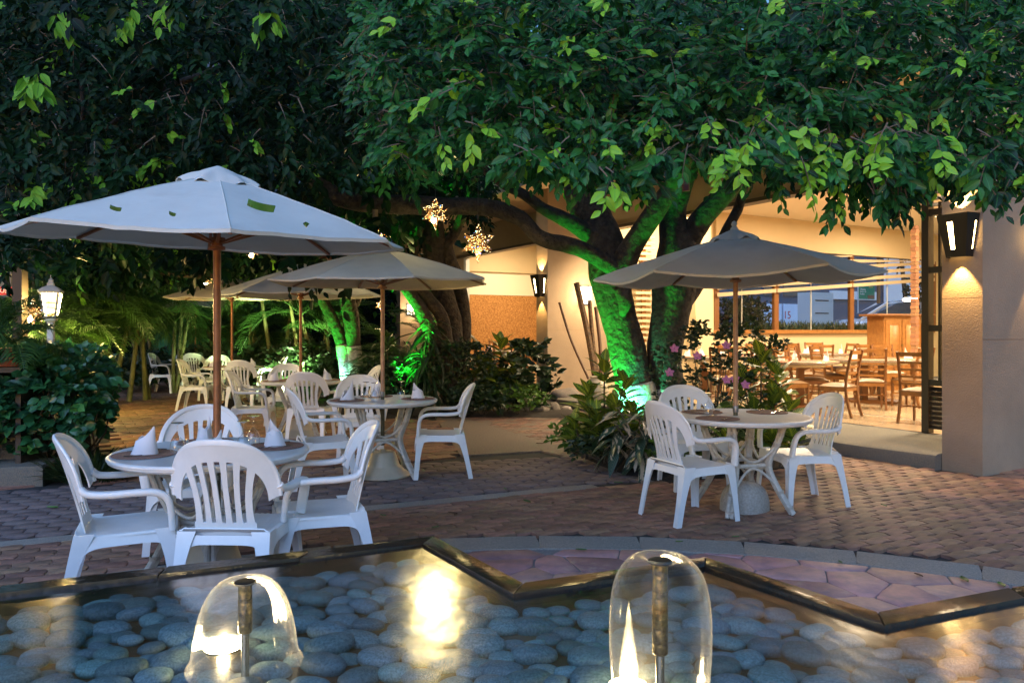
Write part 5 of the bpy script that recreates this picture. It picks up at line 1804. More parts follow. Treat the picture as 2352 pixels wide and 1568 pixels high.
# ------------------------------------------------------------------ middle tree
ZB = 13.2
tb = thing('ficus_tree', 'many limbed tree left of the cork walled room, its left limbs lit green', 'tree', tuple(W(1020, 900, ZB)[:2]) + (0,))
ob_ = Vector(tb.location)
tk = MB()
limb(tk, [(1052, 925, ZB, 70), (1045, 860, ZB, 62), (1042, 800, ZB, 52), (1033, 730, ZB, 52), (1015, 670, ZB, 50), (1003, 620, ZB, 52), (996, 555, ZB, 52), (992, 480, ZB, 48), (990, 400, ZB, 40), (985, 300, ZB - .3, 32)], seg=18, seed=11, off=ob_)
limb(tk, [(1062, 860, ZB + .2, 30), (1068, 760, ZB + .2, 30), (1062, 690, ZB + .2, 30), (1050, 640, ZB + .1, 32), (1034, 600, ZB, 34), (1028, 565, ZB, 30), (1045, 535, ZB, 26), (1062, 495, ZB - .1, 22), (1078, 450, ZB - .2, 20), (1088, 380, ZB - .3, 16)], seg=12, seed=12, off=ob_)
limb(tk, [(1030, 915, ZB - .4, 36), (1005, 800, ZB - .4, 36), (985, 750, ZB - .4, 34), (962, 705, ZB - .4, 30), (936, 668, ZB - .4, 27), (915, 630, ZB - .4, 24), (890, 590, ZB - .4, 22), (850, 540, ZB - .3, 20), (800, 490, ZB - .2, 16)], seg=12, seed=13, off=ob_)
limb(tk, [(1035, 880, ZB - .3, 36), (1018, 740, ZB - .3, 30), (985, 690, ZB - .3, 30), (955, 645, ZB - .35, 26), (932, 600, ZB - .35, 26), (912, 550, ZB - .35, 24), (890, 500, ZB - .35, 20), (860, 440, ZB - .3, 18)], seg=12, seed=14, off=ob_)
limb(tk, [(962, 700, ZB - .3, 24), (948, 640, ZB - .2, 22), (952, 580, ZB - .2, 20), (965, 520, ZB - .2, 18)], seg=10, seed=15, off=ob_)
tk.build('trunk', M['bark_pale'], tb, angle=180)
LB = Leaves()
b_, xs, ys = sample_px(760, [(760, 300), (1120, 330), (1130, 440), (1090, 470), (1000, 470), (880, 560), (800, 560), (700, 500)], 12, 14.5)
od = RNG.normal(0, .7, (len(b_), 3)) + np.array([0, -.3, -.4])
sprigs(LB, b_, od, .34, 8, .13, lime_p=.02)
foliage(tb, LB, SLEAF, M['ficus_shaded'], 0)

# ------------------------------------------------------------------ left tree (whitewashed foot, green lit)
ZC = 14.4
tc = thing('ficus_tree', 'two stemmed tree behind the cream umbrella, whitewashed foot, left stem lit green', 'tree', tuple(W(800, 880, ZC)[:2]) + (0,))
oc = Vector(tc.location)
tk = MB()
limb(tk, [(800, 900, ZC, 26), (791, 840, ZC, 24), (783, 790, ZC, 24), (768, 742, ZC, 26), (748, 702, ZC, 26), (730, 676, ZC, 26), (705, 640, ZC, 24), (688, 600, ZC, 22), (680, 550, ZC, 20), (660, 480, ZC, 18)], seg=14, seed=21, off=oc)
limb(tk, [(815, 900, ZC + .1, 42), (812, 840, ZC + .1, 40), (809, 780, ZC + .1, 38), (806, 730, ZC + .1, 38), (798, 680, ZC + .1, 36), (790, 620, ZC + .1, 32), (800, 560, ZC + .1, 28), (812, 500, ZC + .1, 26), (820, 420, ZC, 22)], seg=14, seed=22, off=oc)
limb(tk, [(812, 700, ZC + .3, 24), (830, 660, ZC + .3, 22), (850, 610, ZC + .3, 20), (862, 550, ZC + .3, 18)], seg=10, seed=23, off=oc)
limb(tk, [(660, 560, ZC - 1, 14), (560, 610, ZC - 1.2, 10), (480, 635, ZC - 1.4, 10), (400, 630, ZC - 1.4, 10), (320, 615, ZC - 1.4, 10), (240, 600, ZC - 1.4, 8)], seg=8, seed=24, off=oc)
tk.build('trunk', M['bark_pale'], tc, angle=180)
wh = MB()
limb(wh, [(800, 902, ZC, 28.5), (792, 842, ZC, 26.5), (784, 792, ZC, 26)], seg=14, seed=21, off=oc, rough=.07)
limb(wh, [(815, 902, ZC + .1, 45), (812.5, 842, ZC + .1, 42.5), (810, 795, ZC + .1, 41)], seg=14, seed=22, off=oc, rough=.07)
wh.build('whitewash', M['whitewash'], tc, angle=180)
LC = Leaves()
b_, xs, ys = sample_px(900, [(150, 540), (420, 540), (720, 545), (760, 590), (640, 620), (600, 600), (500, 600), (300, 610), (200, 640), (140, 640)], 12.5, 15.5)
od = RNG.normal(0, .6, (len(b_), 3)) + np.array([0, -.3, -.6])
sprigs(LC, b_, od, .40, 8, .14, lime_p=.06)
foliage(tc, LC, LEAF, M['ficus_shaded'], 0, far=SLEAF)

# ------------------------------------------------------------------ overhanging tree at the left (its trunk is behind the palms)
ZD = 7.6
td = thing('ficus_tree', 'dark overhanging tree filling the upper left with bare crossing branches and dense leaves', 'tree', (-9.5, 9.5, 0))
od_ = Vector(td.location)
tk = MB()
limb(tk, [(-560, 1000, 9.5, 60), (-400, 700, 9.3, 55), (-200, 500, 9.0, 45), (-60, 330, 8.2, 34), (60, 288, ZD, 18), (140, 296, ZD, 17), (215, 322, ZD, 16), (290, 340, ZD - .2, 14), (400, 310, ZD - .3, 14), (520, 320, ZD, 16), (610, 325, ZD + .2, 18)], seg=10, seed=31, off=od_)
limb(tk, [(75, 332, ZD - .3, 9), (130, 331, ZD - .3, 11), (200, 318, ZD - .3, 12), (260, 282, ZD - .2, 12), (300, 250, ZD, 10), (360, 180, ZD + .3, 9)], seg=8, seed=32, off=od_)
limb(tk, [(150, 350, ZD - .7, 7), (170, 320, ZD - .7, 9), (186, 290, ZD - .7, 10), (191, 250, ZD - .7, 10), (186, 200, ZD - .7, 9), (176, 120, ZD - .6, 8)], seg=8, seed=33, off=od_)
limb(tk, [(100, 245, ZD - .5, 6), (140, 220, ZD - .5, 7), (165, 190, ZD - .5, 7), (185, 150, ZD - .4, 8), (240, 110, ZD, 8)], seg=8, seed=34, off=od_)
limb(tk, [(240, 165, ZD + .3, 16), (290, 200, ZD + .3, 18), (350, 208, ZD + .3, 18), (410, 190, ZD + .3, 16), (470, 170, ZD + .5, 14), (560, 130, ZD + 1, 12)], seg=10, seed=35, off=od_)
limb(tk, [(520, 60, ZD + 1.5, 14), (560, 140, ZD + 1.5, 16), (620, 165, ZD + 1.5, 16), (690, 150, ZD + 1.5, 15), (740, 128, ZD + 1.5, 14), (800, 60, ZD + 1.5, 12)], seg=10, seed=36, off=od_)
tk.build('trunk', M['bark_pale'], td, angle=180)
LD = Leaves(); tw = []
LEFTP = [(-60, -60), (-60, 640), (120, 560), (150, 545), (160, 470), (330, 400), (420, 370), (560, 380), (640, 400), (760, 400), (900, 380), (870, 200), (850, -60)]
HOLE = [((478, 150), 36), ((560, 270), 26), ((150, 140), 18), ((1150, 690), 1)]
b_, xs, ys = sample_px(1900, LEFTP, 5.6, 8.2)
keep = np.ones(len(b_), bool)
for (hx, hy), hr in HOLE: keep &= (xs - hx) ** 2 + (ys - hy) ** 2 > hr * hr
b_ = b_[keep]
od = np.stack([RNG.normal(.1, .7, len(b_)), -np.abs(RNG.normal(.4, .4, len(b_))), RNG.normal(-.45, .35, len(b_))], axis=1)
tw.append(sprigs(LD, b_, od, .20, 9, .080, lime_p=.028))
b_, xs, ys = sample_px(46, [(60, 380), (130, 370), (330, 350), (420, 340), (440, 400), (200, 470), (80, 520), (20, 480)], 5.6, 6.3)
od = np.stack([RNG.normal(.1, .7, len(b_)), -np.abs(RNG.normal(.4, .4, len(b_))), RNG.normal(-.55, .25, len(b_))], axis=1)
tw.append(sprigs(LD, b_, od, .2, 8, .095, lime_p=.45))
for (cx, cy) in ((150, 20), (285, 30), (395, 15), (620, 10), (75, 170)):
    b_ = px_points(RNG.normal(cx, 8, 4), RNG.normal(cy - 20, 8, 4), np.full(4, 4.4))
    od = np.stack([RNG.normal(0, .3, 4), RNG.normal(-.2, .2, 4), np.full(4, -1.0)], axis=1)
    tw.append(sprigs(LD, b_, od, .18, 7, .095, lime_p=.5))
b_, xs, ys = sample_px(1500, [(-80, -80), (-80, 600), (900, 600), (960, 480), (1000, 400), (900, -80)], 8.4, 13.5)
keep = np.ones(len(b_), bool)
for (hx, hy), hr in HOLE: keep &= (xs - hx) ** 2 + (ys - hy) ** 2 > (hr * .7) ** 2
b_ = b_[keep]
od = RNG.normal(0, .7, (len(b_), 3)) + np.array([0, -.3, -.4])
sprigs(LD, b_, od, .42, 9, .15, lime_p=.01)
foliage(td, LD, LEAF, M['ficus_shaded'], 300)
tb_, to_, tl_ = [np.concatenate([q[i] for q in tw]) for i in range(3)]
twig_mesh(td, tb_[:700], to_[:700], tl_[:700], .35, M['twig'], r=.0028)

# far leaf mass over the garden and along its boundary
LF = Leaves()
b_ = np.stack([RNG.uniform(-14, 3.5, 1700), RNG.uniform(6.5, 20, 1700), RNG.uniform(4.6, 6.4, 1700)], axis=1)  # overhead leaf layer, added to block sky light over the umbrella row
sprigs(LF, b_, RNG.normal(0, 1, (1700, 3)), .7, 7, .27)
b_, xs, ys = sample_px(1900, [(-100, -60), (1150, -60), (1130, 480), (900, 620), (-100, 760)], 16, 23)
sprigs(LF, b_, RNG.normal(0, 1, (len(b_), 3)), .7, 7, .26, lime_p=.01)
b_ = np.stack([RNG.uniform(-22, -3, 1500), RNG.uniform(21, 23.5, 1500), RNG.uniform(.1, 3.8, 1500)], axis=1)
sprigs(LF, b_, RNG.normal(0, 1, (1500, 3)), .6, 7, .24)
p, d, n, sc, t = LF.cat()
o_ = leaf_mesh('foliage', None, [p, d, n, sc, t], SLEAF, M['ficus_shaded'])

gw = MB().box((-12, 24.2, 2.0), (36, .2, 4.0))  # dark backdrop, added so no bright sky shows behind the palms
tag(gw.build('dark_backdrop', M['backdrop_wall']), 'dark backdrop wall behind the palms at the back of the terrace', 'wall')
tp = MB().grid(lambda u_, v_: (-9.8 + u_ * 2.3, 20.6 + .10 * math.sin(u_ * 22), .05 + v_ * 2.0), 40, 4, th=.01)
tag(tp.build('green_tarp', M['green_tarp']), 'green tarpaulin screen hung behind the farthest table', 'tarp')

# ------------------------------------------------------------------ hedge at the left
hd = thing('hedge', 'broad leaved green hedge at the left edge, bare twigs showing below', 'hedge', (-4.9, 7.9, 0))
LH = Leaves()
def hedge_pts(n):
    out, dirs = [], []
    while len(out) < n:
        x, y, z = RNG.uniform(-6.3, -3.86), RNG.uniform(7.15, 9.3), RNG.uniform(.22, 1.14)
        topz = 1.12 + .05 * math.sin(x * 3)
        # shell of the clipped mass
        ex = -.54 * y; dx = ex - x; dy = min(y - 7.15, 9.5 - y); dz = topz - z
        sh = min(ex - x, y - 7.15, dz)
        if sh > .38 and RNG.random() < .8: continue
        if x > -.54 * y: continue
        lower = z < .55
        if lower and RNG.random() < .45: continue
        if ex - x < .25 and z < .35: continue
        out.append((x, y, z))
        if dz < min(y - 7.15, ex - x): dirs.append((RNG.normal(0, .5), -.3, .7))
        elif y - 7.15 < ex - x: dirs.append((RNG.normal(0, .6), -.9, RNG.normal(.1, .4)))
        else: dirs.append((.9, RNG.normal(-.2, .6), RNG.normal(.1, .4)))
    return np.array(out), np.array(dirs)
b_, od = hedge_pts(1150)
r_ = sprigs(LH, b_, od, .16, 8, .098, lime_p=.05, updir=(0, -.7, .7), droop=.15, spread=1.0)
foliage(hd, LH, HEART, M['hedge_leaf'], 300)
tws = MB()
R = random.Random(9)
for k in range(60):
    b0 = Vector((R.uniform(-6, -4.25), R.uniform(7.5, 7.9), .1)) - Vector(hd.location)
    p_ = [b0]
    for q in range(4):
        p_.append(p_[-1] + Vector((R.uniform(-.16, .18), R.uniform(-.16, .10), R.uniform(.12, .26))))
    tws.tube(p_, [.014, .011, .009, .007, .004], 5)
tws.build('branches', M['bark_pale'], hd, kind='stuff')
# second, brighter shrub row behind it round the lamp
h2 = thing('hedge', 'yellow lit shrub growing round the foot of the white lamp post', 'hedge', (-6.6, 11.5, 0))
LH = Leaves()
b_ = np.stack([RNG.uniform(-9.5, -5.4, 520), RNG.uniform(10, 12.5, 520), RNG.uniform(.2, 1.05, 520)], axis=1)
b_ = b_[b_[:, 0] < -.54 * b_[:, 1]]
sprigs(LH, b_, np.stack([RNG.normal(0, .5, len(b_)), RNG.normal(-.4, .4, len(b_)), RNG.uniform(0, 1, len(b_))], axis=1), .2, 8, .10, lime_p=.3, droop=.15)
foliage(h2, LH, HEART, M['hedge_leaf'], 0)
# small tuft of dark grass at its foot
def blades(thing_, n, cx, cy, r, h, mt, wide=1.0, rest='grass', lean=.6, z0=0, w=None):
    L_ = Leaves()
    a = RNG.uniform(0, 2 * math.pi, n); rr = r * np.sqrt(RNG.random(n))
    p = np.stack([cx + np.cos(a) * rr, cy + np.sin(a) * rr, np.full(n, z0 + .0)], axis=1)
    d = np.stack([np.cos(a) * lean * RNG.random(n), np.sin(a) * lean * RNG.random(n), np.ones(n)], axis=1)
    nn = np.stack([-np.cos(a), -np.sin(a), np.full(n, .4)], axis=1) + RNG.normal(0, .2, (n, 3))
    L_.add(p, norm(d), norm(nn), h * RNG.uniform(.6, 1.15, n), RNG.uniform(0, .9, n))
    return L_
gt = thing('grass_tuft', 'dark mondo grass tuft at the foot of the hedge', 'grass', (-3.95, 8.0, 0), kind='stuff')
d_ = blades(None, 500, -4.02, 7.35, .34, .30, None, lean=1.3)
leaf_mesh('blades', gt, [x - np.array(gt.location) if i == 0 else x for i, x in enumerate(d_.cat())], BLADE, M['grass'])

# ------------------------------------------------------------------ palms
def frond_proto(seed, L_=1.5, pairs=26, droop=.9):
    R_ = random.Random(seed)
    mb = MB()
    pts = []
    for k in range(13):
        t = k / 12
        pts.append(Vector((.03 * math.sin(t * 3 + seed), L_ * (t - .12 * t * t * droop), L_ * (.55 * t - droop * .75 * t * t))))
    ty = []
    mb.tube(pts, [.011 * (1 - .8 * k / 12) + .002 for k in range(13)], 4)
    nv0 = len(mb.v)
    uv = [(.5, .0)] * nv0
    for k in range(pairs):
        t = .16 + .82 * k / pairs
        i = t * 12; a = int(i); f = i - a
        c = pts[a].lerp(pts[min(a + 1, 12)], f)
        tg = (pts[min(a + 1, 12)] - pts[a]).normalized()
        ll = (.40 * math.sin(min(1, t * 1.15) * math.pi) ** .6 + .10) * L_ / 1.5 * R_.uniform(.85, 1.1)
        for sx in (-1, 1):
            d = (Vector((sx, 0, 0)) * .85 + tg * .75 + Vector((0, 0, .28 + R_.uniform(-.1, .1)))).normalized()
            m1 = c + d * ll * .5
            e = c + d * ll * .95 + Vector((0, 0, -ll * R_.uniform(.25, .5)))
            w = tg.cross(d).cross(d).normalized() * .013
            o_ = len(mb.v)
            mb.v += [tuple(c - w * .4), tuple(c + w * .4), tuple(m1 + w), tuple(m1 - w), tuple(e)]
            uv += [(.4, 0), (.6, 0), (.6, .5), (.4, .5), (.5, 1)]
            mb.f += [(o_, o_ + 1, o_ + 2, o_ + 3), (o_ + 3, o_ + 2, o_ + 4)]
            mb.fm += [0, 0]
    mb.uv = uv
    return mb.mesh('frond', M['palm_leaf'], angle=60)
FRP = [frond_proto(1), frond_proto(2, 1.7, 30, 1.15), frond_proto(3, 1.3, 22, .7), frond_proto(4, 1.9, 30, 1.0)]
PG = 'areca palms along the back of the garden'
def palm(px, d, stems, h, label, nf=8, scale=1.0, seed=0, z0=0, lean=.25, sw=.045, azimuths=None):
    R_ = random.Random(seed)
    c = Vector(((px - CX) / F * d, d, z0))
    t = thing('palm', label, 'palm', c, 0, PG)
    for s_ in range(stems):
        a = R_.uniform(0, 6.28)
        b0 = Vector((math.cos(a) * .18, math.sin(a) * .12, 0)) * (1 if stems > 1 else 0)
        hh = h * R_.uniform(.75, 1.1)
        ln_ = Vector((R_.uniform(-lean, lean), R_.uniform(-.15, .15), 0))
        top = b0 + ln_ * hh + Vector((0, 0, hh))
        if hh > .3:
            pts = [b0.lerp(top, k / 10) + Vector((ln_.x, 0, 0)) * (k / 10) ** 2 * .3 for k in range(11)]
            mb = MB()
            mb.tube(pts, [sw * (1.15 - .4 * k / 10) for k in range(11)], 10)
            for k in range(1, 12):
                q = b0.lerp(top, k / 12) + Vector((ln_.x, 0, 0)) * (k / 12) ** 2 * .3
                mb.lathe([(sw * (1.14 - .4 * k / 12), -.006), (sw * (1.22 - .4 * k / 12), 0), (sw * (1.14 - .4 * k / 12), .006)], 10, c=q)
            mb.build('stem', M['palm_stem'], t)
            tip = pts[-1]
        else: tip = b0
        for k in range(nf):
            an = azimuths[k % len(azimuths)] if azimuths else 2 * math.pi * (k + R_.random() * .6) / nf + s_
            el = R_.uniform(-.25, .85)
            sc = scale * R_.uniform(.75, 1.15)
            Mx = Matrix.Translation(tip) @ Matrix.Rotation(an, 4, 'Z') @ Matrix.Rotation(el, 4, 'X') @ Matrix.Scale(sc, 4)
            o_ = inst('frond', FRP[R_.randrange(4)], t, Mx)
            o_['tint'] = R_.uniform(.1, .9)
where = ['just right of the white lamp post', 'with yellow lit stems right of the lamp post', 'behind the palm with yellow stems', 'over the gravel bed at the left', 'in the dark middle of the back row', 'left of the green tarp', 'in front of the green tarp', 'right of the farthest umbrella pole', 'between the last two umbrella poles', 'behind the last but one umbrella', 'with a pale leaning ringed stem', 'with two leaning stems left of the lit trunk', 'touching the green lit trunk on its left', 'low at the foot of the green lit trunk']
pl = [(160, 13.5, 3, 1.9, .9), (225, 14, 4, 1.9, .9), (275, 15, 4, 2.3, 1.0), (335, 15.5, 2, 1.4, 1.0), (400, 17, 3, 2.0, 1.0), (352, 19, 3, 2.6, 1.2), (470, 19.5, 2, 1.2, .9), (500, 19, 3, 2.0, 1.1), (545, 18, 3, 1.5, 1.0), (585, 17, 3, 1.7, 1.0), (640, 16.5, 2, 2.3, 1.0), (715, 16, 3, 2.2, 1.0), (755, 16, 2, 1.2, .9), (725, 15.2, 1, .3, .7)]
for k, (px, d, st_, h_, sc_) in enumerate(pl):
    palm(px, d, st_, h_, 'areca palm ' + where[k], nf=8, scale=sc_, seed=k + 3)
palm(905, 14.5, 2, .9, 'small palm between the green lit trunk and the middle tree', nf=8, scale=.85, seed=31)
palm(960, 15.5, 1, 1.2, 'feathery palm in front of the small lamp behind the middle tree', nf=8, scale=.8, seed=33)
palm(100, 12.6, 3, 1.2, 'areca palm glowing yellow right behind the lamp posts', nf=10, scale=.9, seed=51)
palm(45, 11.8, 3, 1.5, 'areca palm behind the pergola post at the left edge', nf=10, scale=.9, seed=53)
# potted palm at the far left edge
palm(18, 7.4, 3, .02, 'palm fountaining out of the terracotta planter at the left edge', nf=12, scale=.50, seed=41, z0=1.30)
pot = thing('planter', 'long terracotta planter on a dark stand at the left edge', 'planter', W(20, 842, 7.4))
MB().box((-.12, 0, .08), (.62, .34, .14), bev=.02).build('trough', M['terracotta'], pot)
MB().box((-.12, 0, .165), (.68, .40, .035), bev=.01).build('rim', M['terracotta'], pot)
MB().box((-.12, 0, -.02), (.74, .44, .05)).build('shelf', M['dark_metal'], pot)
for sx in (-.45, .22):
    MB().box((sx, 0, -.55), (.05, .4, 1.0)).build('leg', M['dark_metal'], pot)
pp = W(46, 700, 9.35)
MB_ = MB().box((pp.x, pp.y, 1.25), (.12, .12, 2.5))
tag(MB_.build('pergola_post', M['black_metal']), 'dark square pergola post at the left edge', 'post')
sg = thing('wall_sign', 'red strip sign with white letters half hidden by palm leaves at the left edge', 'sign', W(8, 668, 10.5))
MB().box((0, 0, 0), (.36, .02, .11)).build('board', M['red_sign'], sg, smooth=False)
def text(parent, s, size, loc, mt, rot=(rad(90), 0, 0), name='lettering', align='CENTER'):
    cu = bpy.data.curves.new(name, 'FONT'); cu.body = s; cu.size = size; cu.align_x = align; cu.align_y = 'CENTER'; cu.extrude = .002
    cu.materials.append(mt)
    tmp = bpy.data.objects.new(name + '_curve', cu)
    me = bpy.data.meshes.new_from_object(tmp)
    me.materials.clear(); me.materials.append(mt)
    bpy.data.objects.remove(tmp)
    o_ = bpy.data.objects.new(name, me); link(o_, parent); o_.location = loc; o_.rotation_euler = rot
    return o_
text(sg, 'COS', .085, (-.02, -.014, 0), M['white_letter'])
gwl = MB().box((W(0, 0, 11.5).x - .4, 11.5, 1.7), (1.2, .1, 3.4))
tag(gwl.build('grey_wall_panel', M['grey_wall']), 'grey wall panel behind the red sign at the left edge', 'wall')

# gravel bed and its edging stones
gb = MB()
GP = [P(*q).to_2d() for q in ((225, 872), (560, 872), (700, 866), (700, 854), (225, 852))]
gb.prism([(p.x, p.y) for p in GP], -.03, .035)
tag(gb.build('gravel', M['gravel']), 'brown gravel bed in front of the palms', 'gravel', kind='stuff')
rk = []
for k in range(4):
    mb = MB()
    def rf(u_, v_, k=k):
        a = u_ * 2 * math.pi; th = v_ * math.pi
        v = Vector((math.sin(th) * math.cos(a), math.sin(th) * math.sin(a), math.cos(th)))
        return v * (1 + .28 * mnoise.noise(v * 1.3 + Vector((k * 5.1, 2, 0)))) * Vector((1, 1, 1)).x
    mb.grid(rf, 16, 10)
    rk.append(mb.mesh('rock', M['rock'], angle=180))
R = random.Random(14)
def rock(x, y, s, label, group):
    o_ = bpy.data.objects.new('rock', rk[R.randrange(4)]); link(o_)
    o_.location = (x, y, s * .35); o_.scale = (s * R.uniform(.9, 1.3), s * R.uniform(.8, 1.1), s * R.uniform(.6, .85)); o_.rotation_euler = (0, 0, R.uniform(0, 6))
    tag(o_, label, 'rock', group)
a, b = P(225, 875), P(720, 872)
for k in range(34):
    p = a.lerp(b, k / 33)
    rock(p.x + R.uniform(-.05, .05), p.y + R.uniform(-.06, .06), R.uniform(.09, .15), 'rounded pale stone edging the gravel bed', 'stones edging the gravel bed')
for px, py, s in ((1203, 948, .17), (1243, 948, .15), (1272, 946, .14), (1300, 945, .10), (1298, 926, .30)):
    p = P(px, py); rock(p.x, p.y, s, {1203: 'rounded stone at the foot of the narrow pier, leftmost of four in a row', 1243: 'rounded stone second from the left at the foot of the plaster wall', 1272: 'rounded stone third from the left at the foot of the plaster wall', 1300: 'smallest rounded stone at the foot of the plaster wall, nearest the croton', 1298: 'broad low boulder lying behind the row of stones at the plaster wall'}[px], 'stones at the foot of the plaster wall')
for px, py, s in ((1915, 1030, .11), (1935, 1042, .09), (1902, 1046, .10)):
    p = P(px, py); rock(p.x, p.y, s, {1915: 'upper of the boulders between the croton and the step', 1935: 'boulder touching the kerb of the step, farthest right', 1902: 'lowest boulder against the step, behind the right hand chair'}[px], 'boulders against the step')

# ------------------------------------------------------------------ bedding plants
CG = single_mesh('leaf', proto_leaf(w=.50, fold=.04, droop=.25), M['croton'])
ST = single_mesh('leaf', proto_leaf(w=.30, fold=.04, droop=.35), M['stromanthe'])
STRAP = single_mesh('leaf', proto_leaf(w=.11, fold=.03, droop=.7), M['shrub_leaf'])
def leafy(name, label, cat, px, d, heads, nleaf, size, me, stem=True, elev=(.1, 1.1), group=None, seed=0, z0=.03, facing=True, down=0.0):
    """stems with rosettes of large leaves, every leaf a part"""
    R_ = random.Random(seed)
    c = Vector(((px - CX) / F * d, d, z0))
    t = thing(name, label, cat, c, 0, group)
    sb_ = MB()
    if me is CG: nleaf, size = int(nleaf * 1.45), size * 1.22
    for hx, hy, hz in heads:
        tip = Vector((hx, hy, hz))
        sb_.tube([Vector((hx * .3, hy * .3, 0)), tip * .6, tip], [.012, .010, .007], 6)
        for k in range(nleaf):
            an = k * 2.4 + R_.uniform(-.3, .3)
            f = k / max(1, nleaf - 1)
            el = elev[1] + (elev[0] - elev[1]) * f + R_.uniform(-.15, .15)
            base = tip - Vector((0, 0, f * min(.28, hz * .5)))
            s_ = size * R_.uniform(.75, 1.12) * (.72 + .4 * f)
            Mx = Matrix.Translation(base) @ Matrix.Rotation(an, 4, 'Z') @ Matrix.Rotation(el - down, 4, 'X') @ Matrix.Rotation(R_.uniform(-.4, .4), 4, 'Y') @ Matrix.Scale(s_, 4)
            o_ = inst('leaf', me, t, Mx)
            o_['tint'] = R_.uniform(.1, .9)
    sb_.build('stem', M['twig'], t)
    return t
R = random.Random(2)
def hd_(n, sx, sy, z0, z1, cx=0, cy=0):
    return [(cx + R.uniform(-sx, sx), cy + R.uniform(-sy, sy), R.uniform(z0, z1)) for _ in range(n)]
CRG = 'crotons planted round the trees'
leafy('croton_plant', 'tall yellow veined croton left of the whitewashed trunk foot', 'plant', 1388, 8.45, [(.0, 0, 1.00), (.22, -.05, .82), (-.18, 0, .72), (.08, -.2, .55), (.3, -.15, .5), (-.1, -.2, .40)], 11, .26, CG, group=CRG, seed=1)
leafy('croton_plant', 'yellow veined croton just in front of the glowing trunk foot', 'plant', 1415, 8.1, [(.0, 0, .62), (.12, -.1, .40), (-.2, .0, .5), (.2, .05, .32), (0, -.2, .30)], 10, .25, CG, group=CRG, seed=2)
leafy('croton_plant', 'low dark croton at the left corner of the tree bed', 'plant', 1345, 8.3, [(.05, 0, .55), (-.12, 0, .38), (.15, -.1, .3), (.0, -.12, .22)], 9, .23, CG, group=CRG, seed=3)
leafy('croton_plant', 'full dark croton behind the pole of the right hand umbrella', 'plant', 1748, 8.3, [(.0, 0, 1.12), (.18, 0, .92), (-.2, 0, .85), (.1, -.1, .68), (-.1, -.1, .55), (.28, -.05, .60), (.05, -.15, .4)], 11, .27, CG, group=CRG, seed=4)
leafy('croton_plant', 'low croton under the right hand table, against the step', 'plant', 1775, 7.75, [(.0, 0, .34), (.22, 0, .28), (-.2, 0, .3)], 9, .25, CG, group=CRG, seed=5)
leafy('croton_plant', 'low croton behind the near leg of the right hand table', 'plant', 1620, 7.7, [(.0, 0, .30), (.22, 0, .30), (-.15, .1, .3)], 8, .24, CG, group=CRG, seed=15)
leafy('croton_plant', 'croton below the cork walled room, with one yellow leafed head', 'plant', 1150, 12.9, [(.0, 0, 1.15), (.2, 0, .85), (-.2, 0, .8), (.1, -.1, .5), (-.35, -.1, .5), (.35, -.1, .45)], 10, .34, CG, group=CRG, seed=6)
leafy('croton_plant', 'dark croton below the cork walled room, left of the yellow headed one', 'plant', 1098, 12.8, [(.0, 0, .85), (.25, 0, .6), (-.2, 0, .55), (-.1, -.2, .35)], 10, .33, CG, group=CRG, seed=7)
leafy('ginger_plant', 'plant with long cream striped leaves drooping over the front of the tree bed', 'plant', 1490, 7.55, hd_(9, .34, .14, .34, .70), 12, .40, ST, elev=(-.5, .3), seed=8, down=.15)
leafy('ginger_plant', 'smaller cream striped plant under the table at the bed edge', 'plant', 1600, 7.9, hd_(3, .25, .1, .4, .6), 7, .36, ST, elev=(-.5, .3), seed=18, down=.15)
leafy('dracaena_plant', 'dark strap leaved plant hanging down before the green lit middle tree', 'plant', 985, 12.5, [(0, 0, 1.55), (.12, 0, 1.25), (-.12, 0, 1.0), (.05, -.05, .7)], 17, .62, STRAP, elev=(-.9, .5), seed=9)
leafy('dracaena_plant', 'dark spiky plant between the two green lit trees', 'plant', 890, 13.6, [(0, 0, 1.1), (.35, 0, .8), (-.3, 0, .6)], 18, .75, STRAP, elev=(-.5, 1.0), seed=10)
leafy('dracaena_plant', 'dark spiky plant right of the whitewashed left tree', 'plant', 850, 14.2, [(0, 0, .9), (.3, 0, .5)], 16, .7, STRAP, elev=(-.5, 1.0), seed=12)

def shrub(name, label, px, d, rx, ry, h, n, size, mt, K=7, z0=.05, proto=LEAF, lime=.03, nparts=0, zmin=.08, ln=.12, cat='shrub'):
    c = Vector(((px - CX) / F * d, d, z0))
    t = thing(name, label, cat, c)
    L_ = Leaves()
    a = RNG.uniform(0, 2 * math.pi, n); q = RNG.random(n) ** .5
    zz = zmin + (h - zmin) * RNG.random(n) ** .8
    env = np.sqrt(np.clip(1 - ((zz / h - .45) / .62) ** 2, .05, 1))
    p = np.stack([c.x + np.cos(a) * q * rx * env, c.y + np.sin(a) * q * ry * env, z0 + zz], axis=1)
    od = np.stack([np.cos(a) * .8, np.sin(a) * .8 - .3, RNG.uniform(0, 1, n)], axis=1) + RNG.normal(0, .3, (n, 3))
    r = sprigs(L_, p, od, ln, K, size, lime_p=lime, droop=.08, spread=1.0)
    foliage(t, L_, proto, mt, nparts)
    br = MB()
    R_ = random.Random(int(px))
    for k in range(max(6, n // 12)):
        i = R_.randrange(n)
        e = Vector(p[i]) - c
        br.tube([Vector((e.x * .15, e.y * .15, 0)), Vector((e.x * .6, e.y * .6, e.z * .6)), e], [.008, .006, .003], 4)
    br.build('branches', M['twig'], t, kind='stuff')
    return t
az = shrub('azalea_bush', 'open azalea bush with pink flowers behind the right hand table', 1640, 8.55, .78, .40, 1.35, 330, .055, M['shrub_leaf'], K=8, ln=.07, nparts=60)
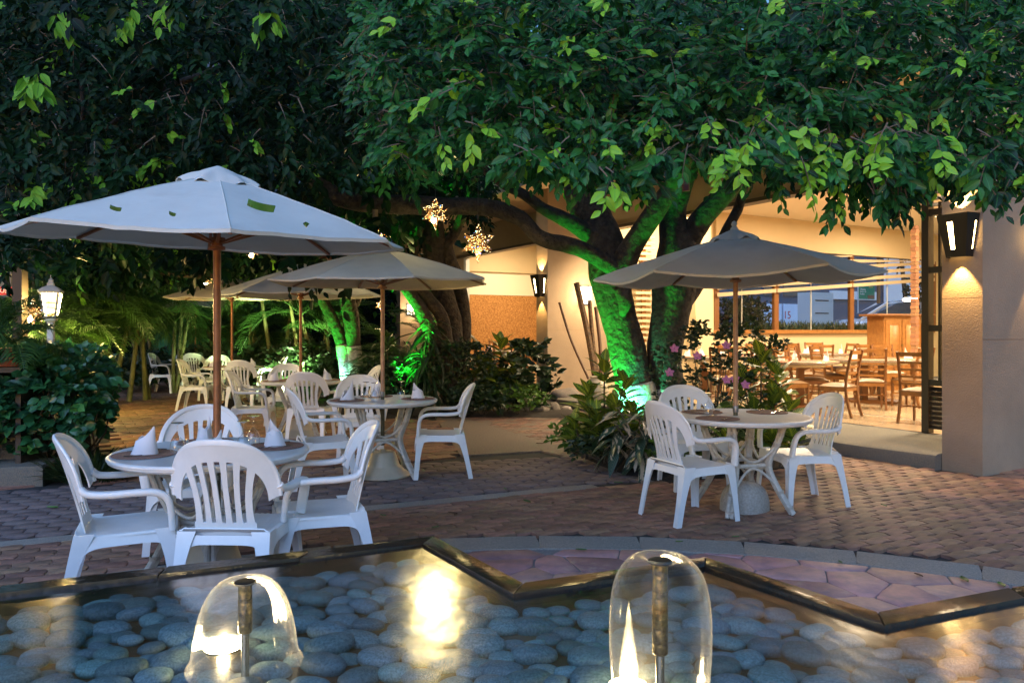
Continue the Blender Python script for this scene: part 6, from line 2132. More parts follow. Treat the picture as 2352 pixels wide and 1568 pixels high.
# two taller shoots
LZ = Leaves()
for px, py, d in ((1712, 740, 8.5), (1700, 770, 8.5), (1760, 790, 8.5), (1795, 800, 8.4), (1605, 745, 8.6), (1612, 770, 8.6), (1665, 760, 8.6), (1585, 770, 8.6), (1740, 770, 8.5), (1780, 790, 8.4)):
    b_ = px_points(RNG.normal(px, 6, 5), RNG.normal(py, 7, 5), np.full(5, d))
    od = RNG.normal(0, .5, (5, 3)) + np.array([0, -.2, 1.0])
    sprigs(LZ, b_, od, .06, 8, .058, droop=0, spread=1.1)
zd = LZ.cat(); zd[0] = zd[0] - np.array(az.location)
leaf_mesh('shoots', az, zd, LEAF, M['shrub_leaf'])
for px, py in ((1549, 800), (1602, 817), (1668, 793), (1538, 855), (1669, 872), (1688, 870), (1712, 883)):
    c = W(px, py, 8.05 if px > 1700 else 8.15) - Vector(az.location)
    fl_ = MB()
    for k in range(5):
        a = 2 * math.pi * k / 5
        T = Matrix.Translation(c) @ Matrix.Rotation(rad(65), 4, 'X') @ Matrix.Rotation(a, 4, 'Z')
        fl_.grid(lambda u_, v_: ((u_ - .5) * .040 * math.sin(math.pi * (.12 + .85 * v_)), .004 + v_ * .050, .012 * v_ * v_ - .006 * (2 * u_ - 1) ** 2), 4, 5, th=.001, M=T)
    fl_.build('flower', M['petal'], az)
shrub('ground_cover', 'lime green low plant at the left tip of the tree bed', 1322, 8.6, .26, .2, .28, 60, .07, M['lime_leaf'], K=7, ln=.08, cat='plant')
shrub('ground_cover', 'small lime green plant among the striped leaves', 1532, 7.4, .16, .15, .34, 34, .05, M['lime_leaf'], K=7, ln=.06, cat='plant')
shrub('ground_cover', 'dark green low plant at the front edge of the tree bed', 1400, 7.9, .45, .22, .25, 80, .07, M['shrub_leaf'], K=7, ln=.08, cat='plant')
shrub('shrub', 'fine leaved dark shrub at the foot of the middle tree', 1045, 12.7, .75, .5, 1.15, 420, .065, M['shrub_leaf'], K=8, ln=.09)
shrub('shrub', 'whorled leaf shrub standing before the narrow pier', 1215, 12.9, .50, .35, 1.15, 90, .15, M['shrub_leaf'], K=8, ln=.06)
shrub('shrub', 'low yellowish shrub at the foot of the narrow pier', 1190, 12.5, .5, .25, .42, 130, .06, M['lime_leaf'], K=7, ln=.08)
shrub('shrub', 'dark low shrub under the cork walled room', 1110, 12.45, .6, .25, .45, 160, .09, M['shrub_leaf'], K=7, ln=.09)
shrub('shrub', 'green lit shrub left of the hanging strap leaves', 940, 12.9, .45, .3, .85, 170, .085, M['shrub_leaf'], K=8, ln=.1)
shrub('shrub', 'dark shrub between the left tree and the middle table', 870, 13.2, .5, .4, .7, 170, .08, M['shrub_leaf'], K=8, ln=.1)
shrub('shrub', 'small dark shrub at the corner of the step behind the right hand chair', 1800, 8.9, .16, .12, .35, 24, .09, M['shrub_leaf'], K=7, ln=.08)

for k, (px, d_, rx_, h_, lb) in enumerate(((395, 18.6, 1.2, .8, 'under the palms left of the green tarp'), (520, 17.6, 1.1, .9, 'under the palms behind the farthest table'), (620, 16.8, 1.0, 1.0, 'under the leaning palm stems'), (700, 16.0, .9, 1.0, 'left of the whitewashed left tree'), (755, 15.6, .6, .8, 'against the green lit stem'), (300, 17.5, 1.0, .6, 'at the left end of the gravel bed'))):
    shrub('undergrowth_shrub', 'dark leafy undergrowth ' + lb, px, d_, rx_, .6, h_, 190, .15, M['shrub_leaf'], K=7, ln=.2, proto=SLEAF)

# dried stalks standing in a pot against the wall
dp = thing('stalk_arrangement', 'tall dried mottled stalks standing in a pale pot against the plaster wall', 'stalks', W(1370, 905, 12.6))
base_d = 12.6
def stalk(p0, p1, w, m_, name='stalk', bend=10):
    a, b = W(*p0, base_d), W(*p1, base_d + .4)
    mid = a.lerp(b, .5) + Vector((bend / 140, 0, 0))
    loc = Vector(dp.location)
    pts = [Vector(q) - loc for q in spline([tuple(a), tuple(mid), tuple(b)], 14)]
    n = len(pts)
    rs = [w / 2 * base_d / F * ((1.08 if k % 2 and m_ is M['stripe_stalk'] else 1.0)) for k in range(n)]
    MB().tube(pts, rs, 8).build(name, m_, dp)
stalk((1372, 900), (1324, 650), 14, M['bamboo'], bend=4)
stalk((1378, 900), (1354, 690), 10, M['bamboo'], bend=-3)
stalk((1352, 870), (1285, 695), 6, M['stripe_stalk'], bend=-6)
stalk((1380, 900), (1368, 705), 8, M['stripe_stalk'], bend=5)
stalk((1392, 860), (1410, 740), 6, M['stripe_stalk'], bend=0)
MB().lathe([(.0, -.1), (.13, -.1), (.19, .0), (.20, .12), (.13, .24), (.10, .28), (.12, .31), (.09, .31), (.0, .2)], 24, c=(-.02, -.25, .0)).build('pot', M['cream_plaster'], dp)
# ------------------------------------------------------------------ lamp posts
def lamp_post(px, py_foot, y_top, y_bot, d, label, e):
    """y_top / y_bot: lantern box in the photograph"""
    c = W(px, y_bot, d)
    t = thing('lamp_post', label, 'lamp post', (c.x, c.y, 0), rad(20), 'white lantern posts in the garden')
    zb = c.z; zt = H + (HZ - y_top) * d / F; hh = zt - zb
    wb, wt = hh * .30, hh * .50
    MB().box((0, 0, zb / 2 - .05), (hh * .26, hh * .26, zb - .0), bev=.01).build('post', M['white_paint'], t)
    MB().box((0, 0, zb - .03), (wb * 1.35, wb * 1.35, .05), bev=.01).build('collar', M['white_paint'], t)
    fr = MB(); pn = MB()
    for k in range(4):
        a0, a1 = math.pi / 4 + k * math.pi / 2, math.pi / 4 + (k + 1) * math.pi / 2
        B0, B1 = [Vector((math.cos(a) * wb * .9, math.sin(a) * wb * .9, zb)) for a in (a0, a1)]
        T0, T1_ = [Vector((math.cos(a) * wt * .9, math.sin(a) * wt * .9, zt)) for a in (a0, a1)]
        fr.tube([B0, T0], 1, 4, sq=(.028, .028, .5), twist=math.pi / 4)
        fr.tube([B0, B1], 1, 4, sq=(.028, .028, .5), twist=math.pi / 4)
        fr.tube([T0, T1_], 1, 4, sq=(.028, .028, .5), twist=math.pi / 4)
        q = [B0 * 1, B1 * 1, T1_ * 1, T0 * 1]
        q = [Vector((v.x * .95, v.y * .95, v.z)) for v in q]
        MB().add(q, [(0, 1, 2, 3)]).build('pane', M['lamp_glass'], t, smooth=False)
    fr.build('frame', M['white_paint'], t, smooth=False)
    MB().lathe([(wt * 1.12, -.01), (wt * 1.14, .012), (wt * .75, .05), (wt * .35, .075), (.05, .10), (.03, .13), (.035, .15), (.012, .165), (.008, .23), (0, .24)], 4, M=Matrix.Translation((0, 0, zt + .01)) @ Matrix.Rotation(rad(45), 4, 'Z')).build('roof', M['white_paint'], t, smooth=False)
    point('lantern_glow', (c.x, c.y, (zb + zt) / 2), e, (1, .72, .28), .07)
lamp_post(117, 830, 672, 728, 9.4, 'white lamp post with a glowing four sided lantern above the hedge', 190)
lamp_post(93, 800, 705, 740, 12.4, 'second white lamp post, half hidden behind the first one', 170)

# ------------------------------------------------------------------ star lanterns
def star_mat():
    m = bpy.data.materials.new('pierced_star_metal'); m.use_nodes = True
    nt = m.node_tree; L = nt.links.new
    b = nt.nodes['Principled BSDF']
    b.inputs['Base Color'].default_value = (.10, .05, .025, 1); b.inputs['Metallic'].default_value = .6; b.inputs['Roughness'].default_value = .4
    tc = nt.nodes.new('ShaderNodeTexCoord')
    v = nt.nodes.new('ShaderNodeTexVoronoi'); v.inputs['Scale'].default_value = 52; v.inputs['Randomness'].default_value = .7
    L(tc.outputs['Object'], v.inputs['Vector'])
    lt = nt.nodes.new('ShaderNodeMath'); lt.operation = 'LESS_THAN'; lt.inputs[1].default_value = .26
    L(v.outputs['Distance'], lt.inputs[0])
    r = nt.nodes.new('ShaderNodeValToRGB'); r.color_ramp.interpolation = 'CONSTANT'
    e = r.color_ramp.elements
    e[0].position = 0; e[0].color = (1, .55, .15, 1)
    e[1].position = .55; e[1].color = (1, .78, .40, 1)
    for pos, c in ((.86, (.05, .25, .9, 1)), (.90, (.1, .7, .6, 1)), (.94, (1, .3, .05, 1))):
        k = e.new(pos); k.color = c
    sp = nt.nodes.new('ShaderNodeSeparateColor'); L(v.outputs['Color'], sp.inputs[0]); L(sp.outputs[0], r.inputs['Fac'])
    L(r.outputs[0], b.inputs['Emission Color'])
    ml = nt.nodes.new('ShaderNodeMath'); ml.operation = 'MULTIPLY'; ml.inputs[1].default_value = 2.2
    L(lt.outputs[0], ml.inputs[0]); L(ml.outputs[0], b.inputs['Emission Strength'])
    return m
M['star'] = star_mat()
M['star_off'] = mat('unlit_star_metal', (.12, .05, .03), .4, metal=.6)
def star(px, py, d, w_px, label, lit=1.0, bulb=False, wire=120, rz=.3):
    c = W(px, py, d); r = w_px / 2 * d / F
    t = thing('star_lantern', label, 'lantern', c, rz, 'pierced metal star lanterns hanging from the trees')
    mb = MB()
    dirs = [(Vector((0, 0, 1)), 1.1), (Vector((0, 0, -1)), 1.15)]
    for el in (.42, -.50):
        for k in range(5):
            a = 2 * math.pi * k / 5 + (.63 if el < 0 else 0)
            dirs.append((Vector((math.cos(a) * math.cos(el), math.sin(a) * math.cos(el), math.sin(el))), 1.0))
    for dv, ll in dirs:
        dv = dv.normalized()
        s1 = dv.cross(Vector((.3, .9, .1))).normalized(); s2 = dv.cross(s1)
        base = [dv * r * .30 + (s1 * math.cos(a) + s2 * math.sin(a)) * r * .30 for a in [k * math.pi / 2 + .4 for k in range(4)]]
        mb.add(base + [dv * r * ll], [(0, 1, 4), (1, 2, 4), (2, 3, 4), (3, 0, 4)])
    mb.lathe([(0, -r * .36), (r * .3, -r * .2), (r * .36, 0), (r * .3, r * .2), (0, r * .36)], 8)
    mb.build('shade', M['star'] if lit else M['star_off'], t, smooth=False)
    MB().tube([(0, 0, r * 1.05), (0, 0, r * 1.05 + wire * d / F)], .004, 5).build('wire', M['dark_metal'], t)
    if bulb:
        k_ = r * (2.0 if px < 700 else 1.1)
        MB().lathe([(0, -k_ * .20), (k_ * .13, -k_ * .12), (k_ * .15, 0), (k_ * .1, k_ * .12), (0, k_ * .15)], 14, c=(-.2 * r, -r * .45, -r * .52)).build('bulb', M['lamp_bulb'], t)
    if lit:
        q = Vector((c.x, c.y - r * 1.05, c.z - r * .9))
        if px == 1000:
            spot('star_glow', q, (-.9, 7.3, 1.9), 28, (1, .76, .30), 140, .6, .20)
        else:
            point('star_glow', q, 5 * lit, (1, .70, .28), .05)
star(1000, 489, 8.6, 72, 'star lantern with a glaring bulb, hung before the long horizontal limb', 2.2, True)
star(1098, 557, 8.4, 86, 'largest star lantern, hung on a long wire left of the forked trunk', 1.0, False, wire=190, rz=.1)
star(883, 536, 10, 40, 'small star lantern half hidden above the right edge of the big umbrella', .8)
star(581, 577, 12, 34, 'bright star lantern just under the big white umbrella', 1.5, True)
star(477, 644, 14, 44, 'bright star lantern left of the big umbrella pole', 1.8, True)
star(579, 636, 15, 26, 'tiny star lantern above the beige umbrella', .8, True)
star(757, 582, 9.2, 54, 'unlit brown star lantern under the right edge of the big umbrella', 0)
star(76, 716, 11.0, 64, 'star lantern glowing among the palms left of the lamp post', 2.5, True)
star(874, 700, 15, 26, 'small star lantern behind the pole of the cream umbrella', .8)

def hanging_candle(px, py, d, w, h, label):
    c = W(px, py, d); k = d / F
    t = thing('hanging_tube', label, 'hanging candle holder', c, 0, 'painted candle tubes hung in the tree')
    MB().lathe([(0, -h * k / 2), (w * k / 2, -h * k / 2), (w * k / 2, -h * k * .1), (0, -h * k * .1)], 14).build('red_end', M['candle_red'], t)
    MB().lathe([(0, -h * k * .098), (w * k / 2, -h * k * .098), (w * k / 2, h * k / 2), (0, h * k / 2)], 14).build('tube', M['candle_cream'], t)
    MB().tube([(0, 0, h * k / 2), (0, 0, h * k / 2 + 40 * k)], .003, 4).build('wire', M['dark_metal'], t)
M['candle_red'] = mat('red_glass_paint', (.12, .03, .03), .4)
M['candle_cream'] = mat('cream_glass_paint', (.12, .10, .07), .5)
hanging_candle(862, 497, 8.8, 12, 30, 'painted tube hanging under the horizontal limb')
hanging_candle(1575, 422, 8.4, 18, 34, 'painted tube hanging in front of the forked trunk')

# ------------------------------------------------------------------ flood lights
def flood(px, py, d, tgt, e, col, label, ang=70, r=.05):
    c = W(px, py, d); c.z = max(c.z, .12)
    tg = W(*tgt)
    dr = (tg - c).normalized()
    t = thing('flood_light', label, 'flood light', c, 0, 'flood lights at the feet of the trees')
    q = dr.to_track_quat('Z', 'Y').to_matrix().to_4x4()
    MB().box((0, 0, -.04), (.14, .10, .07), M=q, bev=.01).build('housing', M['dark_metal'], t)
    MB().box((0, 0, -.003), (.11, .07, .003), M=q).build('lens', M['green_lens'] if col[0] < .5 else M['strip'], t, smooth=False)
    s = spot('flood', c + dr * .02, tg, e, col, ang, .5, r)
    return s
GREEN = (.02, 1.0, .06)
flood(1348, 1000, 9.1, (1405, 720, 9.5), 330, GREEN, 'green flood light under the croton left of the forked trunk', 56)
flood(1442, 960, 9.0, (1455, 880, 9.5), 42, (.08, 1.0, .38), 'small bright flood light right at the whitewashed trunk foot', 75)
flood(905, 925, 12.3, (945, 670, 12.85), 800, GREEN, 'green flood light in front of the middle tree', 60)
flood(745, 905, 13.8, (768, 740, 14.4), 300, GREEN, 'green flood light left of the whitewashed left tree', 44)
flood(772, 893, 14.0, (786, 850, 14.4), 22, (.3, 1.0, .7), 'small flood light at the whitewashed foot of the left tree', 50)
flood(668, 890, 14.6, (650, 720, 16.5), 330, (.70, 1.0, .45), 'pale green flood light lighting the palms from below', 110)
point('palm_glow', W(230, 830, 12.8), 20, (1, .80, .2), .1)

# white strip light in the bed
sl = thing('strip_light', 'small white strip light low in the planting bed behind the middle table', 'light', P(1074, 955))
MB().box((0, 0, .02), (.36, .05, .02)).build('housing', M['dark_metal'], sl)
MB().box((0, -.005, .034), (.34, .04, .006)).build('tube', M['strip'], sl, smooth=False)
cx_, cy_ = sl.location.x, sl.location.y
for q in range(3):
    MB().tube([(cx_ * 0 - .1 + q * .1, 0, -.02), (-.1 + q * .1, 0, .012)], .006, 5).build('foot', M['dark_metal'], sl)

# ------------------------------------------------------------------ dining room furniture
def dining_chair_parts():
    P_ = {}
    for sx in (-1, 1):
        x = sx * .20
        P_['back_leg%d' % sx] = MB().tube(spline([(x, -.27, 0), (x, -.22, .20), (x, -.19, .44), (x, -.22, .70), (x, -.28, .98)], 4), 1, 4, sq=(.036, .040, .5), up=(1, 0, 0), twist=math.pi / 4).mesh('leg', M['oak_dark'], smooth=False)
        P_['front_leg%d' % sx] = MB().tube([(x, .20, 0), (x, .20, .43)], [.85, 1.1], 4, sq=(.036, .036, .5), up=(1, 0, 0), twist=math.pi / 4).mesh('leg', M['oak_dark'], smooth=False)
    P_['seat_pad'] = MB().grid(lambda u_, v_: ((u_ - .5) * .44, (v_ - .5) * .43, .445 + .045 * (1 - (2 * u_ - 1) ** 4) * (1 - (2 * v_ - 1) ** 4)), 12, 12, th=.02).mesh('seat_pad', M['seat_pad'])
    fr = MB()
    fr.box((0, .20, .405), (.37, .022, .06)); fr.box((0, -.19, .405), (.37, .022, .06))
    fr.box((-.20, 0, .405), (.022, .37, .06)); fr.box((.20, 0, .405), (.022, .37, .06))
    fr.box((-.20, -.01, .22), (.018, .42, .022)); fr.box((.20, -.01, .22), (.018, .42, .022)); fr.box((0, -.02, .22), (.38, .018, .022))
    P_['seat_frame'] = fr.mesh('seat_frame', M['oak'], smooth=False)
    for k, (z, y, h) in enumerate(((.945, -.268, .055), (.83, -.245, .030), (.735, -.226, .030), (.64, -.210, .030), (.545, -.200, .030))):
        P_['slat%d' % k] = MB().grid(lambda u_, v_, z=z, y=y, h=h: ((u_ - .5) * .375, y - .018 * (1 - (2 * u_ - 1) ** 2) * (1 if h > .05 else .6), z + (v_ - .5) * h), 8, 1, th=.014).mesh('slat', M['oak'])
    return P_
DC = dining_chair_parts()
DCG = 'oak slat backed chairs in the dining room'
proto = None
def dining_chair(px, d, fx, fy, label, z=.15):
    t = thing('dining_chair', label, 'chair', ((px - CX) / F * d, d, z), math.atan2(fy, fx) - math.pi / 2, DCG)
    for k, me in DC.items():
        inst(me.name.split('.')[0], me, t, Matrix())
def dining_table(px, d, r, label, nap=((200, 8), (80, 100), (330, 60)), ped=1):
    x = (px - CX) / F * d
    t = thing('dining_table', label, 'table', (x, d, .15), 0, 'granite topped tables in the dining room')
    MB().lathe([(0, .72), (r * .97, .72), (r, .725), (r, .76), (r * .985, .765), (0, .765)], 44).build('tabletop', M['granite'], t)
    MB().lathe([(r * .62, .67), (r * .64, .67), (r * .64, .719), (r * .62, .719)], 40).build('apron', M['ceiling'], t)
    for sx in ((-.16, .16) if ped == 2 else (0,)):
        MB().box((sx, 0, .37), (.10, .10, .70)).build('post', M['oak_dark'], t, smooth=False)
    MB().lathe([(0, 0), (r * .52, 0), (r * .52, .03), (r * .49, .045), (0, .045)], 28).build('foot', M['oak_dark'], t)
    sl_ = label.replace('granite table', 'table').replace('large table in front of the oak cabinet', 'large table before the cabinet').replace('seen through the window', 'outside')
    for k, (a, rz) in enumerate(nap):
        c = (x + math.cos(rad(a)) * r * .66, d + math.sin(rad(a)) * r * .66, .15 + .7655)
        w_ = ('the near left of ', 'the far side of ', 'the right side of ')[k]
        o_ = MB().box((0, 0, .002), (.42, .30, .004)).build('placemat', M['orange_mat'], smooth=False)
        o_.location = c; o_.rotation_euler = (0, 0, rad(a + 90))
        tag(o_, 'orange placemat at ' + w_ + 'the ' + sl_, 'placemat', 'orange placemats in the dining room')
        o_ = bpy.data.objects.new('napkin', NK[k]); link(o_); o_.location = (c[0], c[1], c[2] + .005); o_.rotation_euler = (0, 0, rad(rz)); o_.scale = (1.25, 1.25, 1.2)
        tag(o_, 'pink lit napkin at ' + w_ + 'the ' + sl_, 'napkin', 'napkins in the dining room')
dining_table(1838, 12.5, .60, 'granite table behind the right hand croton', ped=1)
dining_table(2005, 13.5, .85, 'large granite table in front of the oak cabinet', nap=((215, 20), (95, 90), (330, 150)), ped=2)
dining_table(1735, 15.2, .60, 'granite table under the middle of the window')
dining_table(1885, 16.3, .60, 'granite table below the car seen through the window')
dining_table(1615, 14.6, .55, 'granite table half hidden by the azaleas')
dcs = [(1925, 11.35, -.70, .70, 'oak chair nearest the step, its slatted back turned to us'),
       (2118, 10.45, .80, .60, 'oak chair cut off by the bronze frame post'),
       (1998, 12.35, .30, .95, 'oak chair pushed up to the front of the large granite table'),
       (1868, 12.75, .9, -.25, 'oak chair behind the one nearest the step'),
       (2092, 12.7, -.5, .85, 'oak chair at the right of the large granite table'),
       (2043, 14.7, .05, -1, 'oak chair facing us across the large granite table'),
       (1775, 11.9, .75, .60, 'oak chair partly behind the right hand croton'),
       (1800, 13.6, .2, -1, 'oak chair facing us behind the small granite table'),
       (1846, 14.4, .9, .2, 'oak chair turned sideways in the middle of the room'),
       (1880, 15.3, .1, 1, 'oak chair with its back to us below the car'),
       (1930, 16.4, -.9, -.1, 'oak chair left of the cabinet, seen from the side'),
       (1880, 17.2, 0, -1, 'oak chair against the window wall below the car'),
       (1690, 14.8, .9, .3, 'oak chair left of the table under the window'),
       (1745, 16.1, 0, -1, 'oak chair facing us from under the window'),
       (1700, 13.9, .3, 1, 'oak chair above the azalea blossoms'),
       (1640, 15.4, 0, -1, 'oak chair in the left corner of the dining room'),
       (1960, 15.2, -.3, 1, 'oak chair just left of the cabinet foot'),
       (2015, 15.2, .4, -1, 'oak chair in front of the cabinet doors')]
dcs += [(1812, 12.0, .3, -.95, 'oak chair tucked behind the small granite table by the croton'),
        (1905, 13.9, .95, .1, 'oak chair at the left end of the large granite table'),
        (1835, 16.9, .8, .5, 'oak chair in the far middle of the room, half turned'),
        (1668, 12.9, .5, .85, 'oak chair just right of the forked trunk behind the azaleas'),
        (1765, 14.3, -.7, .7, 'oak chair right of the table under the window')]
for c_ in dcs: dining_chair(*c_)
dining_table(1170, 18.6, .75, 'granite table in the cork walled room', ped=2, nap=((190, 10), (60, 90), (350, 120)))
for c_ in ((1096, 18.4, .9, .1, 'oak chair at the left edge of the cork walled room'), (1118, 18.0, .85, .4, 'oak chair left of the table in the cork walled room'), (1143, 19.7, .1, -1, 'oak chair facing us in front of the cork wall'), (1215, 17.6, -.5, .85, 'oak chair beside the narrow pier in the cork walled room'), (1160, 17.3, .2, 1, 'oak chair with its back to us in the cork walled room')):
    dining_chair(*c_)

# cabinet
cab = thing('cabinet', 'honey oak corner cabinet with two panelled doors and a side door', 'cabinet', ((2074 - CX) / F * 16.0, 16.0, .15), rad(10))
ch = 1.56
MB().box((0, .3, ch / 2), (.86, .55, ch)).build('body', M['oak'], cab, smooth=False)
MB().box((.06, .28, ch + .02), (1.34, .68, .045), bev=.012).build('top', M['oak_dark'], cab)
for sx in (-.21, .17):
    dr = MB().box((sx, .012, .80), (.36, .02, 1.36)).build('door', M['oak'], cab, smooth=False)
    MB().box((sx, -.006, .80), (.22, .018, 1.14), bev=.012).build('door_panel', M['oak'], dr)
MB().box((-.03, -.012, .95), (.018, .03, .05), bev=.006).build('keyhole_plate', M['brass'], cab)
sd_ = MB()
sd_.add([(.43, .02, 0), (.70, .30, 0), (.70, .57, 0), (.43, .57, 0), (.43, .02, ch), (.70, .30, ch), (.70, .57, ch), (.43, .57, ch)], [(3, 2, 1, 0), (4, 5, 6, 7), (0, 1, 5, 4), (1, 2, 6, 5), (2, 3, 7, 6), (3, 0, 4, 7)])
sd_.build('side', M['oak'], cab, smooth=False)
MB().box((.57, .150, .80), (.24, .016, 1.2), rz=rad(46), bev=.01).build('door_panel', M['oak'], cab)
# wall lamp tube at the right end of the window
c = W(2100, 688, 15.5)
tl = thing('tube_lamp', 'bright horizontal tube lamp by the brick column', 'lamp', c)
MB().tube([(-.20, 0, 0), (.06, 0, 0)], .035, 10).build('tube', M['tube'], tl)
MB().box((-.06, .06, 0), (.30, .04, .05)).build('holder', M['white_paint'], tl)

# ------------------------------------------------------------------ street beyond the window
stt = MB().ubox(9.6, 60, 4.35, 45, .4, .78)
tag(stt.build('street', M['path']), kind='structure')
tag(MB().ubox(8.6, 9.55, 4.35, 16, .15, 1.10).build('window_planter', M['kerb']), 'low planter wall outside the dining room window', 'planter')
far = thing('far_building', 'pale shopfront across the street with grey roller doors', 'building', (0, 0, 0))
M['blue_grey'] = mat('blue_grey_paint', (.62, .74, .88), .7)
M['pale_paint'] = mat('pale_facade', (.70, .73, .74), .8)
M['dark_shop'] = mat('dark_shopfront', (.08, .11, .16), .5)
UF = 26
def fx(px, u=UF): return v_at(px, u)
MB().ubox(UF, UF + .3, -10, 70, .78, 12).build('wall', M['dark_shop'], far, smooth=False)
for k, (xa, xb) in enumerate(((1700, 1742), (1748, 1792), (1797, 1838), (1843, 1880))):
    MB().ubox(UF - .12, UF - .005, fx(xa), fx(xb), .78, 2.85).build('roller_door', M['blue_grey'], far, smooth=False)
for xa, xb, z0, z1 in ((1752, 1790, 3.3, 5.2), (1798, 1850, 3.3, 5.2), (1690, 1745, 3.3, 5.2)):
    MB().ubox(UF - .08, UF - .004, fx(xa), fx(xb), z0, z1).build('shutter', M['kerb'], far, smooth=False)
MB().ubox(UF - .16, UF - .003, fx(1905), fx(2010), 3.2, 3.7).build('sill_band', M['pale_paint'], far, smooth=False)
MB().ubox(UF - .5, UF - .17, fx(2024), fx(2200), .78, 9).build('white_wall', M['pale_paint'], far, smooth=False)
cc = B(UF - .13, fx(1804), 2.2)
text(far, '15', .62, cc, M['red_sign'], rot=(rad(90), 0, AZ))
vn = thing('parked_van', 'white box van parked beyond the street, behind the hood of the car', 'van', (0, 0, 0))
ua = 20
VX0, VX1 = v_at(1864, ua), v_at(1914, ua)
MB().ubox(ua, ua + .8, VX0, VX1, 1.40, 3.15).build('box', M['white_paint'], vn, smooth=False)
MB().ubox(ua - .02, ua - .001, VX0 + .25, VX1 - .35, 2.75, 2.80).build('vent', M['dark_metal'], vn, smooth=False)
MB().ubox(ua - .02, ua - .001, VX0 + .25, VX1 - .35, 2.15, 2.20).build('vent', M['dark_metal'], vn, smooth=False)
MB().ubox(ua + .1, ua + .75, VX0 + .1, VX1 + .3, 1.0, 1.395).build('chassis', M['dark_shop'], vn, smooth=False)
for uu in (ua + .12, ua + .62):
    for vv in (VX0 + .3, VX1 - .2):
        MB().lathe([(0, -.1), (.33, -.1), (.35, 0), (.33, .1), (0, .1)], 18, M=Matrix.Translation(B(uu, vv, 1.13)) @ Matrix.Rotation(AZ + math.pi / 2, 4, 'Z') @ Matrix.Rotation(rad(90), 4, 'Y')).build('wheel', M['black_metal'], vn)
sgn = thing('advertising_sign', 'green advertising board on a post beside the car, white lettering', 'sign', (0, 0, 0))
us = 17.5
va_, vb_ = v_at(1973, us), v_at(2009, us)
dd = B(us, (va_ + vb_) / 2, 0).y
z0, z1 = H + (HZ - 687) * dd / F, H + (HZ - 656) * dd / F
M['sign_green'] = mat('sign_green', (.0, .24, .13), .5)
MB().ubox(us, us + .06, va_, vb_, z0, z1).build('board', M['sign_green'], sgn, smooth=False)
MB().ubox(us + .01, us + .05, va_ - .04, va_ - .005, .78, z1).build('post', M['white_paint'], sgn, smooth=False)
M['yellow_letter'] = mat('yellow_letter', (.75, .55, .08), .6)
w_ = vb_ - va_; hz_ = z1 - z0
text(sgn, 'Ubíranos\ndentro de\nla plaza', hz_ * .17, B(us - .01, va_ + w_ * .06, z0 + hz_ * .55), M['white_letter'], rot=(rad(90), 0, AZ), align='LEFT')
text(sgn, 'SUBWAY', hz_ * .12, B(us - .01, va_ + w_ * .75, z0 + hz_ * .88), M['yellow_letter'], rot=(rad(90), 0, AZ), name='logo')
MB().ubox(us - .02, us - .001, va_ + w_ * .55, va_ + w_ * .95, z0 + hz_ * .05, z0 + hz_ * .30).build('picture', M['pale_brick'], sgn, smooth=False)
up = B(19, v_at(2018, 19), 0)
tag(MB().tube([(up.x, up.y, .78), (up.x, up.y, 7)], .09, 10).build('utility_pole', M['oak_dark']), 'brown utility pole behind the green sign', 'pole')
# leaning street tree and clipped shrubs
st_ = thing('street_tree', 'thin leaning street tree trunk behind the car', 'tree', (0, 0, 0))
a_, b2 = B(15.5, v_at(2090, 15.5), .78), B(15.5, v_at(2070, 15.5), 4.4)
MB().tube([a_, a_.lerp(b2, .5), b2, b2 + Vector((.2, 0, 1.2))], [.10, .09, .08, .05], 10).build('trunk', M['bark_pale'], st_)
LS = Leaves()
bb = np.array([b2 + Vector((0, 0, 1))]) + RNG.normal(0, .7, (60, 3))
sprigs(LS, bb, RNG.normal(0, 1, (60, 3)), .4, 7, .16)
foliage(st_, LS, SLEAF, M['ficus_shaded'], 0)
def block_shrub(u0, px0, px1, y0, y1, label, n, size):
    va, vb = v_at(px0, u0), v_at(px1, u0)
    c = B(u0, (va + vb) / 2, 0); d = c.y
    z0, z1 = H + (HZ - y1) * d / F, H + (HZ - y0) * d / F
    t = thing('clipped_shrub', label, 'shrub', (c.x, c.y, z0))
    L_ = Leaves()
    uu, vv, zz = RNG.uniform(u0 - .35, u0 + .35, n), RNG.uniform(va, vb, n), RNG.uniform(z0 + .1, z1, n)
    p = np.array([B(a, b, z) for a, b, z in zip(uu, vv, zz)])
    sprigs(L_, p, RNG.normal(0, 1, (n, 3)) + np.array([0, -.4, .2]), .14, 8, size, droop=.05)
    foliage(t, L_, LEAF, M['shrub_leaf'], 0, far=SLEAF)
    MB().tube([(0, 0, -.1), (0, 0, (z1 - z0) * .6)], .06, 7).build('trunk', M['bark'], t)
block_shrub(9.3, 1664, 1752, 690, 766, 'dense round shrub outside the left end of the window', 420, .085)
block_shrub(9.3, 2092, 2125, 630, 722, 'tall leafy shrub outside the right end of the window', 120, .11)
gs = thing('window_grass', 'strip of upright dark grass along the outside of the window', 'grass', (0, 0, 0), kind='stuff')
L_ = Leaves(); n = 3200
va, vb = v_at(1700, 9.0), v_at(2120, 9.0)
p = np.array([B(RNG.uniform(8.7, 9.4), RNG.uniform(va, vb), 1.08) for _ in range(n)])
dr = np.stack([RNG.normal(0, .22, n), RNG.normal(0, .22, n), np.ones(n)], axis=1)
L_.add(p, norm(dr), norm(RNG.normal(0, 1, (n, 3)) + np.array([0, -.6, 0])), RNG.uniform(.35, .58, n), RNG.uniform(0, .9, n))
leaf_mesh('blades', gs, L_.cat(), BLADE, M['grass'])

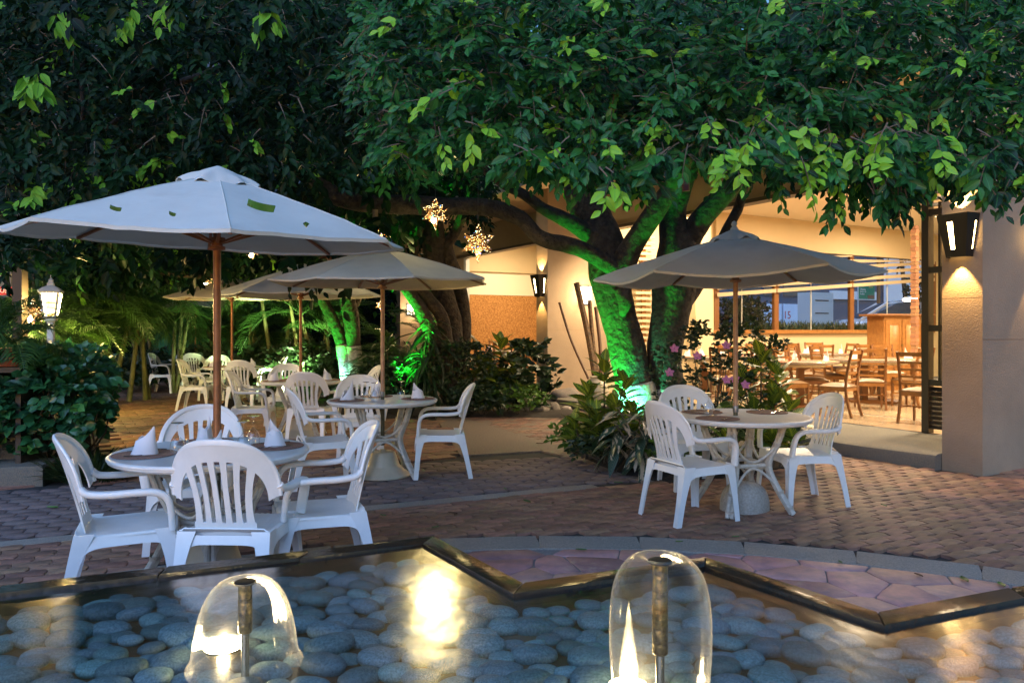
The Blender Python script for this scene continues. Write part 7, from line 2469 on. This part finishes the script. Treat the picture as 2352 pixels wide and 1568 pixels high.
# car: lofted body, cabin, glass, wheels, mirrors
def car():
    M['car_paint'] = mat('silver_blue_car_paint', (.78, .82, .86), .22, metal=.25, coat=.8)
    M['car_glass'] = mat('car_glass', (.06, .09, .12), .06, spec=.8)
    M['tyre'] = mat('tyre_rubber', (.02, .02, .02), .8)
    d = 22.6
    t = thing('parked_car', 'silver blue hatchback parked in the street outside the window', 'car', ((2052 - CX) / F * d, d, .78), rad(180 - 12))
    # local: x forward, y left, z up
    prof = [(-2.05, .45, .85), (-1.95, .95, .80), (-1.2, 1.00, .88), (0, .98, .90), (.9, .96, .90), (1.5, .90, .86), (1.95, .72, .74), (2.12, .50, .60)]
    mb = MB()
    rows = []
    for x, zt, hw in prof:
        rows.append([Vector((x, s_ * hw * k, z)) for s_, k, z in ((-1, .80, .22), (-1, 1.0, .42), (-1, 1.0, zt - .14), (-1, .88, zt), (-1, .45, zt + .03), (1, .45, zt + .03), (1, .88, zt), (1, 1.0, zt - .14), (1, 1.0, .42), (1, .80, .22))])
    n = 10
    vs = [v for r_ in rows for v in r_]
    fs = [(i * n + k, i * n + (k + 1) % n, (i + 1) * n + (k + 1) % n, (i + 1) * n + k) for i in range(len(rows) - 1) for k in range(n)]
    fs += [tuple(range(n))[::-1], tuple(range((len(rows) - 1) * n, len(rows) * n))]
    mb.add(vs, fs)
    mb.build('body', M['car_paint'], t, angle=50)
    cab_ = [(-1.85, 1.00, .68), (-1.35, 1.40, .60), (-.6, 1.49, .58), (.0, 1.47, .58), (.35, 1.40, .60), (1.15, .97, .70)]
    top = MB()
    vs = []
    for x, z, hw in cab_: vs += [Vector((x, -hw, z)), Vector((x, 0, z + .03)), Vector((x, hw, z))]
    fs = [(i * 3 + k, i * 3 + k + 1, (i + 1) * 3 + k + 1, (i + 1) * 3 + k) for i in range(1, 4) for k in range(2)]
    top.add(vs, fs); top.build('roof', M['car_paint'], t)
    ws_ = MB(); ws_.add([vs[12], vs[13], vs[14], vs[17], vs[16], vs[15]], [(0, 1, 4, 5), (1, 2, 3, 4)]); ws_.build('windshield', M['car_glass'], t)
    rw = MB(); rw.add([vs[0], vs[1], vs[2], vs[5], vs[4], vs[3]], [(0, 1, 4, 5), (1, 2, 3, 4)]); rw.build('rear_window', M['car_glass'], t)
    for s_ in (-1, 1):
        P0 = lambda x: Vector((x, s_ * .80, .93))
        for xs_ in (((-1.75, -1.30), (-.62, -.62)), ((-.55, -.55), (.33, 1.02))):
            (b0, t0), (t1, b1) = xs_[0], xs_[1]
            def tz(x):
                for i in range(5):
                    if cab_[i][0] <= x <= cab_[i + 1][0]:
                        f = (x - cab_[i][0]) / (cab_[i + 1][0] - cab_[i][0]); return cab_[i][1] + f * (cab_[i + 1][1] - cab_[i][1]) - .05, cab_[i][2] + f * (cab_[i + 1][2] - cab_[i][2])
                return 1.3, .6
            q = [P0(b0)] + [Vector((x, s_ * (tz(x)[1] + .012), tz(x)[0])) for x in np.linspace(t0, t1, 4)] + [P0(b1)]
            MB().add(q, [tuple(range(len(q)))]).build('side_window', M['car_glass'], t, smooth=False)
        for xx in (-.585, .30):
            MB().tube([(xx + (.0 if xx < 0 else .78), s_ * .80, .92), (xx, s_ * .61, 1.42)], 1, 6, sq=(.09, .03, .6)).build('pillar', M['car_paint'], t)
        MB().lathe([(0, -.12), (.07, -.09), (.09, 0), (.07, .08), (0, .1)], 12, M=Matrix.Translation((.72, s_ * .98, 1.02)) @ Matrix.Rotation(rad(90), 4, 'X')).build('mirror', M['car_paint'], t)
        MB().add([(2.02, s_ * .50, .70), (1.72, s_ * .82, .80), (1.80, s_ * .83, .66), (2.08, s_ * .55, .58)], [(0, 1, 2, 3)]).build('headlight', M['glass_lamp'], t, smooth=False)
        for xw in (-1.3, 1.32):
            w = MB().lathe([(0, -.1), (.20, -.1), (.32, -.1), (.33, -.06), (.33, .06), (.32, .1), (.20, .1), (0, .06)], 22, M=Matrix.Translation((xw, s_ * .78, .33)) @ Matrix.Rotation(rad(90), 4, 'X')).build('wheel', M['tyre'], t)
            MB().lathe([(0, .11), (.19, .105), (.20, .09)], 18, M=Matrix.Translation((xw, s_ * .785, .33)) @ Matrix.Rotation(rad(-90 * s_), 4, 'X')).build('rim', M['grey_metal'], w)
M['glass_lamp'] = mat('headlight_glass', (.7, .72, .75), .1, spec=1)
car()
